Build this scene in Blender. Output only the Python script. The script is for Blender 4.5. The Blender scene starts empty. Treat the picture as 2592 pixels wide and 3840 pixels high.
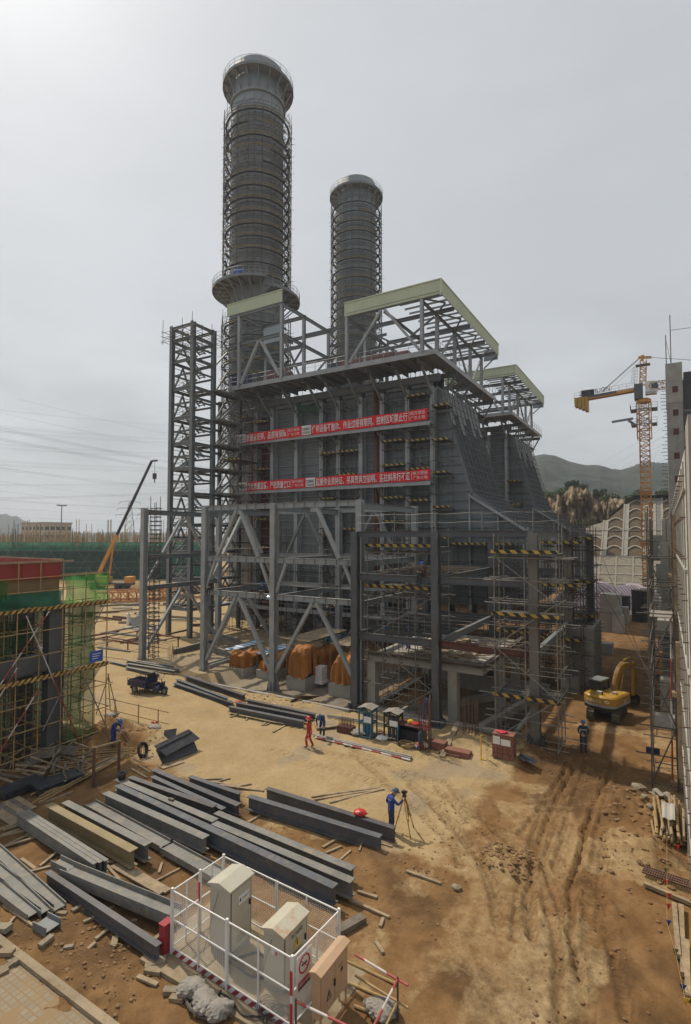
import bpy, bmesh, math, random
import numpy as np
from mathutils import Vector, Matrix, Quaternion
R = math.radians
random.seed(7)
SC = bpy.context.scene
COL = SC.collection

# ------------------------------------------------------------------ camera
CAM_H = 12.0
PITCH, YAW, F_PX, IW, IH = R(2.4723), R(30.7098), 2015.0, 2592, 3840
cd = bpy.data.cameras.new('camera'); cam = bpy.data.objects.new('camera', cd); COL.objects.link(cam)
cam.location = (0, 0, CAM_H); cam.rotation_euler = (R(90) + PITCH, 0, YAW)
cd.sensor_fit = 'VERTICAL'; cd.sensor_height = 36.0; cd.lens = F_PX / IH * 36.0
cd.clip_start = 0.1; cd.clip_end = 8000
SC.camera = cam

# ------------------------------------------------------------------ sky, sun, exposure
SUN_EL, SUN_AZ = R(54.5), math.atan2(0.27, -0.96)           # direction towards the sun, angle from +X
w = bpy.data.worlds.new('World'); SC.world = w; w.use_nodes = True
nt = w.node_tree; nt.nodes.clear()
N = nt.nodes.new; L = nt.links.new
out = N('ShaderNodeOutputWorld'); bg = N('ShaderNodeBackground'); sky = N('ShaderNodeTexSky')
sky.sky_type = 'NISHITA'; sky.sun_disc = False; sky.sun_elevation = SUN_EL
sky.sun_rotation = (math.pi / 2 - SUN_AZ) % (2 * math.pi)
sky.air_density = 1.3; sky.dust_density = 3.0; sky.ozone_density = 1.0; sky.altitude = 0
hs = N('ShaderNodeHueSaturation'); hs.inputs['Saturation'].default_value = 0.38
L(sky.outputs[0], hs.inputs['Color'])
# thin cloud streaks: noise over the direction, flattened towards the horizon
tc = N('ShaderNodeTexCoord'); sep = N('ShaderNodeSeparateXYZ'); L(tc.outputs['Generated'], sep.inputs[0])
mp = N('ShaderNodeMapping'); mp.inputs['Scale'].default_value = (1.0, 1.0, 3.2); L(tc.outputs['Generated'], mp.inputs[0])
nz = N('ShaderNodeTexNoise'); nz.inputs['Scale'].default_value = 3.1; nz.inputs['Detail'].default_value = 7; nz.inputs['Roughness'].default_value = 0.55
L(mp.outputs[0], nz.inputs['Vector'])
cr = N('ShaderNodeMapRange'); cr.inputs[1].default_value = 0.36; cr.inputs[2].default_value = 0.66; cr.inputs[3].default_value = 0.7; cr.inputs[4].default_value = 1.16
L(nz.outputs[0], cr.inputs[0])
fade = N('ShaderNodeMapRange'); fade.inputs[1].default_value = 0.02; fade.inputs[2].default_value = 0.42; fade.inputs[3].default_value = 0.9; fade.inputs[4].default_value = 0.12
L(sep.outputs['Z'], fade.inputs[0])
mxc = N('ShaderNodeMix'); mxc.data_type = 'FLOAT'; mxc.inputs[2].default_value = 1.0
L(fade.outputs[0], mxc.inputs[0]); L(cr.outputs[0], mxc.inputs[3])
# even overcast veil under the clear sky colour
veil = N('ShaderNodeMix'); veil.data_type = 'RGBA'; veil.inputs[0].default_value = 0.7
L(hs.outputs[0], veil.inputs[6]); veil.inputs[7].default_value = (6.25, 6.5, 6.75, 1)
mul = N('ShaderNodeVectorMath'); mul.operation = 'SCALE'; L(veil.outputs[2], mul.inputs[0]); L(mxc.outputs[0], mul.inputs['Scale'])
L(mul.outputs[0], bg.inputs['Color']); bg.inputs['Strength'].default_value = 0.102
L(bg.outputs[0], out.inputs['Surface'])
sd = bpy.data.lights.new('sun', 'SUN'); sun = bpy.data.objects.new('sun', sd); COL.objects.link(sun)
sd.energy = 3.7; sd.angle = R(1.2); sd.color = (1.0, 0.89, 0.73)
sdir = Vector((math.cos(SUN_AZ) * math.cos(SUN_EL), math.sin(SUN_AZ) * math.cos(SUN_EL), math.sin(SUN_EL)))
sun.rotation_euler = sdir.to_track_quat('Z', 'Y').to_euler(); sun.location = (-60, 20, 120)
SC.view_settings.view_transform = 'Standard'; SC.view_settings.look = 'None'
SC.view_settings.exposure = 0.0; SC.view_settings.gamma = 1.0
SC.cycles.max_bounces = 5; SC.cycles.diffuse_bounces = 2; SC.cycles.glossy_bounces = 2
SC.cycles.transmission_bounces = 3; SC.cycles.transparent_max_bounces = 10; SC.cycles.volume_bounces = 0
SC.cycles.caustics_reflective = False; SC.cycles.caustics_refractive = False

# ------------------------------------------------------------------ helpers
_f = Vector((-math.sin(YAW) * math.cos(PITCH), math.cos(YAW) * math.cos(PITCH), math.sin(PITCH)))
_r = Vector((math.cos(YAW), math.sin(YAW), 0)); _u = _r.cross(_f)
def G(u, v, z=0.0):
    """point on the level z that the surveyed photo position u, v stands on"""
    d = _f * F_PX + _r * (u - IW / 2) + _u * (IH / 2 - v)
    return Vector((0, 0, CAM_H)) + d * ((z - CAM_H) / d.z)
def lerp(a, b, t): return a + (b - a) * t
WL = {}
class MB:
    def __init__(s): s.v = []; s.f = []; s.m = []; s.mi = 0
    def face(s, *idx): s.f.append(idx); s.m.append(s.mi)
    def add(s, vs, fs):
        k = len(s.v); s.v += [tuple(p) for p in vs]
        for f in fs: s.f.append(tuple(k + i for i in f)); s.m.append(s.mi)
    def box(s, x0, x1, y0, y1, z0, z1):
        s.add([(x0,y0,z0),(x1,y0,z0),(x1,y1,z0),(x0,y1,z0),(x0,y0,z1),(x1,y0,z1),(x1,y1,z1),(x0,y1,z1)],
              [(3,2,1,0),(4,5,6,7),(0,1,5,4),(1,2,6,5),(2,3,7,6),(3,0,4,7)])
        return s
    def frame(s, p, q, up):
        p = Vector(p); q = Vector(q); d = (q - p).normalized(); up = Vector(up)
        if abs(d.dot(up)) > 0.99: up = Vector((0, 1, 0)) if abs(d.y) < .9 else Vector((1, 0, 0))
        a = d.cross(up).normalized(); b = a.cross(d).normalized(); return p, q, a, b
    def prof(s, p, q, pts, up=(0,0,1)):
        p, q, a, b = s.frame(p, q, up); n = len(pts); k = len(s.v)
        for c in (p, q):
            for x, y in pts: s.v.append(tuple(c + a * x + b * y))
        for i in range(n):
            j = (i + 1) % n; s.f.append((k+i, k+j, k+n+j, k+n+i)); s.m.append(s.mi)
        s.f.append(tuple(k + i for i in reversed(range(n)))); s.m.append(s.mi)
        s.f.append(tuple(k + n + i for i in range(n))); s.m.append(s.mi)
        return s
    def bar(s, p, q, w, h, up=(0,0,1)):
        return s.prof(p, q, [(-w/2,-h/2),(w/2,-h/2),(w/2,h/2),(-w/2,h/2)], up)
    def ibeam(s, p, q, h, b, up=(0,0,1), tf=None, tw=None):
        tf = tf or h * .045; tw = tw or h * .03; H = h/2; B = b/2; T = tw/2
        return s.prof(p, q, [(-B,-H),(B,-H),(B,-H+tf),(T,-H+tf),(T,H-tf),(B,H-tf),(B,H),(-B,H),(-B,H-tf),(-T,H-tf),(-T,-H+tf),(-B,-H+tf)], up)
    def tube(s, p, q, r, n=6, r2=None):
        r2 = r if r2 is None else r2
        p, q, a, b = s.frame(p, q, (0,0,1)); k = len(s.v)
        for c, rr in ((p, r), (q, r2)):
            for i in range(n):
                t = 2*math.pi*i/n; s.v.append(tuple(c + a*(rr*math.cos(t)) + b*(rr*math.sin(t))))
        for i in range(n):
            j = (i+1) % n; s.f.append((k+i,k+j,k+n+j,k+n+i)); s.m.append(s.mi)
        s.f.append(tuple(k+i for i in reversed(range(n)))); s.m.append(s.mi)
        s.f.append(tuple(k+n+i for i in range(n))); s.m.append(s.mi)
        return s
    def path(s, pts, r, n=6, closed=False):
        pts = [Vector(p) for p in pts]; m = len(pts); k = len(s.v); pa = None
        for i, c in enumerate(pts):
            a0 = pts[(i-1) % m] if (closed or i) else c; b0 = pts[(i+1) % m] if (closed or i < m-1) else c
            d = (b0 - a0).normalized()
            a = d.cross(Vector((0,0,1)) if abs(d.z) < .95 else Vector((0,1,0))).normalized()
            if pa is not None and a.dot(pa) < 0: a = -a
            pa = a; b = a.cross(d); rr = r[i] if isinstance(r, (list, tuple)) else r
            for j in range(n):
                t = 2*math.pi*j/n; s.v.append(tuple(c + a*(rr*math.cos(t)) + b*(rr*math.sin(t))))
        for i in range(m if closed else m-1):
            i2 = (i+1) % m
            for j in range(n):
                j2 = (j+1) % n; s.f.append((k+i*n+j, k+i*n+j2, k+i2*n+j2, k+i2*n+j)); s.m.append(s.mi)
        if not closed:
            s.f.append(tuple(k+j for j in reversed(range(n)))); s.m.append(s.mi)
            s.f.append(tuple(k+(m-1)*n+j for j in range(n))); s.m.append(s.mi)
        return s
    def lathe(s, c, prof, n=32, a0=0.0, a1=2*math.pi, closed_profile=False):
        full = abs(a1 - a0 - 2*math.pi) < 1e-6; cnt = n if full else n+1; k = len(s.v); m = len(prof)
        for i in range(cnt):
            t = a0 + (a1-a0)*i/n
            for r, z in prof: s.v.append((c[0]+r*math.cos(t), c[1]+r*math.sin(t), c[2]+z))
        for i in range(n):
            i2 = (i+1) % cnt
            for j in range(m if closed_profile else m-1):
                j2 = (j+1) % m
                s.f.append((k+i*m+j, k+i2*m+j, k+i2*m+j2, k+i*m+j2)); s.m.append(s.mi)
        if closed_profile and not full:
            s.f.append(tuple(k+j for j in range(m))); s.m.append(s.mi)
            s.f.append(tuple(k+n*m+j for j in reversed(range(m)))); s.m.append(s.mi)
        return s
    def grid(s, fn, nu, nv):
        k = len(s.v)
        for i in range(nu+1):
            for j in range(nv+1): s.v.append(tuple(fn(i/nu, j/nv)))
        for i in range(nu):
            for j in range(nv):
                a = k+i*(nv+1)+j; s.f.append((a, a+nv+1, a+nv+2, a+1)); s.m.append(s.mi)
        return s
    def build(s, name, mat, parent=None, smooth=False):
        o = obj_from(name, mesh_from(name, s, mat, WL.get(parent.name) if parent else None, smooth), parent)
        return o
def mesh_from(name, s, mat, base=None, smooth=False):
    me = bpy.data.meshes.new(name)
    v = s.v if base is None else [(p[0]-base[0], p[1]-base[1], p[2]-base[2]) for p in s.v]
    me.from_pydata(v, [], s.f)
    for m in (mat if isinstance(mat, (list, tuple)) else [mat]): me.materials.append(m)
    if any(s.m): me.polygons.foreach_set('material_index', s.m)
    if smooth: me.polygons.foreach_set('use_smooth', [True]*len(s.f))
    me.update(); return me
def obj_from(name, me, parent=None):
    o = bpy.data.objects.new(name, me); COL.objects.link(o)
    if parent: o.parent = parent; WL[o.name] = WL.get(parent.name, Vector((0,0,0)))
    else: WL[o.name] = Vector((0,0,0))
    return o
def tag(o, label, cat=None, group=None, kind=None):
    if label: o['label'] = label
    if cat: o['category'] = cat
    if group: o['group'] = group
    if kind: o['kind'] = kind
    return o
def T(name, label, cat, loc=(0,0,0), group=None, kind=None):
    o = bpy.data.objects.new(name, None); COL.objects.link(o); o.location = loc; WL[o.name] = Vector(loc)
    o.empty_display_size = .3
    return tag(o, label, cat, group, kind)
def S(mb, name, mat, label, cat, group=None, smooth=False, kind=None):
    """a thing that is one mesh: its origin at the middle of its foot"""
    a = np.array(mb.v); lo = a.min(0); hi = a.max(0)
    b = Vector(((lo[0]+hi[0])/2, (lo[1]+hi[1])/2, lo[2]))
    o = obj_from(name, mesh_from(name, mb, mat, b, smooth)); o.location = b; WL[o.name] = b
    return tag(o, label, cat, group, kind)
_cache = {}
def _place(o, p, q, parent, up):
    p = Vector(p); q = Vector(q); d = (q-p).normalized(); up = Vector(up)
    if abs(d.dot(up)) > .99: up = Vector((0,1,0)) if abs(d.y) < .9 else Vector((1,0,0))
    a = d.cross(up).normalized(); b = a.cross(d).normalized()
    m = Matrix((a, b, -d)).transposed()     # local x=a, y=b, z=-d
    m = Matrix((a, d, b)).transposed()      # local x=a, y=d(length), z=b(up)
    o.rotation_euler = m.to_euler(); base = WL[parent.name] if parent else Vector((0,0,0)); o.location = p - base
def rod(name, p, q, r, mat, parent, n=6):
    ln = round((Vector(q)-Vector(p)).length, 2); key = ('rod', ln, r, mat.name, n)
    if key not in _cache: _cache[key] = mesh_from(name, MB().tube((0,0,0),(0,ln,0), r, n), mat, None, n > 6)
    o = obj_from(name, _cache[key], parent); _place(o, p, q, parent, (0,0,1)); return o
def ib(name, p, q, h, b, mat, parent, up=(0,0,1), tf=None):
    ln = round((Vector(q)-Vector(p)).length, 2); key = ('ib', ln, h, b, mat.name, tf)
    if key not in _cache: _cache[key] = mesh_from(name, MB().ibeam((0,0,0),(0,ln,0), h, b, (0,0,1), tf or max(.02, h*.05), max(.015, h*.035)), mat)
    o = obj_from(name, _cache[key], parent); _place(o, p, q, parent, up); return o
def bx(name, p, q, w_, h, mat, parent, up=(0,0,1)):
    ln = round((Vector(q)-Vector(p)).length, 2); key = ('bx', ln, w_, h, mat.name)
    if key not in _cache: _cache[key] = mesh_from(name, MB().bar((0,0,0),(0,ln,0), w_, h), mat)
    o = obj_from(name, _cache[key], parent); _place(o, p, q, parent, up); return o
def copy_tree(o, parent=None):
    c = o.copy(); COL.objects.link(c)
    if parent: c.parent = parent; c.matrix_parent_inverse = o.matrix_parent_inverse
    for ch in o.children: copy_tree(ch, c)
    return c
def text_mesh(mb, body, size, org, ax, ay, depth=0.0, align='LEFT', width=None, bold=0.0):
    """lettering as flat faces: org = lower left, ax / ay = reading and up directions"""
    c = bpy.data.curves.new('t', 'FONT'); c.body = body; c.size = size; c.align_x = align; c.offset = bold
    o = bpy.data.objects.new('t', c); COL.objects.link(o)
    dg = bpy.context.evaluated_depsgraph_get(); me = bpy.data.meshes.new_from_object(o.evaluated_get(dg))
    xs = [v.co.x for v in me.vertices]; sx = 1.0
    if width and xs and max(xs) > 1e-6: sx = width / max(xs)
    org = Vector(org); ax = Vector(ax); ay = Vector(ay)
    mb.add([org + ax*(v.co.x*sx) + ay*v.co.y for v in me.vertices], [tuple(p.vertices) for p in me.polygons])
    bpy.data.objects.remove(o); bpy.data.curves.remove(c); bpy.data.meshes.remove(me)
    return mb

# ------------------------------------------------------------------ materials
def mat(name, col, rough=.7, var=.25, scale=1.2, dirt=None, dirt_amt=.3, metal=0.0, bump=0.0, bscale=20, emit=0, spec=None, stretch=(1,1,1), alpha=1.0):
    m = bpy.data.materials.new(name); m.use_nodes = True; t = m.node_tree; n = t.nodes.new; l = t.links.new
    b = t.nodes['Principled BSDF']; geo = n('ShaderNodeNewGeometry')
    src = geo.outputs['Position']
    if stretch != (1,1,1):
        mpn = n('ShaderNodeMapping'); mpn.inputs['Scale'].default_value = stretch; l(src, mpn.inputs[0]); src = mpn.outputs[0]
    n1 = n('ShaderNodeTexNoise'); n1.inputs['Scale'].default_value = scale; n1.inputs['Detail'].default_value = 6; n1.inputs['Roughness'].default_value = .62
    l(src, n1.inputs['Vector'])
    mr = n('ShaderNodeMapRange'); mr.inputs[1].default_value = .3; mr.inputs[2].default_value = .7; mr.inputs[3].default_value = 1-var; mr.inputs[4].default_value = 1+var
    l(n1.outputs[0], mr.inputs[0])
    sc = n('ShaderNodeVectorMath'); sc.operation = 'SCALE'; sc.inputs[0].default_value = col; l(mr.outputs[0], sc.inputs['Scale'])
    cout = sc.outputs[0]
    if dirt:
        n2 = n('ShaderNodeTexNoise'); n2.inputs['Scale'].default_value = scale*2.7; n2.inputs['Detail'].default_value = 8; n2.inputs['Roughness'].default_value = .7
        l(src, n2.inputs['Vector'])
        m2 = n('ShaderNodeMapRange'); m2.inputs[1].default_value = .5; m2.inputs[2].default_value = .72; m2.inputs[3].default_value = 0; m2.inputs[4].default_value = min(1, dirt_amt*2); l(n2.outputs[0], m2.inputs[0])
        mx = n('ShaderNodeMix'); mx.data_type = 'RGBA'; l(m2.outputs[0], mx.inputs[0]); l(cout, mx.inputs[6]); mx.inputs[7].default_value = (*dirt, 1); cout = mx.outputs[2]
    l(cout, b.inputs['Base Color']); b.inputs['Roughness'].default_value = rough; b.inputs['Metallic'].default_value = metal
    if spec is not None: b.inputs['Specular IOR Level'].default_value = spec
    if bump:
        n3 = n('ShaderNodeTexNoise'); n3.inputs['Scale'].default_value = bscale; n3.inputs['Detail'].default_value = 5; l(src, n3.inputs['Vector'])
        bp = n('ShaderNodeBump'); bp.inputs['Strength'].default_value = bump; bp.inputs['Distance'].default_value = .05; l(n3.outputs[0], bp.inputs['Height']); l(bp.outputs[0], b.inputs['Normal'])
    if emit: l(cout, b.inputs['Emission Color']); b.inputs['Emission Strength'].default_value = emit
    b.inputs['Alpha'].default_value = alpha
    return m
def stripes(name, c1, c2, period=.5, d=(1,1,1), rough=.6, var=.3):
    """painted diagonal warning stripes, slightly dirty"""
    m = mat(name, c1, rough, var, 2.0); t = m.node_tree; n = t.nodes.new; l = t.links.new
    b = t.nodes['Principled BSDF']; old = b.inputs['Base Color'].links[0].from_socket; geo = n('ShaderNodeNewGeometry')
    dp = n('ShaderNodeVectorMath'); dp.operation = 'DOT_PRODUCT'; l(geo.outputs['Position'], dp.inputs[0]); dp.inputs[1].default_value = tuple(x/period for x in d)
    fr = n('ShaderNodeMath'); fr.operation = 'FRACT'; l(dp.outputs['Value'], fr.inputs[0])
    gt = n('ShaderNodeMath'); gt.operation = 'GREATER_THAN'; l(fr.outputs[0], gt.inputs[0]); gt.inputs[1].default_value = .5
    mx = n('ShaderNodeMix'); mx.data_type = 'RGBA'; l(gt.outputs[0], mx.inputs[0]); l(old, mx.inputs[6]); mx.inputs[7].default_value = (*c2, 1); l(mx.outputs[2], b.inputs['Base Color'])
    return m
def net(name, col, open_=.35, freq=0, rough=.9, trans=.5):
    """woven safety net: partly see-through and letting light pass"""
    m = bpy.data.materials.new(name); m.use_nodes = True; t = m.node_tree; n = t.nodes.new; l = t.links.new
    for x in list(t.nodes):
        if x.type == 'BSDF_PRINCIPLED': t.nodes.remove(x)
    o = t.nodes['Material Output']; geo = n('ShaderNodeNewGeometry'); n1 = n('ShaderNodeTexNoise'); n1.inputs['Scale'].default_value = .9; n1.inputs['Detail'].default_value = 6
    l(geo.outputs['Position'], n1.inputs['Vector'])
    mr = n('ShaderNodeMapRange'); mr.inputs[1].default_value = .3; mr.inputs[2].default_value = .7; mr.inputs[3].default_value = .65; mr.inputs[4].default_value = 1.35; l(n1.outputs[0], mr.inputs[0])
    sc = n('ShaderNodeVectorMath'); sc.operation = 'SCALE'; sc.inputs[0].default_value = col; l(mr.outputs[0], sc.inputs['Scale'])
    df = n('ShaderNodeBsdfDiffuse'); tl = n('ShaderNodeBsdfTranslucent'); tr = n('ShaderNodeBsdfTransparent')
    l(sc.outputs[0], df.inputs[0]); l(sc.outputs[0], tl.inputs[0])
    a = n('ShaderNodeMixShader'); a.inputs[0].default_value = trans; l(df.outputs[0], a.inputs[1]); l(tl.outputs[0], a.inputs[2])
    bq = n('ShaderNodeMixShader'); m3 = n('ShaderNodeMapRange'); m3.inputs[1].default_value = .3; m3.inputs[2].default_value = .7; m3.inputs[3].default_value = open_*.6; m3.inputs[4].default_value = open_*1.4; l(n1.outputs[0], m3.inputs[0])
    l(m3.outputs[0], bq.inputs[0]); l(a.outputs[0], bq.inputs[1]); l(tr.outputs[0], bq.inputs[2]); l(bq.outputs[0], o.inputs['Surface'])
    return m
M = {}
M['steel'] = mat('grey_painted_steel', (.165,.18,.184), .55, .16, .9, (.16,.14,.11), .22)
M['steel_lt'] = mat('light_grey_painted_steel', (.3,.318,.322), .55, .17, .8, (.2,.17,.13), .2)
M['steel_dk'] = mat('dark_grey_primed_steel', (.082,.09,.1), .5, .2, .8, (.16,.13,.09), .22)
M['beam_a'] = mat('blue_grey_primed_steel', (.09,.1,.117), .5, .22, 1.1, (.21,.165,.11), .42, bump=.08, bscale=8)
M['beam_b'] = mat('dusty_grey_primed_steel', (.165,.165,.155), .65, .24, 1.2, (.28,.225,.14), .5, bump=.1, bscale=10)
M['beam_c'] = mat('yellow_dusted_steel', (.25,.195,.1), .75, .2, .9, (.25,.22,.17), .35)
M['beam_d'] = mat('purple_grey_primed_steel', (.085,.083,.09), .5, .25, .8, (.2,.15,.11), .25)
M['casing'] = mat('grey_casing_plate', (.15,.17,.178), .5, .24, .6, (.13,.115,.09), .3, stretch=(1,1,.4))
M['duct'] = mat('green_grey_duct_plate', (.14,.163,.17), .5, .2, .5, (.15,.14,.12), .25)
M['shell'] = mat('blue_grey_chimney_plate', (.225,.25,.255), .7, .12, .4, (.2,.2,.18), .2, stretch=(1,1,.35))
M['shell_old'] = mat('brown_grey_chimney_plate', (.195,.205,.2), .7, .2, .4, (.17,.13,.09), .3, stretch=(1,1,.5))
M['tube_k'] = mat('dark_grey_scaffold_tube', (.085,.09,.095), .6, .25, 3)
M['column_lt'] = mat('pale_grey_column_paint', (.34,.36,.365), .55, .16, .8, (.24,.22,.19), .2)
M['tube'] = mat('scaffold_tube', (.075,.07,.062), .6, .35, 3, (.17,.11,.06), .3)
M['tube_y'] = mat('yellow_brown_scaffold_tube', (.36,.25,.105), .6, .3, 3, (.2,.13,.07), .4)
M['tube_g'] = mat('galvanised_scaffold_tube', (.2,.195,.18), .5, .3, 3, (.15,.1,.06), .35)
M['plank'] = mat('weathered_plank', (.3,.23,.145), .85, .3, 2.5, (.13,.1,.07), .4, bump=.3, bscale=30)
M['plank_dk'] = mat('dark_weathered_plank', (.13,.11,.088), .9, .35, 2.5, (.25,.2,.14), .3)
M['deck'] = mat('scaffold_deck_board', (.075,.07,.062), .85, .3, 2, (.22,.18,.13), .3)
M['warn'] = stripes('yellow_black_toe_board', (.4,.27,.045), (.016,.016,.016), .62, (1,1,1))
M['warn_d'] = stripes('dull_toe_board', (.26,.18,.04), (.02,.02,.02), .5, (1,1,1))
M['warn_s'] = stripes('fine_yellow_black_toe_board', (.5,.31,.06), (.03,.025,.02), .32, (.7,1,-1))
M['redwhite'] = stripes('red_white_kick_plate', (.62,.58,.56), (.27,.03,.05), .3, (1,0,-1))
M['pole_rw'] = stripes('red_white_rail', (.55,.5,.47), (.34,.06,.05), 1.2, (1,1,.3))
M['fascia'] = mat('pale_green_cladding', (.5,.545,.385), .45, .06, .5)
M['fascia_in'] = mat('grey_cladding_back', (.34,.39,.43), .5, .08, .5)
M['rust'] = mat('red_oxide_primer', (.12,.042,.03), .7, .3, 1.0, (.06,.035,.028), .4)
M['drum'] = mat('red_brown_drum_paint', (.15,.062,.052), .55, .15, 1)
M['grate'] = mat('walkway_plate', (.25,.265,.27), .5, .15, 1)
M['banner'] = mat('red_banner_cloth', (.72,.014,.026), .8, .12, .8)
M['white'] = mat('white_paint', (.7,.7,.68), .6, .06, 1.5, (.45,.4,.33), .15)
M['ivory'] = mat('ivory_cabinet_paint', (.44,.42,.34), .5, .06, 1.2, (.38,.33,.24), .2)
M['beige'] = mat('beige_cabinet_paint', (.45,.3,.185), .5, .06, 1.5, (.38,.25,.15), .2)
M['rusty_lid'] = mat('ivory_paint_with_rust', (.45,.42,.33), .55, .05, 1.1, (.4,.2,.08), .55)
M['ink'] = mat('dark_lettering', (.03,.03,.035), .7, .05)
M['ink_r'] = mat('red_lettering', (.45,.03,.04), .7, .05)
M['ink_y'] = mat('yellow_sign_paint', (.65,.42,.03), .6, .05)
M['blue'] = mat('blue_lettering', (.03,.09,.4), .7, .05)
M['concrete'] = mat('grey_concrete', (.3,.29,.265), .9, .2, .8, (.2,.185,.16), .4, bump=.25, bscale=12)
M['pad'] = mat('sandy_concrete', (.27,.215,.14), .95, .25, 1.3, (.2,.13,.07), .5, bump=.3, bscale=9)
M['lump'] = mat('dirty_concrete_lumps', (.24,.205,.15), .95, .3, 2, (.18,.12,.065), .5, bump=.4, bscale=14)
M['concrete_lt'] = mat('pale_concrete', (.34,.325,.29), .9, .16, .9, (.3,.28,.25), .35, bump=.2, bscale=10)
M['concrete_w'] = mat('whitish_board_marked_concrete', (.52,.5,.45), .85, .14, 1.5, (.33,.29,.22), .4, bump=.35, bscale=7, stretch=(1,.25,4))
M['rebar'] = mat('rusty_rebar', (.11,.06,.04), .85, .3, 4)
M['redform'] = mat('red_formwork_panel', (.27,.03,.026), .55, .18, .8, (.2,.05,.04), .25)
M['brownform'] = mat('brown_formwork_panel', (.2,.135,.06), .7, .2, .8)
M['blackform'] = mat('black_film_formwork', (.032,.036,.045), .4, .3, 1.5, (.16,.13,.1), .25)
M['net_b'] = net('bright_green_safety_net', (.07,.3,.07), .4, trans=.6)
M['net_g'] = net('dull_green_safety_net', (.055,.14,.06), .42, trans=.45)
M['net_t'] = net('teal_safety_net', (.07,.24,.16), .12, trans=.45)
M['net_d'] = net('dark_green_safety_net', (.035,.085,.07), .06, trans=.3)
M['yellow'] = mat('yellow_machine_paint', (.4,.225,.018), .45, .2, 1.4, (.28,.17,.05), .3)  # yellow lowered to stand for the shade over the excavator
M['orange'] = mat('orange_crane_paint', (.56,.26,.035), .5, .18, .6, (.4,.17,.03), .3)
M['lattice_o'] = mat('orange_lattice_paint', (.42,.17,.035), .55, .2, .6, (.3,.12,.04), .3)
M['black'] = mat('black_rubber_or_paint', (.022,.022,.024), .6, .25, 3, (.1,.08,.06), .15)
M['track'] = mat('muddy_steel_track', (.085,.07,.052), .8, .35, 5, (.2,.13,.07), .4)
M['glass'] = mat('dark_cab_glass', (.05,.06,.07), .12, .1, 2)
M['navy'] = mat('dark_blue_vehicle_paint', (.018,.025,.085), .4, .2, 2, (.12,.1,.08), .2)
M['tarp_o'] = mat('orange_tarpaulin', (.36,.135,.02), .75, .25, 1.6, (.25,.1,.02), .3)
M['bluepaint'] = mat('blue_metal_paint', (.03,.16,.3), .5, .2, 2, (.12,.13,.13), .3)
M['teal'] = mat('teal_metal_paint', (.035,.12,.17), .5, .2, 2, (.1,.1,.09), .35)
M['roofblue'] = stripes('blue_white_roof_sheet', (.66,.67,.67), (.12,.3,.55), .75, (.1,1,0), var=.1)
M['grey_dk'] = mat('dark_interior_steel', (.05,.05,.05), .8, .3, 1)
M['skin'] = mat('skin', (.42,.24,.16), .6, .05)
M['suit_r'] = mat('red_coverall', (.4,.018,.02), .85, .15, 3)
M['suit_b'] = mat('blue_coverall', (.02,.05,.22), .85, .15, 3)
M['suit_d'] = mat('dark_blue_coverall', (.03,.045,.085), .85, .2, 3)
M['suit_k'] = mat('dark_work_clothes', (.03,.03,.035), .9, .2, 3)
M['hat_r'] = mat('red_helmet', (.5,.03,.025), .3, .05)
M['hat_b'] = mat('blue_helmet', (.04,.13,.36), .3, .05)
M['hat_d'] = mat('slate_blue_helmet', (.06,.1,.16), .3, .05)
M['refl'] = mat('silver_reflective_tape', (.5,.5,.5), .4, .05)
M['orange_v'] = mat('orange_harness', (.7,.2,.04), .8, .05)
M['bamboo'] = mat('bamboo_pole', (.3,.2,.085), .7, .3, 4, (.2,.13,.06), .3)
M['tarp_w'] = mat('pale_woven_sack', (.25,.23,.2), .75, .25, 3, (.2,.16,.12), .35)
M['striped'] = stripes('pink_white_striped_sheet', (.6,.56,.55), (.42,.25,.3), .55, (1,.6,.2), var=.1)
M['leaf_a'] = mat('green_foliage', (.055,.085,.025), .8, .35, 1.5)
M['leaf_b'] = mat('dark_green_foliage', (.04,.062,.024), .8, .4, 1.5)
M['leaf_c'] = mat('yellow_green_foliage', (.1,.13,.035), .8, .3, 1.5)
M['leaf_h'] = mat('hill_foliage', (.016,.027,.015), .95, .5, .1)
M['bark'] = mat('bark', (.09,.065,.045), .9, .3, 6)
M['wirem'] = mat('overhead_wire', (.12,.125,.13), .6, .1)
M['pylon'] = mat('galvanised_pylon', (.2,.21,.22), .6, .1)
M['build_b'] = mat('beige_building_render', (.42,.36,.27), .85, .1, .3)
M['win_d'] = mat('dark_window_opening', (.05,.05,.05), .4, .1)
M['brick'] = mat('red_brown_block', (.2,.085,.06), .85, .3, 4, (.3,.2,.15), .3)
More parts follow.
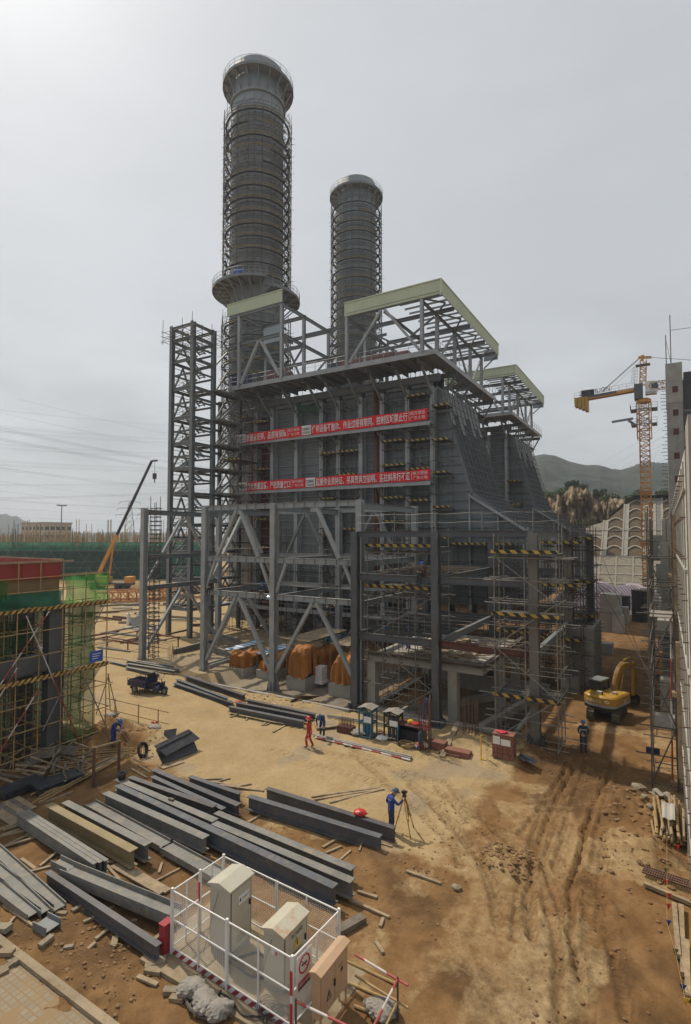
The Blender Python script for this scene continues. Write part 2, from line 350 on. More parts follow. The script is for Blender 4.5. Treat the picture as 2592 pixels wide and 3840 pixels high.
# ------------------------------------------------------------------ ground
def _h(ix, iy, s):
    n = (ix.astype(np.int64)*374761393 + iy.astype(np.int64)*668265263 + s*974634) & 0xffffffff
    n = ((n ^ (n >> 13)) * 1274126177) & 0xffffffff
    return ((n ^ (n >> 16)) & 0xffff) / 65535.0
def vnoise(x, y, s=0):
    ix = np.floor(x); iy = np.floor(y); fx = x-ix; fy = y-iy; fx = fx*fx*(3-2*fx); fy = fy*fy*(3-2*fy)
    a = _h(ix, iy, s); b = _h(ix+1, iy, s); c = _h(ix, iy+1, s); d = _h(ix+1, iy+1, s)
    return (a*(1-fx)+b*fx)*(1-fy) + (c*(1-fx)+d*fx)*fy
def fbm(x, y, o=4, s=0):
    t = 0; a = .5
    for k in range(o): t = t + a*vnoise(x*2**k+17.3*k, y*2**k-9.1*k, s+k); a *= .5
    return t
def seg_dist(x, y, pts):
    best = np.full(x.shape, 1e9); al = np.zeros(x.shape); acc = 0
    for (x0,y0),(x1,y1) in zip(pts[:-1], pts[1:]):
        dx, dy = x1-x0, y1-y0; l2 = dx*dx+dy*dy + 1e-9
        t = np.clip(((x-x0)*dx+(y-y0)*dy)/l2, 0, 1)
        d = np.hypot(x-(x0+t*dx), y-(y0+t*dy)); m = d < best
        best = np.where(m, d, best); al = np.where(m, acc+t*math.sqrt(l2), al); acc += math.sqrt(l2)
    return best, al
def z12(x, y): return G(1500+x*.69598, 2900+y*.69598)[:2]
TRACKS = [([(950,-60),(905,30),(850,130),(795,230),(750,350),(722,450),(705,570),(700,720),(718,900)], 0.165, 0.123),
          ([(890,-20),(800,110),(720,230),(640,320)], 0.121, 0.085),
          ([(1150,-60),(1090,90),(1040,190),(1000,290),(975,420),(935,560),(922,690),(935,830)], 0.132, 0.142),
          ([(1190,-40),(1120,150),(1085,330),(1065,560),(1058,760),(1065,900)], 0.248, 0.048),
          ([(750,460),(800,560),(848,690),(885,800),(935,930),(975,1120)], 0.143, 0.114),
          ([(770,650),(830,800),(856,950),(852,1150),(870,1340)], 0.154, 0.095),
          ([(990,700),(1000,800),(985,950),(1000,1150),(1010,1340)], 0.165, 0.048),
          ([(1110,720),(1140,900),(1185,1100),(1230,1340)], 0.165, 0.067),
          ([(60,60),(230,220),(340,350),(430,480),(500,640),(530,820)], 0.187, 0.067),
          ([(200,70),(360,230),(470,330),(600,450),(660,560),(640,740),(620,900)], 0.165, 0.057),
          ([(350,180),(460,260),(560,300)], 0.165, 0.057),
          ([(-260,-120),(-60,60),(130,220),(290,400),(330,520)], 0.176, 0.048),
          ([(-330,-180),(-100,-60),(100,60),(330,150)], 0.220, 0.028),
          ([(-500,-150),(-250,-90),(-20,-20),(250,40),(400,150)], 0.220, 0.028),
          ([(915,-60),(860,40),(800,150),(745,250),(705,360),(680,460)], .11, .10),
          ([(330,240),(450,310),(560,390),(640,450)], .34, .02),
          ([(800,180),(760,330),(700,470),(640,640)], .32, .02),
          ([(560,-60),(420,60),(250,150),(60,190)], .3, .015),
          ([(1050,560),(1020,760),(960,980),(900,1340)], .34, .02),
          ([(-600,-260),(-300,-160),(0,-120),(300,-60)], .3, .012),
          ([(-700,-150),(-400,-40),(-100,60),(100,160)], .3, .012),
          ([(975,-60),(935,30),(885,130),(835,240),(800,360),(770,460),(745,560),(740,700)], .09, .07),
          ([(1010,-60),(960,60),(915,180),(880,300),(850,420),(830,520)], .09, .05),
          ([(1120,-60),(1062,80),(1015,190),(985,290),(960,400)], .07, .06),
          ([(1100,330),(1082,480),(1072,640),(1068,800)], .07, .05),
          ([(715,560),(690,640),(672,740),(668,860)], .09, .06),
          ([(160,130),(290,270),(400,400),(470,520),(525,640),(560,760)], .12, .06),
          ([(260,60),(400,200),(520,330),(590,400)], .1, .05)]
TRACKS = [([tuple(z12(*p)) for p in t], w_, d_) for t, w_, d_ in TRACKS]
PIT = (-17.6, -7.9, 33.2, 44.0)
YARD = (-33.0, -18.75, 32.0, 46.0)
def axis(lo, hi, dense_lo, dense_hi, step):
    a = [lo]; x = lo; s = []
    d = dense_lo; g = step*1.5; pts = []
    while d > lo: pts.append(d); d -= g; g *= 1.28
    pts.append(lo); pts = pts[::-1]
    mid = list(np.arange(dense_lo+step, dense_hi, step))
    d = dense_hi; g = step*1.5; tail = []
    while d < hi: tail.append(d); d += g; g *= 1.28
    tail.append(hi); return np.array(pts + mid + tail)
gx = axis(-3500, 3500, -30, 2.0, .1); gy = axis(-60, 4500, 7, 37, .1)
X, Y = np.meshgrid(gx, gy, indexing='ij')
near = np.clip((X+60)/8, 0, 1)*np.clip((12-X)/8, 0, 1)*np.clip((70-Y)/15, 0, 1)
Z = near*((fbm(X*.16, Y*.16, 3, 3)-.45)*.5 + (fbm(X*1.1, Y*1.1, 3, 11)-.45)*.09 + (fbm(X*4, Y*4, 2, 23)-.38)*.035)
pale = np.zeros_like(X)
def smooth(a, b, t): t = np.clip((t-a)/(b-a), 0, 1); return t*t*(3-2*t)
n1 = (fbm(X*.5, Y*.5, 4, 41)-.47)*5
road = smooth(-1, 1.2, np.minimum(np.minimum((Y+n1*.55) - (18.6+smooth(-26,-14,-X)*0+smooth(-15.5,-19,X)*.8), 33.0-(Y+n1*.4)+smooth(-26,-40,X)*40), (-7.4 - smooth(21,28,Y)*-.4) - (X+n1*.5)))
pale = road*1.0
pale = np.maximum(pale, .9*smooth(-.6, .8, (X+28) - 0*(X))*0)
pale = np.maximum(pale, smooth(44, 50, -X)*.75*smooth(.3,.6,fbm(X*.1, Y*.1, 3, 5)+.1))
# compacted, driven-over patches in the brown soil
pale = np.maximum(pale, .55*smooth(.50, .62, fbm(X*.35+3, Y*.35, 4, 77))*smooth(-9.5,-7,X)*(Y<40))
pale = np.maximum(pale, .42*smooth(2.2, 1.0, np.abs((X+4.6)-(Y-16)*.14*0-.0))*smooth(8,10,Y)*smooth(31,24,Y)*smooth(.36,.5,fbm(X*.6, Y*.25, 4, 13)+.06))
dig = smooth(1.6, 3.6, np.hypot(X+28.2, (Y-20.8)*1.2)+n1*.4); pale = pale*dig; road = road*dig
rough = (1-road)*near
Z = Z + rough*np.maximum(0, fbm(X*2.2, Y*2.2, 3, 51)-.55)*.3
tr = np.zeros_like(X); run = np.zeros_like(X); trd = np.zeros_like(X)
for pts, wd, dp in TRACKS:
    d, al = seg_dist(X, Y, pts); d = d + (vnoise(X*2.5, Y*2.5, 9)-.5)*.1
    inside = np.exp(-(d/wd)**4); lip = np.exp(-((d-wd*1.45)/(wd*.45))**2)
    Z += near*(-dp*.95*inside + dp*.9*lip*(.4+1.1*vnoise(X*3, Y*3, 4))) ; tr = np.maximum(tr, inside*min(1, dp*8)); mk = inside > .25; run = np.where(mk, al, run); trd = np.where(mk, inside, trd)
    Z += near*inside*.022*np.sign(np.sin(al*2*math.pi/.5))*(d < wd*.8)
# clod heaps: crumbled mound on the road, loose banks along the right wall and at the dig
def heap(cx, cy, r, h, s, sx=1.0):
    d = np.hypot((X-cx)*sx, Y-cy)/r
    return np.maximum(0, 1-d*d)*h*(.45+1.1*fbm(X*2.6, Y*2.6, 3, s))
cl = z12(590, 470); Z += heap(cl[0], cl[1], 1.25, .28, 60)
for hx, hy, hr, hh, sx in [(-1.4,27.4,2.0,.6,1),(-1.2,24.3,1.6,.4,1),(-2.4,19.5,1.5,.25,1),(-1.0,16,1.4,.25,1),(-7.9,30.4,2.4,.5,1),(-10.2,30.9,1.6,.55,1),(-5.5,31.2,1.8,.3,1),
    (-27.8,20.4,1.5,.8,1),(-26.4,22.2,1.3,.3,1),(-29.6,21.6,1.3,.7,1),(-31.5,33.4,2.2,.35,.6),(-24.5,32.2,2.8,.3,.5),(-39,37,3,.5,.8),(-9.4,18.0,1.4,.16,1),(-12.6,14.2,1.3,.12,1),(-16.2,9.6,2.0,.2,1),(-13.6,9.3,1.6,.28,1),(-6.9,24.6,1.2,.14,1),(-6.6,22.0,1.0,.12,1)]:
    Z += heap(hx, hy, hr, hh, int(hx*7)%90, sx)
Z -= np.maximum(0, 1-(np.hypot(X+26.6, Y-19.9)/1.5)**2)*.5      # the hole being dug
pit = (X > PIT[0]) & (X < PIT[1]) & (Y > PIT[2]) & (Y < PIT[3])
yard = (X > YARD[0]) & (X < YARD[1]) & (Y > YARD[2]) & (Y < YARD[3])
Z = np.where(yard, -.75+.1*vnoise(X*2, Y*2, 8), Z); Z = np.where(pit, -2.4, Z)
grey = np.where(yard | pit, .85, 0.0); grey = np.maximum(grey, smooth(33.5, 35, Y)*smooth(58,46,Y)*smooth(-44,-41,X)*smooth(-29,-33,X)*.55)
grey = np.maximum(grey, .5*smooth(.6,.7,fbm(X*.4+9, Y*.4, 4, 31))*road)
dark = smooth(.5, .66, fbm(X*.42, Y*.42+7, 5, 19))*(1-road*.75)
Z = np.where(Y < 6.4, np.minimum(Z, 0), Z)
nx, ny = len(gx), len(gy)
me = bpy.data.meshes.new('ground')
me.from_pydata(np.stack([X, Y, Z], -1).reshape(-1, 3).tolist(), [], [])
i = np.arange(nx-1)[:, None]*ny + np.arange(ny-1)[None, :]
q = np.stack([i, i+ny, i+ny+1, i+1], -1).reshape(-1, 4)
me.loops.add(q.size); me.polygons.add(len(q)); me.loops.foreach_set('vertex_index', q.ravel())
me.polygons.foreach_set('loop_start', np.arange(len(q))*4); me.polygons.foreach_set('loop_total', np.full(len(q), 4))
me.polygons.foreach_set('use_smooth', np.ones(len(q), bool)); me.update(calc_edges=True)
for nm, arr in (('compacted', pale), ('cement_dust', grey), ('damp_soil', dark), ('wheel_track', tr), ('track_run', run), ('tread', trd)):
    a = me.attributes.new(nm, 'FLOAT', 'POINT'); a.data.foreach_set('value', arr.reshape(-1).astype(np.float32))
g = bpy.data.materials.new('bare_earth'); g.use_nodes = True; t = g.node_tree; n = t.nodes.new; l = t.links.new; b = t.nodes['Principled BSDF']
geo = n('ShaderNodeNewGeometry')
def attr(nm): a = n('ShaderNodeAttribute'); a.attribute_name = nm; return a.outputs['Fac']
def noise(s, d=6, r=.65):
    a = n('ShaderNodeTexNoise'); a.inputs['Scale'].default_value = s; a.inputs['Detail'].default_value = d; a.inputs['Roughness'].default_value = r; l(geo.outputs['Position'], a.inputs['Vector']); return a.outputs[0]
def rng(x, a0, a1, b0, b1):
    a = n('ShaderNodeMapRange'); l(x, a.inputs[0])
    for k, v in zip((1,2,3,4), (a0,a1,b0,b1)): a.inputs[k].default_value = v
    return a.outputs[0]
def mix(f, c1, c2):
    a = n('ShaderNodeMix'); a.data_type = 'RGBA'
    if isinstance(f, float): a.inputs[0].default_value = f
    else: l(f, a.inputs[0])
    for k, c in ((6, c1), (7, c2)):
        if isinstance(c, tuple): a.inputs[k].default_value = (*c, 1)
        else: l(c, a.inputs[k])
    return a.outputs[2]
def mulf(a_, b_):
    a = n('ShaderNodeMath'); a.operation = 'MULTIPLY'; l(a_, a.inputs[0]); l(b_, a.inputs[1]); return a.outputs[0]
soil = mix(rng(noise(.9, 8, .7), .38, .66, 0, 1), (.16,.086,.033), (.265,.158,.072))
soil = mix(mulf(attr('damp_soil'), rng(noise(2.2), .3, .65, .4, 1)), soil, (.1,.058,.028))
sand = mix(rng(noise(.5), .35, .68, 0, 1), (.415,.31,.17), (.335,.242,.124))
sand = mix(rng(noise(3.0, 8, .7), .5, .75, 0, .55), sand, (.30,.195,.095))
e1 = n('ShaderNodeMath'); e1.operation = 'ADD'; l(attr('compacted'), e1.inputs[0]); l(rng(noise(2.5, 8, .75), .3, .7, -.28, .28), e1.inputs[1])
base = mix(rng(e1.outputs[0], .25, .75, 0, 1), soil, sand)
base = mix(mulf(attr('cement_dust'), rng(noise(1.4), .3, .6, .5, 1)), base, (.23,.21,.175))
base = mix(mulf(attr('wheel_track'), rng(noise(6), .35, .6, .3, .7)), base, (.2,.112,.048))
base = mix(rng(noise(9, 8, .75), .52, .7, 0, .6), base, (.12,.07,.033))
base = mix(rng(noise(30, 4, .7), .62, .75, 0, .6), base, (.44,.36,.25))
l(base, b.inputs['Base Color']); b.inputs['Roughness'].default_value = .95; b.inputs['Specular IOR Level'].default_value = .15
bp = n('ShaderNodeBump'); bp.inputs['Strength'].default_value = .55; bp.inputs['Distance'].default_value = .09; l(noise(5, 10, .72), bp.inputs['Height'])
bp2 = n('ShaderNodeBump'); bp2.inputs['Strength'].default_value = .5; bp2.inputs['Distance'].default_value = .03; l(noise(24, 6, .7), bp2.inputs['Height']); l(bp.outputs[0], bp2.inputs['Normal'])
wv = n('ShaderNodeMath'); wv.operation = 'MULTIPLY'; l(attr('track_run'), wv.inputs[0]); wv.inputs[1].default_value = 2*math.pi/.15
sn = n('ShaderNodeMath'); sn.operation = 'SINE'; l(wv.outputs[0], sn.inputs[0]); th = mulf(sn.outputs[0], attr('tread'))
th = mulf(th, rng(noise(2.2), .38, .6, 0, 1))
bp3 = n('ShaderNodeBump'); bp3.inputs['Strength'].default_value = .5; bp3.inputs['Distance'].default_value = .035; l(th, bp3.inputs['Height']); l(bp2.outputs[0], bp3.inputs['Normal']); l(bp3.outputs[0], b.inputs['Normal'])
me.materials.append(g)
ground = obj_from('ground', me); tag(ground, 'bare sandy brown earth of the building site with tyre tracks', None, None, 'structure')
def gz(x, y):
    a = min(max(np.searchsorted(gx, x)-1, 0), nx-2); c = min(max(np.searchsorted(gy, y)-1, 0), ny-2)
    return float(Z[a:a+2, c:c+2].mean())
def on(u, v, dz=0.0):
    p = G(u, v); p.z = gz(p.x, p.y)+dz; return p
# ------------------------------------------------------------------ boiler houses (two alike, one behind the other)
CX = [-45.64, -42.95, -39.15, -35.42, -33.01, -29.98, -27.21, -24.1, -21.18]
def railing(parent, pts, h=1.1, step=1.5, mtl=None, name='railing'):
    mb = MB()
    for a, b in zip(pts[:-1], pts[1:]):
        a = Vector(a); b = Vector(b); ln = (b-a).length; k = max(1, round(ln/step))
        for z in (h, h*.55): mb.tube(a+Vector((0,0,z)), b+Vector((0,0,z)), .025, 5)
        for i in range(k+1): p = a.lerp(b, i/k); mb.tube(p, p+Vector((0,0,h)), .028, 5)
        d = (b-a).normalized(); mb.bar(a+Vector((0,0,.06)), b+Vector((0,0,.06)), .012, .1)
    return mb.build(name, mtl or M['steel_lt'], parent)
def corrugated(p, q, z0, z1, inward, pitch=.22, dep=.045):
    """trapezoid-ribbed cladding sheet from p to q (plan points), with a capping strip at the top"""
    mb = MB(); p = Vector((*p, 0)); q = Vector((*q, 0)); d = (q-p).normalized(); inn = Vector((*inward, 0)); k = int((q-p).length/pitch)
    pr = []
    for i in range(k):
        for f, o in ((0, 0), (.28, 0), (.4, dep), (.88, dep)): pr.append((p + d*((i+f)*pitch), o))
    pr.append((q, 0)); n0 = len(mb.v)
    for a, o in pr:
        c = a + inn*o; mb.v.append((c.x, c.y, z0)); mb.v.append((c.x, c.y, z1))
    for i in range(len(pr)-1): mb.face(n0+2*i, n0+2*i+2, n0+2*i+3, n0+2*i+1)
    return mb
def boiler(dy, full, label):
    t = T('boiler_house', label, 'boiler house', (-33, 54+dy, 0))
    y = 54+dy
    # plate casing with open steelwork below it
    MB().box(-43.6, -20.9, y+.85, y+15.3, 4.4, 28.2).build('casing', M['casing'], t)
    MB().box(-47.2, -43.75, y+.9, y+9, 1.5, 25.6).build('rust_red_duct', M['rust'], t)
    xs = CX if full else [-27.21, -24.1, -21.18]
    for x in xs: ib('column', (x, y+.3, 0), (x, y+.3, 28.0), .96, .5, M['column_lt'], t, (0,1,0), .04)
    for x in xs:
        if full: ib('column', (x, y+14, 0), (x, y+14, 5), .62, .52, M['steel_dk'], t, (0,1,0))
    # stiffening ribs across the casing, bay by bay
    for a, b in (zip(xs[:-1], xs[1:])):
        mb = MB(); z = 4.9 + random.uniform(0, .2)
        while z < 27.6:
            mb.box(a+.28, b-.28, y+.7, y+.848, z, z+.07); z += .98
        mb.build('stiffener_row', M['steel_lt'] if random.random() < .5 else M['steel'], t)
        MB().box(a+.27, b-.27, y+.5, y+.84, 28.2, 28.7).build('cross_beam', M['steel'], t)
    ib('girder', (-46.2, y+.3, 29.0) if full else (-29, y+.3, 29.0), (-20.4, y+.3, 29.0), .8, .4, M['steel'], t)
    if full:
        MB().box(-43.5, -21, y+3.0, y+3.2, 28.2, 30.0).build('upper_screen', M['grey_dk'], t)
        # dark plant under the casing
        mb = MB()
        for x0, x1, y0, y1, h in ((-42.5,-39.5,y+2,y+6,3.2),(-38,-34,y+2,y+9,2.6),(-31,-27,y+3,y+9,3.4),(-25.5,-21.5,y+2,y+8,3)): mb.box(x0, x1, y0, y1, 0, h)
        mb.build('plinth', M['concrete'], t)
    # walkways with brackets and handrails
    levels = ((23.8, -47.9, -20.85), (17.5, -47.6, -20.85), (3.1, -47.0, -20.85)) if full else ()
    for z, x0, x1 in levels:
        wk = MB().box(x0, x1, y-1.6, y-.32, z-.08, z).build('walkway', M['grate'], t)
        MB().box(x0, x1, y-1.68, y-1.603, z-.26, z+.06).build('edge_channel', M['steel_lt'], wk)
        railing(wk, [(x0, y-1.62, z+.06), (x1, y-1.62, z+.06), (x1, y-.5, z+.06)])
        for x in xs:
            mb = MB().bar((x, y-.33, z-.22), (x, y-1.6, z-.22), .14, .2)
            mb.bar((x, y-.33, z-1.2), (x, y-1.25, z-.34), .13, .13, (1,0,0)); mb.build('bracket', M['steel'], wk)
    # top platform
    x0, x1 = (-46.5, -19.28) if full else (-27.0, -19.28)
    pl = MB().box(x0, x1, y-4.15, y+1.2, 30.28, 30.4).box(-21.0, x1, y+1.2, y+18.2, 30.28, 30.4).build('top_platform', M['grate'], t)
    MB().box(x0, x1, y-4.24, y-4.153, 30.02, 30.46).box(x1+.003, x1+.09, y-4.24, y+18.2, 30.02, 30.46).build('edge_channel', M['steel_lt'], pl)
    mb = MB(); xx = x0+1.1
    while xx < x1-.4: mb.box(xx, xx+.1, y-4.1, y+1.1, 30.08, 30.277); xx += 1.36
    mb.build('joist', M['steel'], pl)
    railing(pl, [(x0, y-4.19, 30.46), (x1+.04, y-4.19, 30.46), (x1+.04, y+18.1, 30.46)], 1.15, 1.45)
    for x in xs:
        ib('cantilever_beam', (x, y+.3, 29.75), (x, y-4.1, 29.75), .5, .26, M['steel'], pl)
        bx('strut', (x, y-.34, 27.2), (x, y-3.0, 29.5), .24, .24, M['steel'], pl, (1,0,0))
    for yy in (y+2.6, y+7.6, y+12.6, y+17.2):
        ib('cantilever_beam', (-23, yy, 29.75), (-19.32, yy, 29.75), .5, .26, M['steel'], pl)
        bx('strut', (-20.85, yy, 27.3), (-19.6, yy, 29.5), .2, .2, M['steel'], pl, (0,1,0))
    # right roof frame with its pale green parapet
    ys = [y-4.2+q for q in (0, 4.2, 9.8, 15.6, 20.4)]
    rf = MB(); zc = 36.0
    for yy in ys: rf.ibeam((-29.4, yy, zc), (-18.7, yy, zc), .42, .24)
    for xx in (-29.4, -25, -20.6): rf.ibeam((xx, ys[0]+.15, zc-.34), (xx, ys[-1], zc-.34), .3, .2)
    rfo = rf.build('roof_frame', M['steel'], t)
    mb = MB(); yy = y-3
    while yy < ys[-1]: mb.bar((-23.6, yy, zc+.32), (-18.8, yy, zc+.32), .09, .2); yy += 1.25
    mb.build('purlin', M['steel_lt'], rfo)
    for a, b in zip(ys[:-1], ys[1:]): bx('roof_brace', (-20.4, a+.2, zc-.12), (-18.9, (a+b)/2, zc-.12), .14, .14, M['steel'], rfo); bx('roof_brace', (-18.9, (a+b)/2, zc-.12), (-20.4, b-.2, zc-.12), .14, .14, M['steel'], rfo)
    for yy in ys:
        for xx in ((-29.4, -20.6) if yy < y+8 else (-20.6,)): ib('roof_post', (xx, yy, 30.4), (xx, yy, zc-.2), .34, .34, M['steel_lt'], t, (0,1,0))
    bx('brace', (-29.1, y-4.2, 30.7), (-25.2, y-4.2, 35.7), .26, .26, M['steel_lt'], t, (0,1,0)); bx('brace', (-24.8, y-4.2, 35.7), (-20.9, y-4.2, 30.7), .26, .26, M['steel_lt'], t, (0,1,0))
    bx('brace', (-29.1, ys[1], 35.6), (-25.2, ys[1], 33.2), .18, .18, M['steel'], t); bx('brace', (-25, ys[1], 33.2), (-20.9, ys[1], 35.6), .18, .18, M['steel'], t)
    for a, b, f in ((ys[1], ys[2], 1), (ys[2], ys[3], 0), (ys[3], ys[4], 1)): bx('brace', (-20.6, a+.2, 30.8 if f else 35.4), (-20.6, b-.2, 35.4 if f else 30.8), .2, .2, M['steel'], t, (1,0,0))
    ib('tie_beam', (-29.2, ys[1], 33.1), (-20.8, ys[1], 33.1), .3, .2, M['steel'], t); ib('tie_beam', (-29.2, ys[2], 33.1), (-20.8, ys[2], 33.1), .3, .2, M['steel'], t)
    fa = T('parapet', None, None); fa.parent = t; WL[fa.name] = WL[t.name]
    par = corrugated((-29.67, y-4.3), (-18.6, y-4.3), 35.92, 37.36, (0,1))
    par2 = corrugated((-18.5, y-4.2), (-18.5, y+17.1), 35.92, 37.36, (-1,0))
    par.add(par2.v, par2.f); par.box(-29.7, -18.46, y-4.36, y-4.2, 37.362, 37.47); par.box(-18.6, -18.46, y-4.195, y+17.15, 37.362, 37.47); par.box(-18.6, -18.46, y-4.36, y-4.2, 35.9, 37.36)
    bpy.data.objects.remove(fa)
    pp = par.build('parapet', M['fascia'], t)
    MB().box(-29.6, -18.62, y-4.2, y-4.14, 35.95, 37.3).box(-18.62, -18.57, y-4.1, y+17.05, 35.95, 37.3).build('back_sheet', M['fascia_in'], pp)
    MB().box(-20.5, -18.62, y+17.06, y+17.12, 35.4, 37.0).build('end_sheet', M['fascia_in'], pp)
    bx('knee_brace', (-18.7, y+17, 35.9), (-20.5, y+17, 34.4), .14, .14, M['steel'], t)
    # drums on the platform
    def drum(cx, cy, r, hw):
        mb = MB(); k = 8; prof = [(0.001, -hw-r*.5)] + [(r*math.sin(i*math.pi/2/k), -hw-r*.5*math.cos(i*math.pi/2/k)) for i in range(1, k+1)]
        prof = prof + [(r_, -z_) for r_, z_ in reversed(prof)]
        mb.lathe((0,0,0), prof, 24); mb.v = [(cx+z, cy+x, 33.1+y_) for x, y_, z in mb.v]; mb.build('steam_drum', M['drum'], t, True)
    if full:
        drum(-31.2, y+4.2, 1.15, 3.4); drum(-44.6, y+3.4, 1.2, 1.6); drum(-27.3, y+4.6, 1.1, 1.2)
        # left, taller roof frame
        zt = 39.35; y0 = y-4.2
        for xx, yy in ((-44.9,y0),(-38.3,y0),(-44.9,y0+5.2),(-38.3,y0+4.5),(-38.3,y0+10.2),(-44.9,y0+10.2),(-34,y0+10.2)):
            ib('roof_post', (xx, yy, 30.4), (xx, yy, zt-.2 if yy < y0+7 or xx == -38.3 else 36), .36, .36, M['steel_lt'], t, (0,1,0))
        fr = MB()
        for z in (zt, 35.7):
            for yy in (y0, y0+4.6, y0+10.2): fr.ibeam((-46.6, yy, z), (-38.1, yy, z), .42, .24)
            for xx in (-44.9, -38.3): fr.ibeam((xx, y0+.15, z-.02), (xx, y0+11.2, z-.02), .4, .22)
        fr.ibeam((-38.1, y0+4.6, 37.0), (-30, y0+4.6, 37.0), .3, .2); fr.ibeam((-38.1, y0+10.2, 35.7), (-29.6, y0+10.2, 35.7), .36, .2); fr.ibeam((-38.1, y0+10.2, 37.3), (-29.6, y0+10.2, 37.3), .3, .2)
        fr.build('left_roof_frame', M['steel'], t)
        for a, b in (((-44.6,y0,30.7),(-41.8,y0,35.5)),((-41.5,y0,35.5),(-38.6,y0,30.8))): bx('brace', a, b, .3, .3, M['steel_lt'], t, (0,1,0))
        for a, b in (((-44.6,y0+4.6,35.4),(-41.6,y0+4.6,32)),((-41.4,y0+4.6,32),(-38.6,y0+4.6,35.4)),((-38.3,y0+.4,35.4),(-38.3,y0+4.3,30.8)),((-38.3,y0+5,30.8),(-38.3,y0+9.8,35.4))): bx('brace', a, b, .2, .2, M['steel'], t, (1,.1,0))
        lp = corrugated((-46.9, y0-.12), (-38.22, y0-.12), 39.5, 40.95, (0,1)); lp.box(-46.93, -38.2, y0-.17, y0-.02, 40.952, 41.05)
        lo = lp.build('left_parapet', M['fascia'], t); MB().box(-46.85, -38.26, y0-.02, y0+.05, 39.52, 40.9).build('back_sheet', M['fascia_in'], lo)
        MB().box(-44.7, -41.8, y0+4.4, y0+4.46, 37.0, 39.1).build('end_sheet', M['fascia_in'], t)
        MB().box(-36.6, -33.2, y0+8, y0+11, 30.4, 34.1).build('equipment_housing', M['steel_dk'], t)
        MB().box(-34.5, -29, y0+12, y0+12.1, 33.6, 35.4).build('wall_sheet', M['fascia_in'], t)
        MB().box(-47.2, -45.4, y0+1.2, y0+3, 30.45, 32.6).build('blue_cabinet', M['navy'], t)
        # net sagging under the platform, down pipe
        n_ = MB().grid(lambda a, b: (-38.9+a*3.2, y-.5-.5*math.sin(a*3.1)*b, 28.4-b*2.1*(.45+.55*(2*a-1)**2)-.5*(1-(2*a-1)**2)), 14, 8); n_.build('sagging_net', M['net_g'], t)
        MB().tube((-27.95, y-.1, 3.4), (-27.95, y-.1, 28.6), .28, 12).build('red_down_pipe', M['rust'], t, True)
        MB().tube((-27.95, y-.1, 13.6), (-27.95, y-.1, 15.4), .3, 12).build('pipe_sleeve', mat('orange_rust', (.27,.1,.03), .8, .2, 2), t, True)
    # inlet duct: sloping, ribbed
    prof = [(-20.4,27.75),(-19.76,24.7),(-18.8,21.4),(-17.5,17.0),(-17.2,16.3),(-14.45,14.05),(-12.3,12.7),(-10.8,11.95)]
    ya, yb = y+.6, y+12.2
    mb = MB(); k = len(prof)
    pts = prof + [(-10.8, 5.5), (-20.85, 4.6), (-20.85, 27.75)]
    mb.add([(x_, ya, z_) for x_, z_ in pts] + [(x_, yb, z_) for x_, z_ in pts], [tuple(range(len(pts))), tuple(len(pts)+i for i in reversed(range(len(pts))))] + [(i, (i+1) % len(pts), (i+1) % len(pts)+len(pts), i+len(pts)) for i in range(len(pts))])
    du = mb.build('inlet_duct', M['duct'], t)
    def on_prof(s):
        tot = [0]
        for a, b in zip(prof[:-1], prof[1:]): tot.append(tot[-1]+math.hypot(b[0]-a[0], b[1]-a[1]))
        s *= tot[-1]
        for i in range(len(prof)-1):
            if s <= tot[i+1]+1e-6:
                f = (s-tot[i])/(tot[i+1]-tot[i]); a, b = prof[i], prof[i+1]; return a[0]+(b[0]-a[0])*f, a[1]+(b[1]-a[1])*f
        return prof[-1]
    nrm = lambda i: (lambda a, b: Vector((-(b[1]-a[1]), 0, b[0]-a[0])).normalized())(prof[min(i, k-2)], prof[min(i, k-2)+1])
    for j in range(17):                                              # ribs down the slope
        yy = ya+.03+j*(yb-ya-.06)/16; mb = MB()
        for i in range(k-1):
            a, b = prof[i], prof[i+1]; nn = nrm(i)
            if nn.x < 0: nn = -nn
            o = nn*.13
            mb.bar(Vector((a[0], yy, a[1]))+o, Vector((b[0], yy, b[1]))+o, .09, .26, nn)
        mb.build('slope_rib', M['duct'] if j % 3 else M['steel'], du)
    for j in range(24):                                              # ribs across the end face
        z = 5.2+j*.95
        xr = -10.8 if z < 11.95 else None
        if xr is None:
            for a, b in zip(prof[:-1], prof[1:]):
                if b[1] <= z <= a[1]: xr = a[0]+(b[0]-a[0])*(a[1]-z)/(a[1]-b[1])
        if xr is None or xr-.1 < -20.5: continue
        bx('face_rib', (-20.55, ya-.07, z), (xr-.05, ya-.07, z), .14, .07, M['steel'], du)
    for x_ in ((-17.35, 16.3), (-14.4, 13.9), (-11.6, 12.1)): bx('face_post', (x_[0], ya-.16, 4.8), (x_[0], ya-.16, x_[1]), .16, .32, M['steel_lt'], du, (0,1,0))
    bx('edge_girder', (-17.2, ya-.2, 16.0), (-10.9, ya-.2, 11.9), .2, .5, M['steel_lt'], du, (0,1,0))
    mb = MB()                                                        # lighter plates near the top, with a stepped lower edge
    for j in range(8):
        y0_, y1_ = ya+.1+j*1.45, ya+.1+j*1.45+1.36; s1 = (.2,.13,.24,.17,.11,.22,.15,.19)[j]; P2 = [on_prof(q*s1/5+.004) for q in range(6)]
        for (xa_, za_), (xb_, zb_) in zip(P2[:-1], P2[1:]): mb.add([(xa_+.3,y0_,za_+.05),(xa_+.3,y1_,za_+.05),(xb_+.3,y1_,zb_+.05),(xb_+.3,y0_,zb_+.05)], [(0,1,2,3)])
    mb.build('upper_plate', M['steel'], du)
    # light scaffold standing off the slope
    sc = T('scaffold', 'tube scaffold covering the sloping duct of the %s boiler house' % ('front' if full else 'rear'), 'scaffold', (-15, y+6, 4))
    off = .55
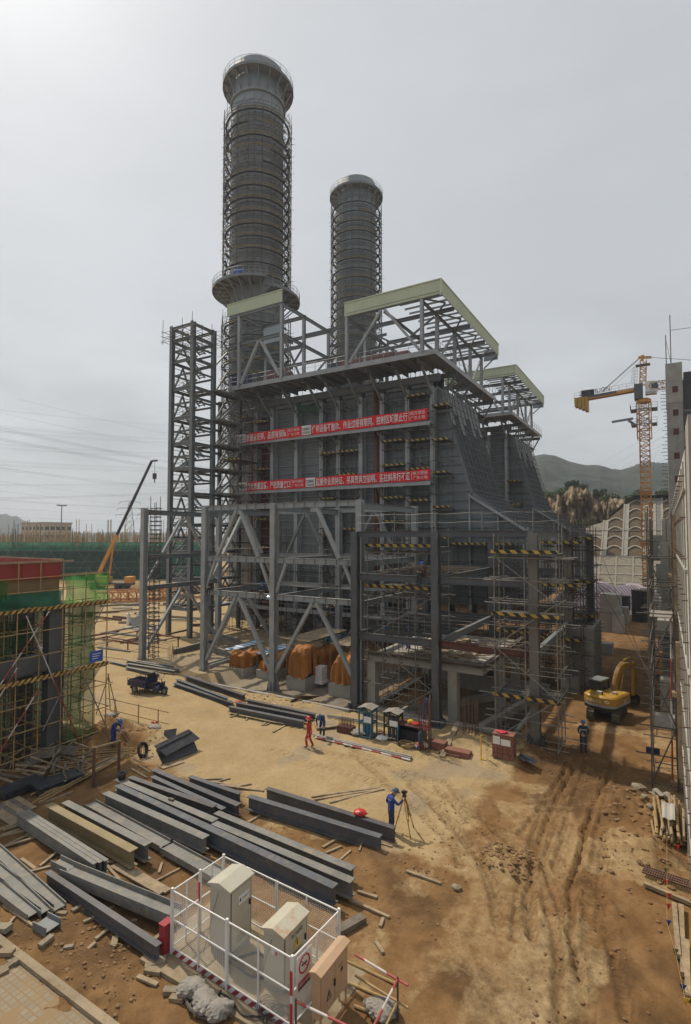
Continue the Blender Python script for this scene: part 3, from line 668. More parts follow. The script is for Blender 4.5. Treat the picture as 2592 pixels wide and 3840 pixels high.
    for j in range(9):
        yy = ya+.2+j*1.42; pts = []
        for i in range(14):
            x_, z_ = on_prof(i/13*.97); pts.append((x_+off, yy, z_+off*.6))
        MB().path(pts, .032, 5).build('standard', M['tube'], sc)
    for i in range(22):
        x_, z_ = on_prof(.02+i/21*.95); rod('ledger', (x_+off, ya-.9, z_+off*.6+.05), (x_+off, yb+.3, z_+off*.6+.05), .042, M['tube_k'], sc, 5)
    return t
b1 = boiler(0, True, 'front grey boiler house hung with red banners, green parapet above')
b2 = boiler(31.3, False, 'rear grey boiler house, mostly hidden behind the front one')

# scaffolds in the bays of the front boiler house
def bay_scaffold(x0, x1, y0, y1, z0, z1, boards, label, mt='tube', dz=1.75, name='scaffold', group=None, over=.35, nx=None, ny=None, braces=True):
    t = T(name, label, 'scaffold', ((x0+x1)/2, (y0+y1)/2, z0), group)
    k = nx or max(1, round((x1-x0)/1.5)); m = ny or max(1, round((y1-y0)/1.3)); rr = .032
    X_ = [x0+(x1-x0)*i/k for i in range(k+1)]; Y_ = [y0+(y1-y0)*j/m for j in range(m+1)]
    for x in X_:
        for y in Y_: rod('standard', (x, y, z0), (x, y, z1+random.choice((.3,.9,1.3))), rr, M[mt], t, 5)
    z = z0+.3
    while z < z1:
        for y in Y_: rod('ledger', (x0-over*random.uniform(.4,1.4), y+.05, z), (x1+over*random.uniform(.4,1.4), y+.05, z), rr, M[mt], t, 5)
        for x in X_[::1]: rod('transom', (x+.05, y0-over*random.uniform(.3,1.2), z+.06), (x+.05, y1+over*random.uniform(.3,1.2), z+.06), rr, M[mt], t, 5)
        z += dz
    if braces:
        z = z0+.4; f = 0
        while z+2*dz < z1:
            a, b = (x0, x1) if f % 2 == 0 else (x1, x0); rod('brace', (a, y0-.06, z), (b, y0-.06, z+2*dz), rr, M[mt], t, 5); f += 1; z += 2*dz
    for zb in boards:
        mb = MB().box(x0-.1, x1+.1, y0-.1, y1+.1, zb, zb+.05); dk = mb.build('deck', M['deck'], t)
        MB().box(x0-.15, x1+.15, y0-.14, y0-.11, zb+.06, zb+.25).build('toe_board', M['warn'], dk)
    return t
grp = 'narrow scaffolds between the columns of the front boiler house'
for a, b, bd in ((CX[1], CX[2], None), (0,0,None)):
    pass
for (x0, x1, bd, lb) in ((-45.3,-43.3,(10.4,13.9,20.3,26.4),'narrow scaffold before the rust red duct at the left end of the boiler front'),
                         (-35.1,-33.3,(12.0,16.2,21.6),'narrow scaffold in the middle bay of the boiler front, by the paired columns'),
                         (-32.7,-30.3,(8.4,12.6,18.9,21.6),'narrow scaffold in the bay just left of the red down pipe'),
                         (-26.9,-24.4,(9.2,13.4,16.0,19.6,22.3),'narrow scaffold in the bay just right of the red down pipe'),
                         (-23.8,-21.5,(8.8,12.2,15.6,19.0,22.1,27.0),'narrow scaffold in the last bay before the corner of the boiler front')):
    bay_scaffold(x0, x1, 53.35, 54.5, .2, 27.2, bd, lb, group=grp, nx=2 if x1-x0 > 2 else 1, ny=1)
bay_scaffold(-42.6, -39.5, 53.4, 54.5, .2, 12.5, (), 'low scaffold in the second bay of the boiler front', group=grp, nx=2, ny=1)
bay_scaffold(-38.8, -35.8, 53.4, 54.5, .2, 9.0, (5.8,), 'low scaffold in the third bay of the boiler front', group=grp, nx=2, ny=1)
bay_scaffold(-44.5, -22, 50.2, 52.2, .2, 3.0, (), 'low tangle of scaffold tubes along the foot of the boiler front', dz=.9, nx=10, ny=1, braces=False)
bay_scaffold(-20.6, -19.0, 52.6, 54.1, .2, 26.0, (8.2,11.6,14.8,18.4,21.8,25.4), 'narrow scaffold climbing the right corner of the front boiler house', ny=1, nx=1)
bay_scaffold(-18.6, -12.5, 52.9, 54.2, .2, 12.6, (4.0,7.4,11.0), 'scaffold standing under the sloping duct of the front boiler house', ny=1)
bay_scaffold(-20.7, -18.9, 83.9, 85.6, 6, 27.0, (9.5,13,16.6,20.2), 'narrow scaffold climbing the corner of the rear boiler house', ny=1, nx=1)
bay_scaffold(-12.5, -11.0, 97, 99, 6, 20.5, (12, 17.8), 'free-standing scaffold tower beside the rear duct, hill behind', ny=1, nx=1)
bay_scaffold(-42.4, -22, 55.2, 58, 28.3, 30.0, (), 'tangle of scaffold tubes under the top platform of the front boiler house', dz=.7, ny=2, nx=9, braces=False)
bay_scaffold(-21.0, -20.3, 55, 70, 25.5, 30, (27.6,), 'scaffold under the side gallery of the front boiler house', ny=9, nx=1, braces=False)
bay_scaffold(-21.0, -20.2, 86, 101, 25.5, 30, (27.6,), 'scaffold under the side gallery of the rear boiler house', ny=9, nx=1, braces=False)

# ------------------------------------------------------------------ banners
def banner(x0, x1, zt0, zt1, h, body, tail, label, ylev):
    """cloth strip tied to the handrail; x0..x1 along the walkway"""
    y = 52.28
    t = T('banner', label, 'banner', ((x0+x1)/2, y, min(zt0, zt1)-h), 'red safety banners on the walkways')
    ln = x1-x0
    wav = lambda a: .05*math.sin(a*19+zt0)+.03*math.sin(a*47)
    zt = lambda a: zt0+(zt1-zt0)*a - .07*math.sin(a*math.pi*3)**2
    MB().grid(lambda a, b: (x0+ln*a, y+wav(a)*(.3+b), zt(a)-h*(1-b)), 60, 4).build('cloth', M['banner'], t)
    lw = 1.35
    MB().grid(lambda a, b: (x0+.05+lw*a, y-.09+wav(a*lw/ln)*.5, zt(0)-h*.96+h*.92*b), 6, 2).build('white_patch', M['white'], t)
    mb = MB(); sx = (zt1-zt0)/ln
    ax = Vector((1,0,sx)).normalized()
    text_mesh(mb, 'CEEC', .42, (x0+.12, y-.13, zt(0)-h*.52), ax, (0,0,1), width=lw-.18, bold=.008)
    text_mesh(mb, '中国能建', .3, (x0+.12, y-.13, zt(0)-h*.86), ax, (0,0,1), width=lw-.18)
    mb.build('dark_lettering', M['ink'], t)
    mb = MB(); tw = 1.9
    text_mesh(mb, body, h*.8, (x0+lw+.2, y-.13, zt(.2)-h*.8), ax, (0,0,1), width=ln-lw-tw-.5, bold=.012)
    text_mesh(mb, '南方建投', h*.34, (x1-tw, y-.13, zt(.95)-h*.44), ax, (0,0,1), width=tw-.2)
    text_mesh(mb, '广东火电', h*.34, (x1-tw, y-.13, zt(.95)-h*.86), ax, (0,0,1), width=tw-.2)
    mb.box(x1-tw-.14, x1-tw-.1, y-.14, y-.13, zt(.95)-h*.9, zt(.95)-h*.12)
    mb.build('white_lettering', M['white'], t)
banner(-47.3, -37.2, 25.0, 25.1, 1.2, '质量意识强，品质有保障', '', 'upper left red banner with white lettering about quality awareness, on the higher walkway', 0)
banner(-37.15, -21.1, 25.1, 25.3, 1.2, '任何设备不擅动、作业过程有陪同、控制区域禁止行', '', 'upper right long red banner with white lettering, on the higher walkway', 0)
banner(-47.0, -36.6, 18.8, 18.82, 1.15, '强化质量监督，严把质量关口', '', 'lower left red banner with white lettering about quality supervision, on the lower walkway', 0)
banner(-36.55, -20.85, 18.82, 18.9, 1.15, '起重作业须持证、吊具索具查验明、歪拉斜吊行不通', '', 'lower right long red banner with white lettering, on the lower walkway', 0)

# ------------------------------------------------------------------ chimneys
def chimney(cx, cy, old, label):
    t = T('chimney', label, 'chimney', (cx, cy, 0))
    sh = M['shell_old'] if old else M['shell']; r = 4.0
    MB().lathe((cx,cy,0), [(r,0),(r,75.5),], 56).build('shaft', sh, t, True)
    MB().lathe((cx,cy,0), [(r+.002,75.5),(r+.002,84.4),(r-.25,84.5),(r-.25,80)], 56).build('top_section', M['shell'], t, True)
    mb = MB()
    for z in ((78.8,) if old else ()): mb.lathe((cx,cy,z), [(r,0),(r+.3,.05),(r+.3,.32),(r,.38)], 56)
    for z in [12+6.2*i for i in range(11)]: mb.lathe((cx,cy,z), [(r,0),(r+.09,.01),(r+.09,.12),(r,.13)], 48)
    mb.build('ring_stiffener', M['shell'], t)
    def gallery(z, ro, segs, nb, a0, a1, nm):
        g_ = MB().lathe((cx,cy,z), [(r+.02,0),(ro,0),(ro,-.1),(r+.02,-.1)], segs, a0, a1, True).build(nm, M['grate'], t)
        MB().lathe((cx,cy,z), [(ro+.01,.12),(ro+.01,-.3),(ro+.08,-.3),(ro+.08,.12)], segs, a0, a1, True).build('edge_channel', M['steel'], g_)
        for i in range(nb):
            a = a0+(a1-a0)*(i+.5)/nb; d = Vector((math.cos(a), math.sin(a), 0)); c = Vector((cx,cy,z)); side = Vector((-d.y, d.x, 0))
            mb = MB().bar(c+d*r+Vector((0,0,-.22)), c+d*ro+Vector((0,0,-.22)), .14, .22); mb.bar(c+d*(r-.02)+Vector((0,0,-2.6)), c+d*(ro-.25)+Vector((0,0,-.34)), .16, .16, side); mb.build('bracket', M['steel'], g_)
        mb = MB(); full = abs(a1-a0-2*math.pi) < .01
        for zz in (.6, 1.15):
            pts = [(cx+(ro+.02)*math.cos(a0+(a1-a0)*i/segs), cy+(ro+.02)*math.sin(a0+(a1-a0)*i/segs), z+zz) for i in range(segs+(0 if full else 1))]; mb.path(pts, .03, 5, full)
        for i in range(segs+(0 if full else 1)): a = a0+(a1-a0)*i/segs; mb.tube((cx+(ro+.02)*math.cos(a), cy+(ro+.02)*math.sin(a), z), (cx+(ro+.02)*math.cos(a), cy+(ro+.02)*math.sin(a), z+1.15), .032, 5)
        mb.build('railing', M['steel_lt'], g_)
    tau = 2*math.pi
    gallery(82.0, 5.45, 28, 18, 0, tau, 'top_gallery')
    if old:
        gallery(49.4, 6.7, 24, 12, R(150), R(322), 'upper_gallery')
        gallery(48.3, 6.6, 8, 5, R(-30), R(60), 'lower_gallery')
    return t
STX, STY = -53.66, 63.4
c1 = chimney(STX, STY, True, 'taller-looking nearer chimney wrapped in dark scaffold, with a ring gallery half way down')
c2 = chimney(STX, STY+31.3, False, 'further blue-grey chimney right of the nearer one, scaffolded almost to its top gallery')
def ring_scaffold(cx, cy, z0, z1, label, dz=1.92, mt='tube', nst=26):
    t = T('scaffold', label, 'scaffold', (cx, cy, z0)); ri, ro = 4.22, 5.25; tau = 2*math.pi
    for i in range(nst):
        a = tau*i/nst + random.uniform(-.03,.03); p = Vector((cx+ro*math.cos(a), cy+ro*math.sin(a), z0-.5)); rod('standard', p, (p.x, p.y, z1+random.choice((1.2,1.2,2.0,2.6))), .035, M[mt], t, 5)
    for i in range(nst//2):
        a = tau*(i+.5)/(nst//2); p = Vector((cx+ri*math.cos(a), cy+ri*math.sin(a), z0-.5)); rod('standard', p, (p.x, p.y, z1+1.0), .035, M[mt], t, 5)
    nl = int((z1-z0)/dz)
    for kz in range(nl+1):
        z = z0+kz*dz+random.uniform(-.09,.09); s0 = random.randrange(nst); s1 = s0+(nst if random.random() < .45 else int(nst*random.uniform(.55,.95))); d0 = random.randrange(nst); d1 = d0+(nst if random.random() < .5 else int(nst*random.uniform(.7,.95)))
        # deck boards: short straight planks overlapping round the shaft, slightly uneven
        mb = MB(); 
        for i in range(d0, d1):
            a, b = tau*i/nst, tau*(i+1)/nst+.03; zz = z+random.uniform(-.03,.05)
            q = [(cx+rr*math.cos(an), cy+rr*math.sin(an)) for an, rr in ((a,ro-.52),(a,ro-.2),(b,ro-.2),(b,ro-.52))]
            mb.add([(x,y,zz) for x,y in q]+[(x,y,zz+.05) for x,y in q], [(3,2,1,0),(4,5,6,7),(0,1,5,4),(1,2,6,5),(2,3,7,6),(3,0,4,7)])
        dk = mb.build('deck', M['deck'], t)
        mb = MB()
        for i in range(s0, s1):
            a, b = tau*i/nst, tau*(i+1)/nst; rr = ro+.03
            mb.bar((cx+rr*math.cos(a), cy+rr*math.sin(a), z+.2), (cx+rr*math.cos(b), cy+rr*math.sin(b), z+.2), .03, .22)
        mb.build('toe_board', M['warn_d'], dk)
        for zz, rr in ((z-.08, ro), (z+.62, ro+.04), (z+1.2, ro+.04), (z-.08, ri), (z+1.5, ri+.05)):
            pts = [(cx+rr*math.cos(tau*i/nst), cy+rr*math.sin(tau*i/nst), zz+random.uniform(-.02,.02)) for i in range(nst)]
            MB().path(pts, .03, 4, True).build('ledger', M[mt], t)
        mb = MB()
        for i in range(nst):
            a = tau*i/nst; d = random.uniform(.1,.6); mb.tube((cx+(ri-.15)*math.cos(a), cy+(ri-.15)*math.sin(a), z-.14), (cx+(ro+d)*math.cos(a), cy+(ro+d)*math.sin(a), z-.14), .03, 4)
        for i in range(0, nst, 2):
            a, b = tau*i/nst, tau*(i+1)/nst; mb.tube((cx+(ro+.05)*math.cos(a), cy+(ro+.05)*math.sin(a), z), (cx+(ro+.05)*math.cos(b), cy+(ro+.05)*math.sin(b), z+dz), .03, 4)
        for i in range(9):
            a = random.uniform(0, tau); rr = ro+random.uniform(-.1,.12); l_ = random.uniform(.1,.34); zz = z+random.uniform(.1,1.7); mb.tube((cx+rr*math.cos(a-l_), cy+rr*math.sin(a-l_), zz), (cx+rr*math.cos(a+l_), cy+rr*math.sin(a+l_), zz+random.uniform(-.5,.5)), .03, 4)
        tag(mb.build('transom_ring', M[mt], t), None, None, None, 'stuff')
    return t
ring_scaffold(STX, STY, 50.2, 75.2, 'dark ring scaffold around the upper shaft of the nearer chimney', mt='tube_k')
ring_scaffold(STX, STY, 24.0, 44.0, 'ring scaffold around the nearer chimney below its half-way gallery', mt='tube_k')
ring_scaffold(STX, STY+31.3, 36.0, 79.5, 'tall dark ring scaffold around the further chimney', mt='tube_k')

# ------------------------------------------------------------------ stair tower left of the boiler house
def stair_tower():
    t = T('stair_tower', 'tall open grey steel stair tower left of the boiler front', 'stair tower', (-49.5, 46.6, 0))
    xs = (-51.3, -47.75); ys = (44.9, 48.3)
    for x in xs:
        for y in ys: ib('column', (x, y, 0), (x, y, 37.5), .5, .46, M['steel'], t, (0,1,0))
    for x, y in ((-47.75, 53.2), (-51.3, 53.2)): ib('column', (x, y, 0), (x, y, 30), .45, .4, M['steel_dk'], t, (0,1,0))
    lev = [3.3, 6.6, 9.9, 13.2, 16.9, 19.9, 22.9, 26.0, 29.6, 33.0, 35.6, 37.2]
    for i, z in enumerate(lev):
        for y in ys: ib('beam', (xs[0]+.25, y, z), (xs[1]-.25, y, z), .34, .22, M['steel'], t)
        for x in xs: ib('beam', (x, ys[0]+.25, z), (x, ys[1]-.25, z), .34, .22, M['steel'], t)
        if z < 31:
            for x in xs: ib('beam', (x, ys[1]+.25, z), (x, 53, z), .3, .2, M['steel'], t)
            MB().box(xs[0]+.2, xs[1]-.2, ys[1]-1.1, ys[1]-.2, z+.18, z+.24).box(xs[1]-.1, xs[1]+1.2, ys[1]-.2, 53, z+.18, z+.24).build('landing', M['grate'], t)
            railing(t, [(xs[0]+.2, ys[0]+.15, z+.24), (xs[1]-.2, ys[0]+.15, z+.24)]); railing(t, [(xs[1]+1.2, ys[1], z+.24), (xs[1]+1.2, 52.8, z+.24)])
            railing(t, [(xs[0]+.1, ys[0]+.1, z+.24), (xs[0]+.1, ys[1], z+.24)])
    for a, b in zip(lev[:-2], lev[1:-1]):
        m = (a+b)/2
        for y in ys: ib('beam', (xs[0]+.25, y, m), (xs[1]-.25, y, m), .22, .16, M['steel'], t)
        for x in xs: ib('beam', (x, ys[0]+.25, m+.2), (x, ys[1]-.25, m+.2), .2, .16, M['steel'], t)
        # inverted V on the left face, stair flight inside
        c = (ys[0]+ys[1])/2
        for y in (ys[0]+.3, ys[1]-.3): bx('brace', (xs[0], y, a+.2), (xs[0], c, b-.25), .18, .18, M['steel'], t, (1,0,0))
        for y, e in ((48.6, 1), (52.7, -1)): bx('brace', (xs[1], y, a+.2), (xs[1], 50.7, b-.2), .18, .18, M['steel'], t, (1,0,0))
        f = MB(); y0, y1 = ys[0]+.6, ys[1]-.5
        for sx, (ya, yb) in ((-50.5, (y0, y1)), (-49.1, (y1, y0))):
            za, zb = (a+.2, m+.2) if ya == y0 else (m+.2, b+.2)
            for dx in (-.45, .45): f.bar((sx+dx, ya, za), (sx+dx, yb, zb), .05, .24)
            for i in range(9): q = (i+.5)/9; f.box(sx-.44, sx+.44, lerp(ya, yb, q)-.13, lerp(ya, yb, q)+.13, lerp(za, zb, q)-.02, lerp(za, zb, q)+.02)
            f.tube((sx-.45, ya, za+1), (sx-.45, yb, zb+1), .03, 5); f.tube((sx-.45, ya, za+.5), (sx-.45, yb, zb+.5), .025, 5)
        f.build('stair_flight', M['steel_lt'], t)
        for x in (xs[0]-.1, xs[1]+.1): bx('rail', (x, ys[0], b-.5), (x, ys[1], b-.5), .06, .06, M['steel'], t)
        f = MB(); sx = -47.0
        for dx in (-.4, .4): f.bar((sx+dx, ys[1]+.2, a+.2), (sx+dx, 52.6, b+.2), .05, .24)
        for i in range(12): q = (i+.5)/12; f.box(sx-.4, sx+.4, lerp(48.5, 52.6, q)-.12, lerp(48.5, 52.6, q)+.12, lerp(a, b, q)+.18, lerp(a, b, q)+.22)
        if b < 31: f.build('stair_flight', M['steel_lt'], t)
stair_tower()
bay_scaffold(-52.2, -47.2, 44.2, 49.0, 35.2, 37.0, (), 'scaffold around the top of the stair tower', dz=.6, nx=3, ny=3)
bay_scaffold(-47.2, -44.6, 49.5, 53.4, 0.2, 29.5, (5.5,12.2,21.2), 'scaffold between the stair tower and the boiler front', nx=2, ny=2)
bay_scaffold(-50.8, -46.8, 55.5, 58.6, 20, 33.0, (24,28), 'scaffold between the stair tower and the nearer chimney', nx=2, ny=2)

# ------------------------------------------------------------------ pipe rack in front
def pipe_rack():
    t = T('pipe_rack', 'light grey braced steel pipe rack in front of the boiler house', 'steel frame', (-31.6, 40, -.7), None)
    xs = (-43.7, -35.5, -27.7, -19.6); ya, yb = 35.1, 45.3; zt = 14.65; mt = M['steel_lt']
    for x in xs:
        for y in (ya, yb):
            c = ib('column', (x, y, -.6), (x, y, zt), .52, .5, mt, t, (0,1,0))
            mb = MB().box(x-.5, x+.5, y-.5, y+.5, -.75, -.6)
            for s in (-.28, 0, .28):
                for e in (-1, 1): mb.add([(x+s-.015, y+e*.26, -.6),(x+s+.015, y+e*.26, -.6),(x+s+.015, y+e*.48, -.6),(x+s-.015, y+e*.48, -.6),(x+s-.015, y+e*.27, .2),(x+s+.015, y+e*.27, .2),(x+s+.015, y+e*.3, .2),(x+s-.015, y+e*.3, .2)], [(0,1,2,3),(4,5,6,7),(0,1,5,4),(1,2,6,5),(2,3,7,6),(3,0,4,7)])
            mb.build('base_plate', M['steel'], t)
        for z in (14.3, 9.9, 6.9): ib('beam', (x, ya+.26, z-.05), (x, yb-.26, z-.05), .5 if z > 14 else .45, .26, M['steel'], t)
    for z in (14.43, 9.94, 6.95):
        for a, b in ((1,2), (2,3)):
            for y in (ya, yb): ib('beam', (xs[a]+.27, y, z), (xs[b]-.27, y, z), .44, .26, mt, t)
            mb = MB()
            for i in range(1, 8):
                x = lerp(xs[a], xs[b], i/8); mb.box(x-.008, x+.008, ya-.125, ya-.015, z-.195, z+.195)
            mb.build('web_stiffener', mt, t)
    def br(p, q, w=.26, m=None): bx('brace', p, q, w, w, m or mt, t, (0,1,0) if abs(p[1]-q[1]) < .1 else (1,0,0))
    def gus(x, y, z, ax): 
        mb = MB()
        if ax == 'x': mb.box(x-.42, x+.42, y-.02, y+.02, z-.36, z)
        else: mb.box(x-.02, x+.02, y-.42, y+.42, z-.36, z)
        mb.build('gusset', mt, t)
    for y, m_ in ((ya, mt), (yb, M['steel'])):
        for a, b in ((1,2), (2,3)):
            xm = (xs[a]+xs[b])/2; xl, xr = xs[a], xs[b]
            if not (y == ya and a == 2): br((xm-.2, y, 14.15), (xm-2.35, y, 10.2), .26, m_)
            br((xm+.2, y, 14.15), (xm+2.25, y, 10.2), .26, m_); gus(xm, y, 14.2, 'x')
            br((xl+1.25, y, 9.7), (xl+.25, y, 7.3), .22, m_); br((xr-1.35, y, 9.7), (xr-.28, y, 7.4), .22, m_)
            if not (y == yb): br((xm-.2, y, 6.7), (xl+.25, y, .9), .27, m_); br((xm+.2, y, 6.7), (xr-.25, y, .9), .27, m_); gus(xm, y, 6.72, 'x')
            elif a == 2: br((xm-.2, y, 6.7), (xl+.25, y, .9), .24, m_)
    for x in (xs[0], xs[1]):
        ym = (ya+yb)/2
        br((x, ym-.2, 14.0), (x, ya+2.3, 10.2)); br((x, ym+.2, 14.0), (x, yb-2.3, 10.2))
        br((x, ya+1.9, 9.6), (x, ya+.3, 7.4), .2); br((x, yb-1.9, 9.6), (x, yb-.3, 7.4), .2)
        br((x, ym-.2, 6.6), (x, ya+.4, .9)); br((x, ym+.2, 6.6), (x, yb-.4, .9))
    # ladder of rungs on scaffold poles by the left column
pipe_rack()
bay_scaffold(-43.2, -42.4, 35.4, 35.9, 0, 14.9, (), 'ladder-like scaffold pole pair on the left column of the pipe rack', dz=.42, nx=1, ny=1, over=.12, braces=False)
bay_scaffold(-20.9, -20.1, 44.2, 45.0, -.5, 14.2, (3.2, 7.0, 10.8), 'narrow scaffold beside a rear column of the pipe rack', dz=.9, nx=1, ny=1, braces=False)
bay_scaffold(-28.8, -28.1, 44.2, 45.0, -.5, 11.5, (4.2,), 'narrow scaffold beside the middle rear column of the pipe rack', dz=.9, nx=1, ny=1, braces=False)

# ------------------------------------------------------------------ dark frame at the right with its slab and scaffolds
def side_frame():
    t = T('steel_structure', 'dark grey two-storey steel frame over a concrete slab, right of the pipe rack', 'steel frame', (-12.5, 39, 0))
    xs = (-18.5, -12.6, -6.6); ya, yb = 32.5, 45.3; mt = M['steel_dk']
    for x in xs:
        for y in (ya, yb):
            ib('column', (x, y, 0), (x, y, 12.25 if not (x == xs[2] and y == ya) else 12.1), .5, .5, M['steel_dk'] if x != xs[2] else mat('dusty_dark_steel_%d' % int(y), (.165,.155,.14), .6, .15, 1, (.22,.18,.12), .3), t, (0,1,0))
            mb = MB().box(x-.45, x+.45, y-.45, y+.45, gz(x, y)-.2, .06)
            for s in (-.2, .2):
                for e in (-1, 1): mb.box(x+s-.015, x+s+.015, y+e*.38-.12, y+e*.38+.12, .06, .5); mb.box(x+e*.38-.12, x+e*.38+.12, y+s-.015, y+s+.015, .06, .5)
            mb.build('base_plate', mt, t)
    for z, h in ((12.08, .38), (9.15, .44), (5.12, .46)):
        for y in (ya, yb):
            for a, b in ((0,1), (1,2)):
                if y == ya or z < 12: ib('beam', (xs[a]+.26, y, z), (xs[b]-.26, y, z), h, .26, M['rust'] if (z == 5.12 and a == 1 and y == ya) else mt, t)
        for x in xs:
            if x == xs[2] and z == 9.15: continue
            ib('beam', (x, ya+.26, z-.03), (x, yb-.26, z-.03), h, .28, M['steel'] if z < 9 and x != xs[0] else mt, t)
    ib('beam', (xs[2], yb+.26, 12.05), (xs[2], 51.5, 12.05), .45, .28, mt, t)
    ib('column', (xs[2]+.9, 51.3, 0), (xs[2]+.9, 51.3, 12), .5, .5, mt, t, (0,1,0))
    for i in range(9):
        y = ya+1.4+i*1.28; ib('joist', (xs[0]+.2, y, 9.28), (xs[1]-.2, y, 9.28), .22, .12, M['plank'] if i % 2 else mt, t)
    for i in range(7):
        y = ya+1.6+i*1.6; ib('joist', (xs[0]+.2, y, 5.25), (xs[1]-.2, y, 5.25), .22, .12, mt, t)
side_frame()
t = T('guard_line', 'thin posts and wire line along the top beam of the dark steel frame', 'guard line', (-12, 32.5, 12.27))
for x in (-18.5, -15.5, -12.6, -9.6, -6.6, -5.2): rod('post', (x, 32.5, 12.27), (x, 32.5, 13.5), .025, M['tube_g'], t, 5)
for z in (12.85, 13.4): MB().path([(lerp(-18.5,-5.2,q/20), 32.5, z-.07*math.sin(q/20*5*math.pi)**2) for q in range(21)], .012, 4).build('wire', M['tube_g'], t)
for i, (x, y, z0, z1) in enumerate(((-18.2,32.22,2,12),(-12.35,32.22,1.5,11.8),(-12.2,32.3,4.5,8.8),(-27.4,34.8,3,14),(-35.2,34.8,2,9.5))): S(MB().path([(x+.06*math.sin(q*1.7+i), y, lerp(z0, z1, q/14)) for q in range(15)], .014, 4), 'hanging_cable', M['black'], ('dark cable hanging down the left front column of the dark frame', 'dark cable hanging down the middle front column of the dark frame', 'short cable loop on the middle front column of the dark frame', 'cable hanging down the middle column of the pipe rack', 'cable hanging down the second column of the pipe rack')[i], 'cable')
for i, (a, b, z) in enumerate(((-35.3,-27.9,8.05),(-27.5,-19.8,8.05),(-35.3,-27.9,11.0))): S(MB().path([(lerp(a,b,q/12), 35.0, z-.12*math.sin(q/12*math.pi)) for q in range(13)], .012, 4), 'safety_line', M['tube_g'], ('safety line over the third beam between the second and middle rack columns', 'safety line over the third beam right of the middle rack column', 'safety line over the second beam left of the middle rack column')[i], 'line')
def slab():
    t = T('concrete_deck', 'concrete slab in dark timber formwork above the pit, under the dark steel frame', 'concrete slab', (-13.5, 39, -2.4))
    MB().box(-18.1, -10.0, 33.7, 44.3, 3.2, 3.62).build('slab', M['concrete_lt'], t)
    mb = MB(); mb.box(-18.25, -9.85, 33.55, 33.68, 3.63, 4.0); mb.box(-9.98, -9.85, 33.7, 44.3, 3.63, 4.0); mb.box(-18.25, -9.85, 33.4, 33.55, 3.64, 3.74); mb.box(-18.25, -9.85, 33.38, 33.53, 3.86, 3.96); mb.box(-9.84, -9.7, 33.5, 44.3, 3.86, 3.96); mb.box(-9.84, -9.7, 33.5, 44.3, 3.64, 3.74)
    mb.build('edge_formwork', M['plank_dk'], t)
    for x, y in ((-17.9,33.95),(-12.0,33.95),(-17.9,43.8),(-10.4,43.8),(-10.4,39)): MB().box(x-.3, x+.3, y-.3, y+.3, -2.4, 3.198).build('pillar', M['concrete_lt'], t)
    mb = MB(); mb.box(-18.2,-8.0,33.05,33.25,-2.4,.25); mb.box(-8.1,-7.9,33.25,44,-2.4,.2); mb.box(-18.2,-17.75,33.3,44,-2.4,.1); mb.box(-18.2,-7.9,44.0,44.25,-2.4,.5)
    mb.build('pit_wall', M['concrete'], t)
    mb = MB(); mb.bar((-16.8, 33.6, -.3), (-11.6, 41.5, -.3), .5, .5); mb.bar((-10.6, 34.4, -.5), (-8.6, 43, -.2), .45, .5); mb.build('pit_beam', M['concrete_lt'], t)
    mb = MB(); random.seed(3)
    for i in range(46):
        x = random.uniform(-16.5,-10.6); y = random.uniform(34.5,43.5); a = random.uniform(-.7,.7); ln = random.uniform(.6,2.4)
        mb.bar((x, y, 3.68+random.uniform(0,.15)), (x+ln*math.cos(a), y+ln*math.sin(a), 3.7+random.uniform(0,.1)), .12, .05)
    for i in range(12): x = random.uniform(-16,-11.5); y = random.uniform(35,43); mb.box(x, x+random.uniform(.4,1.1), y, y+random.uniform(.3,.9), 3.63, 3.7+random.uniform(0,.25))
    mb.build('scattered_timber', M['plank'], t)
slab()
bay_scaffold(-18.0, -13.2, 33.3, 36.5, -1.5, 11.2, (8.35, 11.15), 'galvanised scaffold inside the left bay of the dark steel frame', mt='tube_g', nx=4, ny=2, dz=1.5)
bay_scaffold(-12.0, -8.4, 44.5, 47.2, 0, 12.0, (4.1, 8.2), 'scaffold standing behind the dark steel frame', nx=3, ny=2, dz=1.4)
bay_scaffold(-8.6, -5.2, 31.4, 33.6, 0, 11.2, (2.75, 7.35, 10.9), 'scaffold with striped toe boards around the dusty front column', mt='tube_g', nx=2, ny=2, dz=1.3, over=.7)
bay_scaffold(-8.2, -5.6, 44.3, 47.0, 0, 12.2, (3.9, 8.0, 11.3), 'scaffold with striped toe boards around the rear column above the concrete block', nx=3, ny=2, dz=1.2, over=.6)
bay_scaffold(-7.0, -5.3, 48.5, 52.5, 0, 12.4, (5.2, 8.0, 11.6), 'scaffold against the tall concrete block, right end of the steel frame', nx=2, ny=2, dz=1.3, over=.6)
S(MB().box(-7.0, -5.0, 46.6, 52.5, -.2, 4.6), 'concrete_block', M['concrete'], 'tall grey concrete block at the right end of the dark steel frame', 'concrete block')
S(MB().box(-7.2, -5.9, 44.7, 45.9, -.3, 1.0).box(-7.05,-6.05,44.85,45.75,1.0,1.05), 'plinth', M['concrete'], 'low concrete plinth under the rear column, behind the excavator', 'plinth')
# kerb of the yard and of the pit
mb = MB(); mb.box(-33.2, -18.6, 31.75, 32.0, -.9, .22); S(mb, 'retaining_kerb', M['concrete'], 'low concrete wall edging the sunken pump yard', 'low wall')
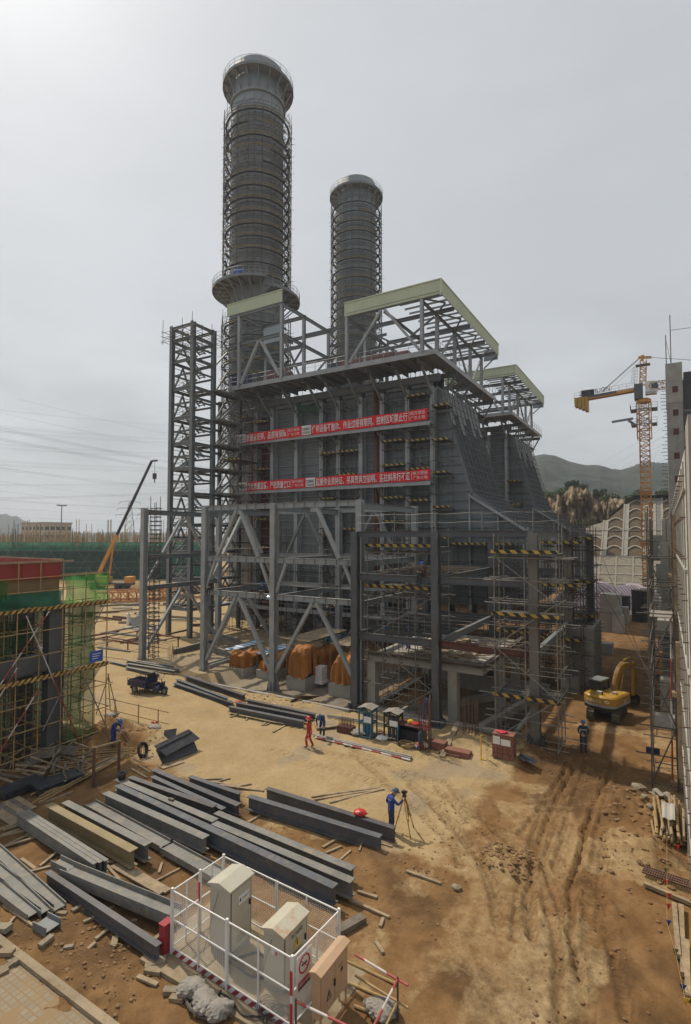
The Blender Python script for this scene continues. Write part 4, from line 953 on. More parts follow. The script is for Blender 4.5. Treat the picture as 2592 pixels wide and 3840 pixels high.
# pump sets under tarpaulins
def tarp_pump(x, y, sx, sy, h, zp, label, pedh):
    """a pump under a draped tarpaulin on its concrete bed"""
    p = S(MB().box(x-sx*.55, x+sx*.55, y-sy*.55, y+sy*.55, -.8, zp), 'concrete_bed', M['concrete_lt'], 'concrete bed under the ' + label, 'concrete bed', 'concrete machine beds in the pump yard')
    rnd = random.Random(int(x*31+y*7)); ph = [rnd.uniform(0, 6.28) for _ in range(6)]; hump = rnd.uniform(-.16, .16)
    def fn(a, b):
        th = a*2*math.pi; c, s_ = math.cos(th), math.sin(th); k = (abs(c)**9+abs(s_)**9)**(1/9); px_, py_ = c/k, s_/k
        top = lambda q: zp+h*(.9-.2*max(0, q-.8)/.2*abs(px_*py_)**.5)+h*hump*py_*q+h*.13*q*(abs(px_*py_)**3)*(1 if px_*hump > 0 else -.4)+.1*q*math.sin(7*px_+3*py_+ph[0])+.05*math.sin(5*px_*q+ph[0])+.06*math.sin(4*py_*q+ph[1])-.04*math.cos(q*6)
        if b < .5: q = b*2; f = q*.97; z = top(q)
        else:
            q = (b-.5)*2; fold = math.sin(a*46+ph[2]+2*math.sin(a*11+ph[3])); f = .97+.05*q**.5+.1*fold*q**.7+.05*math.sin(a*97+ph[4])*q+.12*math.sin(a*8+ph[1])*q
            z = lerp(top(1), zp-.1+.13*h*max(0, math.sin(a*19+ph[5]))+.08*fold, q)
        return (x+px_*f*sx*.5, y+py_*f*sy*.5, z)
    m_ = MB().grid(fn, 120, 16)
    S(m_, 'tarpaulin', M['tarp_o'], 'orange tarpaulin over the ' + label, 'tarpaulin', 'orange tarpaulins in the pump yard', False)
tarp_pump(-33.55, 38.9, 1.9, 3.6, 1.25, .05, 'left pump, by the blue roof sheets', .7)
tarp_pump(-30.6, 39.4, 1.7, 3.4, 1.2, .05, 'low pump behind the middle rack column', .7)
tarp_pump(-26.4, 37.5, 1.7, 2.0, 2.6, .3, 'tall pump under the left plank roof', 1.0)
tarp_pump(-26.2, 40.6, 1.7, 3.4, 1.9, .3, 'rear part of the pump set under the left plank roof', 1.0)
tarp_pump(-22.3, 38.0, 1.8, 2.6, 2.2, .3, 'right pump next to the dark steel column', 1.0)
S(MB().box(-25.5,-24.8,37.9,38.7,-.2,1.0).box(-25.6,-24.7,37.8,38.8,-.4,-.205), 'motor', M['white'], 'white motor casing peeping out between the orange tarpaulins', 'motor')
def sheet_roof(c, d1, d2, z, tilt, mtl, label, cat, legs=True):
    t = T('shelter_roof', label, cat, (c[0], c[1], -.8)); mb = MB()
    k = 14
    mb.grid(lambda a, b: (c[0]+d1[0]*(a-.5)+d2[0]*(b-.5), c[1]+d1[1]*(a-.5)+d2[1]*(b-.5), z+tilt*(a-.5)+(.03 if int(a*k) % 2 else 0)), k*2, 1)
    n0 = len(mb.v); mb.v += [(x_, y_, z_-.04) for x_, y_, z_ in mb.v]; mb.f += [tuple(i+n0 for i in reversed(f)) for f in mb.f]; mb.m += [0]*len(mb.m)
    mb.build('roof_sheet', mtl, t)
    for a in (-.46, .46):
        for b in (-.46, .46):
            x_, y_ = c[0]+d1[0]*a+d2[0]*b, c[1]+d1[1]*a+d2[1]*b; rod('post', (x_, y_, -.8), (x_, y_, z+tilt*a-.06), .03, M['tube_y'], t, 5)
    for b in (-.46, .46): rod('rail', (c[0]-d1[0]*.5+d2[0]*b, c[1]-d1[1]*.5+d2[1]*b, z-tilt*.5-.1), (c[0]+d1[0]*.5+d2[0]*b, c[1]+d1[1]*.5+d2[1]*b, z+tilt*.5-.1), .03, M['tube'], t, 5)
sheet_roof((-35.4, 40.5), (0, 4.5), (1.25, 0), 1.3, .1, M['roofblue'], 'left blue and white sheet roof over the pump yard', 'shelter')
sheet_roof((-31.8, 40.6), (0, 4.3), (1.25, 0), 1.3, .1, M['roofblue'], 'right blue and white sheet roof over the pump yard', 'shelter')
sheet_roof((-27.4, 41.1), (.2, 6.2), (2.7, 0), 3.0, .1, M['plank'], 'sloping weathered plank roof above the tall orange tarpaulin', 'shelter')
sheet_roof((-24.0, 41.8), (0, 5.0), (2.1, 0), 2.75, .1, M['plank'], 'smaller plank roof beside the dark steel column', 'shelter')
# things on the floor behind the rack
S(MB().box(-30.6,-28.9,47.5,48.7,0,2.2), 'site_cabinet', M['bluepaint'], 'blue metal cabinet in the shade behind the middle rack column', 'cabinet')
for i, (a, b, s_) in enumerate((((-42.6, 37.9, .3), (-42.9, 44.2, .3), .55), ((-41.6, 41.6, .35), (-36.3, 39.6, .35), .55), ((-43.0, 44.4, .9), (-38.4, 43.0, .9), .5))):
    S(MB().ibeam(a, b, s_, .3), 'steel_girder', M['beam_b'], ('pale girder lying on the sand between the left and second rack columns', 'pale girder lying behind the second rack column, lower of two', 'pale girder behind the second rack column, resting on another')[i], 'girder')
mb = MB(); p, q = Vector((-35.8,35.7,.2)), Vector((-35.95,40,.2)); d = (q-p).normalized(); s_ = Vector((-d.y, d.x, 0))
for e in (-.35,.35): mb.bar(p+s_*e, q+s_*e, .08, .3)
for i in range(13): c = p.lerp(q, (i+.5)/13); mb.bar(c-s_*.35, c+s_*.35, .12, .05)
S(mb, 'stair_section', M['steel_lt'], 'unfixed grey stair section lying on the ground by the second rack column', 'stair section')
# ------------------------------------------------------------------ steel members laid out in the foreground
def z8(x, y): return (x*.57361, 2750+y*.57361)
def z9(x, y): return (600+x*.57361, 3150+y*.57361)
def z10(x, y): return (800+x*.57361, 2550+y*.57361)
def z7(x, y): return (x*.50988, 2050+y*.50988)
GB = 'steel members laid out in the foreground'
def laid(pl, pr, zt, h, fw, mt, label, flat=False, ext=0.0):
    """member given by the two ends of its upper near edge"""
    a = G(*pl, zt); b = G(*pr, zt); a.z = b.z = 0; d = (b-a).normalized(); a = a-d*ext; s = Vector((-d.y, d.x, 0))
    if s.y < 0: s = -s
    c0, c1 = a+s*fw*.5, b+s*fw*.5; zm = zt-h/2
    mb = MB()
    if flat: mb.ibeam(c0+Vector((0,0,zm)), c1+Vector((0,0,zm)), fw, h, s, .03, .03)
    else: mb.ibeam(c0+Vector((0,0,zm)), c1+Vector((0,0,zm)), h, fw, (0,0,1), .028, .022)
    return S(mb, 'steel_beam', M[mt], label, 'steel beam', GB)
laid(z10(218,765), z10(1085,1033), .66, .54, .3, 'beam_a', 'blue grey beam lying in front of the surveyor, nearer of the pair')
laid(z10(338,712), z10(1177,974), .66, .56, .27, 'beam_d', 'dark beam with a red cloth on it, directly in front of the surveyor')
laid(z8(1227,285), z8(1556,398), .5, .4, .26, 'beam_a', 'short dark beam furthest right of the back beams, by loose battens')
laid(z8(985,240), z8(1545,475), .52, .42, .3, 'beam_d', 'long dark beam at the back, its left end near the black formwork panel')
laid(z8(982,285), z8(1450,500), .42, .34, .25, 'beam_a', 'slim beam lying askew between two back beams, left end near the black formwork panel')
laid(z8(832,290), z8(1390,485), .5, .4, .28, 'beam_d', 'dusty dark beam starting just behind the black bucket')
laid(z8(745,305), z8(1388,580), .6, .48, .34, 'beam_b', 'dust covered beam carrying the black bucket')
laid(z8(745,345), z9(1128,318), .7, .58, .32, 'beam_a', 'longest dark blue grey beam, running just behind the wire fence')
laid(z8(1395,525), z9(1248,200), .55, .42, .32, 'beam_b', 'dusty beam right of the longest beam, further of two')
laid(z8(1380,595), z9(1243,282), .66, .54, .32, 'beam_b', 'dusty beam right of the longest beam, nearer of two')
laid(z8(668,395), z8(1326,692), .64, .52, .34, 'beam_b', 'pale dusty deep beam left of the longest beam')
laid(z8(545,460), z8(1040,735), .3, .22, .55, 'beam_b', 'flat dusty member on its side, left end beside the grey deep beam', True)
laid(z8(1045,745), z8(1400,945), .3, .22, .6, 'beam_b', 'short flat dusty member lying on its side against the fence corner', True)
laid(z8(400,455), z8(945,737), .72, .6, .32, 'beam_b', 'light grey deep beam between the yellow dusted one and the flat members')
laid(z8(290,472), z8(850,777), .72, .6, .34, 'beam_c', 'beam with a yellowish dusted top flange')
for i in range(3):
    o = i*26
    laid(z8(100+i*32,522-i*8), z8(610+i*38,857-i*10), .62, .42, .15, 'beam_b', ('nearest of three slim channels set close together left of the yellow dusted beam', 'middle one of three slim channels set close together', 'furthest of three slim channels set close together left of the yellow dusted beam')[i])
laid(z8(388,888), z9(60,490), .52, .36, .55, 'beam_b', 'wide member on its side, its trough facing up, left of the wire fence', True)
laid(z8(290,910), z8(1022,1397), .46, .42, .2, 'beam_d', 'narrow dark beam pointing at the red fire box by the fence')
laid(z8(330,830), z8(430,880), .5, .3, .4, 'beam_b', 'short stub of beam at the end of the three slim channels', True)
for i, (p, q) in enumerate((((-40,1022),(178,1187)), ((-40,915),(265,1165)), ((-40,790),(345,1148)))):
    laid(z8(*p), z8(*q), .34, .2, .42, 'beam_b', ('nearest flat trough member at the left edge, above the kerb', 'middle flat trough member at the left edge, a bamboo pole in it', 'furthest flat trough member at the left edge')[i], True, 1.0)
a = G(*z8(300,1290), .1); mb = MB(); mb.ibeam(a+Vector((-.3,0,.16)), a+Vector((.32,.04,.16)), .5, .3, (0,1,0), .03, .03); S(mb, 'beam_offcut', M['steel'], 'short offcut of beam lying alone on the bare soil', 'steel offcut')
# further bundles on the road
for i, (p, q, zt, h, fw, mt, lb) in enumerate((
    ((95,175),(580,272),.4,.34,.3,'beam_a','front beam of the dark bundle right of the red cloth, by the red worker'),
    ((140,148),(610,240),.5,.34,.3,'beam_d','second beam of the dark bundle near the red worker'),
    ((215,130),(660,226),.46,.34,.28,'beam_d','rear beam of the dark bundle near the red worker'),
    ((-265,20),(120,150),.3,.26,.3,'steel_dk','front beam of the left dark bundle on the road'),
    ((-250,-5),(80,120),.42,.26,.3,'beam_a','middle beam of the left dark bundle on the road'),
    ((-190,-30),(195,100),.45,.3,.34,'beam_d','rear beam of the left dark bundle on the road'))):
    laid(z10(*p), z10(*q), zt, h, fw, mt, lb)
for i, (p, q) in enumerate((((920,885),(1160,935)), ((930,860),(1280,915)), ((925,835),(1310,905)), ((1000,840),(1270,880)), ((790,840),(920,870)))):
    laid(z7(*p), z7(*q), .3+.06*(i % 2), .22, .3, 'beam_b', ('front pale beam of the pile behind the blue tricycle', 'second pale beam of the pile behind the blue tricycle', 'third pale beam of the pile behind the blue tricycle', 'rear pale beam of the pile behind the blue tricycle', 'short pale beam left of the pile behind the blue tricycle')[i])
# bundle of long pipes, one red and white
mb = []
for i in range(5):
    a = on(*z10(655+i*3, 352+i*5), .08+.06*(i % 2)); b = on(*z10(1300-i*3, 512+i*4), .08+.06*(i % 2))
    S(MB().tube(a, b, .05, 8), 'pipe', M['pole_rw'] if i == 4 else M['tube_g'], 'red and white striped pipe, nearest of the pipe bundle' if i == 4 else 'long grey pipe lying in the bundle at the feet of the stooping blue worker', 'pipe', 'long pipes lying on the road')

# ------------------------------------------------------------------ loose timber, boards and rubble
random.seed(21)
GT = 'loose timber battens lying in the dirt'
def batten(p, q, w_=.1, h=.06, mt='plank', z=.04, label=None, zf=None):
    a, b = (on(*p, z), on(*q, z)) if zf is None else (G(*p, zf), G(*q, zf))
    return S(MB().bar(a, b, w_, h), 'timber_batten', M[mt], label or 'weathered timber batten lying in the dirt among the steel members', 'timber', GT)
for p, q in (((20,650),(205,590)),((0,690),(190,640)),((10,760),(260,690)),((0,770),(250,640)),((180,660),(215,700)),((140,830),(230,900)),((190,920),(360,870)),((260,880),(380,790)),
    ((700,870),(780,960)),((1040,910),(1060,845)),((940,1005),(1175,885)),((545,1255),(615,1215)),((625,1350),(705,1275)),((710,1145),(750,1125)),((1010,1335),(1085,1270)),((45,1300),(95,1225)),
    ((740,1405),(770,1372)),((20,1135),(240,1320)),((900,1585),(1030,1635)),((1340,290),(1500,285)),((1390,310),(1569,340)),((1450,320),(1569,360)),((660,470),(700,480)),((260,470),(480,380)),((10,680),(130,640)),((80,610),(130,600)),((0,640),(120,600)),((860,240),(960,290)),((910,220),(985,262)),((690,850),(750,845))):
    batten(z8(*p), z8(*q), random.uniform(.07,.13), .06)
for p, q in (((15,660),(110,630)),((40,680),(330,735)),((150,690),(250,675)),((230,930),(340,870)),((380,915),(390,890)),((715,1105),(825,1045)),((735,1140),(840,1100)),((830,1190),(900,1140)),((1100,1075),(1205,1100)),((1100,1095),(1170,1115)),((320,290),(340,270)),((340,290),(370,275)),((390,335),(465,295)),((110,235),(165,220)),((215,255),(228,238)),
    ((640,770),(1080,705)),((660,790),(1100,712)),((760,810),(1115,710)),((60,60),(110,40)),((190,70),(430,110)),((350,100),(360,60)),((430,130),(520,110)),((120,20),(300,45)),((-60,-60),(60,-20)),((-30,30),(40,10)),((20,60),(130,65)),((520,150),(680,165)),((510,160),(620,90)),((530,150),(650,85)),((550,160),(690,85))):
    batten(z10(*p), z10(*q), random.uniform(.07,.14), .06)
for p, q in (((1290,340),(1420,380)),((1410,680),(1460,755)),((1440,575),(1460,520)),((1240,390),(1500,515))): batten(z9(*p), z9(*q), .1, .07)
for p, q in (((35,540),(220,605)),): batten((1500+p[0]*.69598, 2900+p[1]*.69598), (1500+q[0]*.69598, 2900+q[1]*.69598), .1, .06)
batten(z10(955,1155), z10(1000,1020), .06, .08, 'plank', label='single batten leaning on the beam in front of the surveyor', zf=None)
S(MB().bar(on(*z8(740,870),.06), on(*z8(1060,1045),.06), .26, .06).bar(on(*z8(785,860),.06), on(*z8(1100,1035),.06), .26, .06), 'timber_boards', M['plank'], 'pair of wide boards on the ground left of the fence gate', 'boards')
S(MB().bar(on(*z9(1170,610),.09), on(*z9(1330,520),.09), .3, .16), 'timber_block', M['plank_dk'], 'heavy dark timber at the end of the beams behind the fence', 'timber')
# flat grey boards at the left, long bamboo and battens
mb = []
for i in range(5):
    a = on(*z8(-60+i*38, 505-i*18), .05); b = on(*z8(105+i*26, 600-i*24), .05); S(MB().bar(a, b, .42, .04), 'formwork_board', M['plank_dk'] if i % 2 else M['plank'], 'grey board lying flat at the left edge, left of the slim channels', 'board', 'grey boards at the left edge')
# pile of timber at the foot of the left scaffold
random.seed(5)
for i in range(62):
    u = random.uniform(0, 560); v = random.uniform(70, 330) + max(0, 250-u)*.15
    c = on(*z8(u, v)); a = random.choice((random.gauss(.25,.25), random.gauss(2.2,.3), random.gauss(-.5,.3))); ln = random.uniform(1.0, 2.8); d = Vector((math.cos(a), math.sin(a), random.gauss(0,.12)))*ln*.5
    c.z += random.uniform(.05,.55)
    S(MB().bar(c-d, c+d, random.uniform(.06,.12), .05), 'timber_batten', M[random.choice(('plank','plank_dk','plank_dk','plank'))], 'batten in the heap of used timber below the left scaffold', 'timber', 'heap of used timber below the left scaffold')
for i in range(34):
    v = random.uniform(120, 420); a = on(*z8(580-v*.4+random.uniform(-150,150), 130+v*.5)); 
    k = i/33; p = on(*z8(230+k*180, 480-k*330), .05); q = on(*z8(760+k*120, 190-k*110), .08)
    o = Vector((random.uniform(-.4,.4), random.uniform(-.4,.4), random.uniform(0,.15)))
    S(MB().tube(p+o, q+o, .032, 6), 'bamboo_pole', M['bamboo'] if i % 3 else M['tube_y'], 'long pole in the layer of poles behind the wooden goal-like frame', 'pole', 'long poles lying left of the beams')
for (u0,v0,u1,v1,w_,lb) in ((0,440,270,320,.9,'left black stack of formwork sheets at the foot of the timber heap'),(230,400,520,290,1.0,'right black stack of formwork sheets at the foot of the timber heap')):
    a = on(*z8(u0, v0), .1); b = on(*z8(u1, v1), .1); mb = MB()
    for i in range(6): o = Vector((random.uniform(-.06,.06), random.uniform(-.06,.06), .05*i)); mb.bar(a+o, b+o, w_, .04)
    S(mb, 'formwork_stack', M['blackform'], lb, 'formwork stack')
for (u, v, a, w_, h) in ((270,190,.5,1.1,.7),(200,250,-.4,.9,.8),(430,170,.2,1.2,.6)):
    c = on(*z8(u, v), .45); d = Vector((math.cos(a), math.sin(a), .1)); S(MB().bar(c-d*w_*.6, c+d*w_*.6, h, .03, (.3,-.4,1)), 'dark_sheet', M['plank_dk'], 'dark sheet lying in the heap of used timber', 'sheet', 'dark sheets in the timber heap')
# black formwork panels leaning by the road
t = T('shuttering', 'large black formwork panel leaning over at the road edge, with a bare brown patch', 'formwork panel', on(*z7(1300,1560)))
p0, p1 = G(1145*.50988, 2050+1495*.50988, .75), G(1400*.50988, 2050+1370*.50988, .75); q1, q0 = on(*z7(1452,1498), .05), on(*z7(1195,1605), .05)
mb = MB(); nn = (p1-p0).cross(q0-p0).normalized()*.05
mb.add([p0,p1,q1,q0,p0-nn,p1-nn,q1-nn,q0-nn], [(0,1,2,3),(7,6,5,4),(0,4,5,1),(1,5,6,2),(2,6,7,3),(3,7,4,0)]); mb.build('panel', M['blackform'], t)
f = lambda a, b: (p0.lerp(p1, a)).lerp(q0.lerp(q1, a), b)+(nn if nn.z > 0 else -nn)*.08
mb = MB(); mb.add([f(.52,.05),f(.8,.03),f(.83,.4),f(.74,.42),f(.72,.3),f(.62,.32),f(.6,.2),f(.52,.2)], [(0,1,2,3,4,5,6,7)]); mb.build('bare_patch', M['brownform'], t)
mb = MB(); mb.bar(p0+Vector((.1,.2,-.1)), p1+Vector((.1,.2,-.1)), .9, .04, (.2,.9,.6)); mb.tube(p0+Vector((0,.1,.02)), p1+Vector((0,.1,.02)), .05, 6); mb.build('back_panel', M['blackform'], t)
c = on(*z7(1240,1420), .1); S(MB().bar(c+Vector((-.4,0,.05)), c+Vector((.3,.3,.2)), .5, .04, (.1,-1,.7)), 'formwork_sheet', M['blackform'], 'broken black sheet behind the leaning black panel', 'sheet')
c = on(*z7(1050,1545), .38); mb = MB()
for i in range(14):
    rr = random.uniform(.26,.42); ax = Vector((1,.3*random.uniform(-1,1),.2)).normalized(); e1 = ax.cross(Vector((0,0,1))).normalized(); e2 = ax.cross(e1); o = ax*random.uniform(-.12,.12)
    mb.path([c+o+e1*rr*math.cos(k*math.pi/10)*.7+e2*rr*math.sin(k*math.pi/10) for k in range(20)], .018, 4, True)
S(mb, 'cable_coil', M['black'], 'upright coil of thin dark cable left of the leaning black panel', 'cable coil')
S(MB().bar(on(*z7(1180,1630),.03), on(*z7(1340,1575),.03), .5, .05), 'board', M['plank'], 'board on the ground below the leaning black panel', 'board')
# wooden goal-like frame, guard rail, tripod of poles
t = T('timber_gantry', 'goal-like frame of two dark posts and a rail, above the pole layer', 'timber frame', on(*z7(685,1760)))
a = on(*z7(688,1765)); b = on(*z7(873,1690)); ta = Vector((a.x, a.y, a.z+1.85)); tb = Vector((b.x, b.y, b.z+1.75))
MB().tube(a, ta, .07, 8).build('post', M['rebar'], t); MB().tube(b, tb, .07, 8).build('post', M['rebar'], t); MB().bar(ta-(tb-ta)*.03, tb+(tb-ta)*.06, .09, .07).build('top_rail', M['plank'], t); MB().tube(a+Vector((0,0,.9)), b+Vector((0,0,1.0)), .03, 6).build('mid_rail', M['tube_g'], t)
t = T('guard_rail', 'yellow brown tube guard rail beside the blue digging worker', 'guard rail', (-29.5, 23.2, 0))
for u, v in ((845,1262),(1018,1302),(1163,1335)): p = on(*z7(u, v)); rod('post', p, p+Vector((0,0,1.2)), .035, M['tube_y'], t)
p0 = on(*z7(775,1235)); p2 = on(*z7(1240,1345))
for h in (.35, 1.05): MB().tube(p0+Vector((0,0,h)), p2+Vector((0,0,h)), .033, 6).build('rail', M['tube_y'], t)
t = T('pole_tripod', 'small tripod of tied tubes standing at the end of the guard rail', 'tripod', on(*z7(790,1200)))
c = on(*z7(792,1225)); 
for a in (0.3, 2.3, 4.4): rod('leg', c+Vector((.75*math.cos(a), .75*math.sin(a), 0)), c+Vector((-.05*math.cos(a), -.05*math.sin(a), 2.6)), .035, M['tube_y'], t)
# rubble: broken concrete and stones
def stone(c, r, seed):
    rnd = random.Random(seed); bm = bmesh.new(); bmesh.ops.create_icosphere(bm, subdivisions=1, radius=r)
    sx, sy, sz = rnd.uniform(.7,1.3), rnd.uniform(.6,1.1), rnd.uniform(.4,.8)
    v = [((p.co.x*sx)*rnd.uniform(.8,1.15)+c[0], (p.co.y*sy)*rnd.uniform(.8,1.15)+c[1], p.co.z*sz*rnd.uniform(.8,1.1)+c[2]+r*.2) for p in bm.verts]; f = [tuple(q.index for q in fc.verts) for fc in bm.faces]; bm.free(); return v, f
def rock_mb(p, r, i):
    m_ = MB(); m_.add(*stone(p, r, i)); return m_
mb = MB(); random.seed(31)
zones = [(-17,-12,8.6,11,.05,220),(-2.6,0,22,29,.09,170),(-9,-6,15,24,.04,200),(-6.2,-4.2,19.6,21.6,.07,260),(-16,-8.5,16.5,18.4,.035,130),(-30,-22,30,34,.06,160),(-22,-12.8,9.2,16,.03,320),(-21,-12.5,8.2,11,.022,420),(-11,-2,9,22,.018,500),(-28,-9,18.8,31,.016,420),(-9,-3,28.5,33,.06,160),(-3.5,-.4,9,22,.05,200),(-30,-24,19,23,.06,140)]
for x0,x1,y0,y1,r,k in zones:
    for i in range(k):
        x, y = random.uniform(x0,x1), random.uniform(y0,y1); mb.add(*stone((x, y, gz(x, y)), r*random.uniform(.3,1.4)**1.3, random.random()))
S(mb, 'rubble', mat('soil_clods', (.2,.115,.052), .95, .35, 3, (.34,.27,.18), .3), 'clods of earth and small stones scattered over the soil', None, None, False, 'stuff')
for i, (u, v, r) in enumerate(((1285,125,.3),(1305,105,.2),(1375,135,.28),(1320,185,.2),(1350,235,.25),(1310,595-470,.18),(305,628,.18))):
    p = on(1500+u*.69598, 2900+v*.69598); S(rock_mb(p, r, i), 'boulder', M['lump'], 'grey boulder on the loose bank by the right wall', 'boulder', 'boulders on the bank by the right wall')
random.seed(77)
for i, (u, v, s_) in enumerate(((750,1360,.2),(1020,1500,.28),(1005,1545,.24),(300,1405,.2),(40,1480,.22),(60,1548,.2),(90,1520,.18),(450,1410,.14),(600,1405,.12),(1125,1690,.22),(1160,1745,.2),(500,1170,.16),(400,1205,.16),(880,1210,.1),(0,1600,.2),(10,1320,.3))):
    p = on(*z8(u, v)); a = random.uniform(0,3); d = Vector((math.cos(a), math.sin(a), random.uniform(-.2,.2)))*s_
    S(MB().bar(p-d+Vector((0,0,s_*.3)), p+d+Vector((0,0,s_*.35)), s_*.9, s_*.5), 'concrete_lump', M['lump'] if i % 2 else M['pad'], 'broken lump of concrete lying on the soil in the foreground', 'concrete lump', 'broken concrete lumps in the foreground')
# kerb and paving at the lower left
k0, k1 = G(0, 2750+1370*.57361, .1), G(690*.57361, 3840, .1); k0.z = k1.z = 0; d = (k1-k0).normalized(); s_ = Vector((-d.y, d.x, 0))
mb = MB(); pts = []
mb.bar(k0-d*3+Vector((0,0,.05)), k1+d*3+Vector((0,0,.05)), .22, .32); o = S(mb, 'kerb', M['pad'], None, None, None, False, 'structure')
pv = bpy.data.materials.new('small_square_paving'); pv.use_nodes = True; tt = pv.node_tree; b_ = tt.nodes['Principled BSDF']; ge = tt.nodes.new('ShaderNodeNewGeometry'); br_ = tt.nodes.new('ShaderNodeTexBrick'); br_.offset = 0; br_.inputs['Scale'].default_value = 1; br_.inputs['Brick Width'].default_value = .19; br_.inputs['Row Height'].default_value = .19; br_.inputs['Mortar Size'].default_value = .02
br_.inputs['Color1'].default_value = (.27,.225,.155,1); br_.inputs['Color2'].default_value = (.23,.19,.13,1); br_.inputs['Mortar'].default_value = (.23,.16,.085,1)
ro_ = tt.nodes.new('ShaderNodeMapping'); ro_.inputs['Rotation'].default_value = (0,0,-math.atan2(d.y, d.x)); tt.links.new(ge.outputs['Position'], ro_.inputs[0]); tt.links.new(ro_.outputs[0], br_.inputs['Vector'])
nn_ = tt.nodes.new('ShaderNodeTexNoise'); nn_.inputs['Scale'].default_value = 1.6; nn_.inputs['Detail'].default_value = 6; tt.links.new(ge.outputs['Position'], nn_.inputs['Vector']); mr_ = tt.nodes.new('ShaderNodeMapRange'); mr_.inputs[1].default_value = .48; mr_.inputs[2].default_value = .6; tt.links.new(nn_.outputs[0], mr_.inputs[0])
mx_ = tt.nodes.new('ShaderNodeMix'); mx_.data_type = 'RGBA'; tt.links.new(mr_.outputs[0], mx_.inputs[0]); tt.links.new(br_.outputs[0], mx_.inputs[6]); mx_.inputs[7].default_value = (.25,.17,.085,1); tt.links.new(mx_.outputs[2], b_.inputs['Base Color']); b_.inputs['Roughness'].default_value = .9
inn = -s_ if (-s_).y < 0 else s_
c0, c1 = k0-d*3+inn*.115, k1+d*3+inn*.115
mb = MB(); mb.add([c0+Vector((0,0,.09)), c1+Vector((0,0,.09)), c1+inn*4+Vector((0,0,.09)), c0+inn*4+Vector((0,0,.09))], [(0,1,2,3)]); S(mb, 'pavement', pv, None, None, None, False, 'structure')

# ------------------------------------------------------------------ wire fence with the electrical cabinets
FA, FB = Vector((-12.42, 11.15, 0)), Vector((-7.97, 10.9, 0)); fx = (FB-FA).normalized(); fy = Vector((-fx.y, fx.x, 0)); FD = 1.98
HF = 1.8
cage = T('mesh_fence', 'white wire mesh fence with red striped foot enclosing two cabinets', 'fence', (FA+FB)/2)
def fpanel(a, b, kick=True, gate=False):
    p = MB(); d = (b-a).normalized(); ln = (b-a).length; nrm_ = Vector((-d.y, d.x, 0))
    for z in (HF-.02, HF*.55, .22): p.bar(a+Vector((0,0,z)), b+Vector((0,0,z)), .03, .03)
    for q in (.012, .5, .988): c = a.lerp(b, q); p.bar(c+Vector((0,0,.05)), c+Vector((0,0,HF)), .035, .035)
    o = p.build('fence_panel', M['white'], cage)
    m_ = MB(); z = .24
    while z < HF-.03: m_.bar(a+Vector((0,0,z)), b+Vector((0,0,z)), .0028, .0028); z += .05
    x = .04
    while x < ln: c = a+d*x; m_.bar(c+Vector((0,0,.22)), c+Vector((0,0,HF-.02)), .0028, .0028); x += .075
    m_.build('wire_mesh', M['white'], o)
    if kick: MB().bar(a+Vector((0,0,.11)), b+Vector((0,0,.11)), .02, .2).build('kick_plate', M['redwhite'], o)
A_, B_ = FA, FB; D_, C_ = FA+fy*FD, FB+fy*FD; mF = (A_+B_)/2; mB_ = (D_+C_)/2; gL = A_.lerp(D_, .52)
fpanel(A_, mF); fpanel(mF, B_); fpanel(D_, mB_, False); fpanel(mB_, C_, False); fpanel(B_, C_, False); fpanel(A_, gL, False); fpanel(gL, D_, False)
for c in (A_, B_, C_, D_, mF, gL): MB().bar(c+Vector((0,0,-.05)), c+Vector((0,0,HF+.05)), .07, .07).build('post', M['white'], cage)
for c in (B_, gL): MB().bar(c+Vector((0,-.045,.95)), c+Vector((0,-.045,1.5)), .075, .02, (0,1,0)).bar(c+Vector((0,-.045,.2)), c+Vector((0,-.045,.75)), .075, .02, (0,1,0)).build('red_tape', M['ink_r'], cage)
S(MB().box(-13.05,-7.3,10.55,13.4,-.15,.035), 'concrete_pad', M['pad'], 'pale concrete pad under the wire fence and cabinets', 'concrete pad')
S(MB().box(-12.72,-12.5,10.95,11.25,0,.85).box(-12.74,-12.48,10.93,11.27,.85,.88), 'fire_box', mat('red_box_paint', (.3,.02,.03), .45, .1, 2), 'narrow red box standing outside the left fence corner', 'fire box')
# no smoking plate on the front right of the fence
t = T('warning_plate', 'white prohibition plate with red ring, hung on the right end of the fence', 'sign', (-7.9, 11.3, 1.0))
px = B_+fy*.42+fx*.03
MB().bar(px+fy*-.3+Vector((0,0,1.28)), px+fy*.3+Vector((0,0,1.28)), .012, .82).build('plate', M['white'], t)
mb = MB(); cc = px+fx*.012+Vector((0,0,1.42)); mb.path([cc+fy*.2*math.cos(k*math.pi/12)+Vector((0,0,.2*math.sin(k*math.pi/12))) for k in range(24)], .02, 4, True); mb.bar(cc+fy*-.14+Vector((0,0,.14)), cc+fy*.14+Vector((0,0,-.14)), .012, .03, fx)
mb.bar(px+fx*.012+fy*-.24+Vector((0,0,1.02)), px+fx*.012+fy*.24+Vector((0,0,1.02)), .012, .12); mb.build('red_mark', M['ink_r'], t)
mb = MB(); mb.bar(cc+fx*.004+fy*-.1, cc+fx*.004+fy*.1, .01, .035); mb.bar(px+fx*.012+fy*-.24+Vector((0,0,.92)), px+fx*.012+fy*.24+Vector((0,0,.92)), .01, .04); mb.build('dark_mark', M['ink'], t)
mb = MB(); text_mesh(mb, '禁止吸烟', .11, px+fx*.03+fy*-.22+Vector((0,0,.98)), fy, (0,0,1), width=.44); mb.build('white_lettering', M['white'], t)
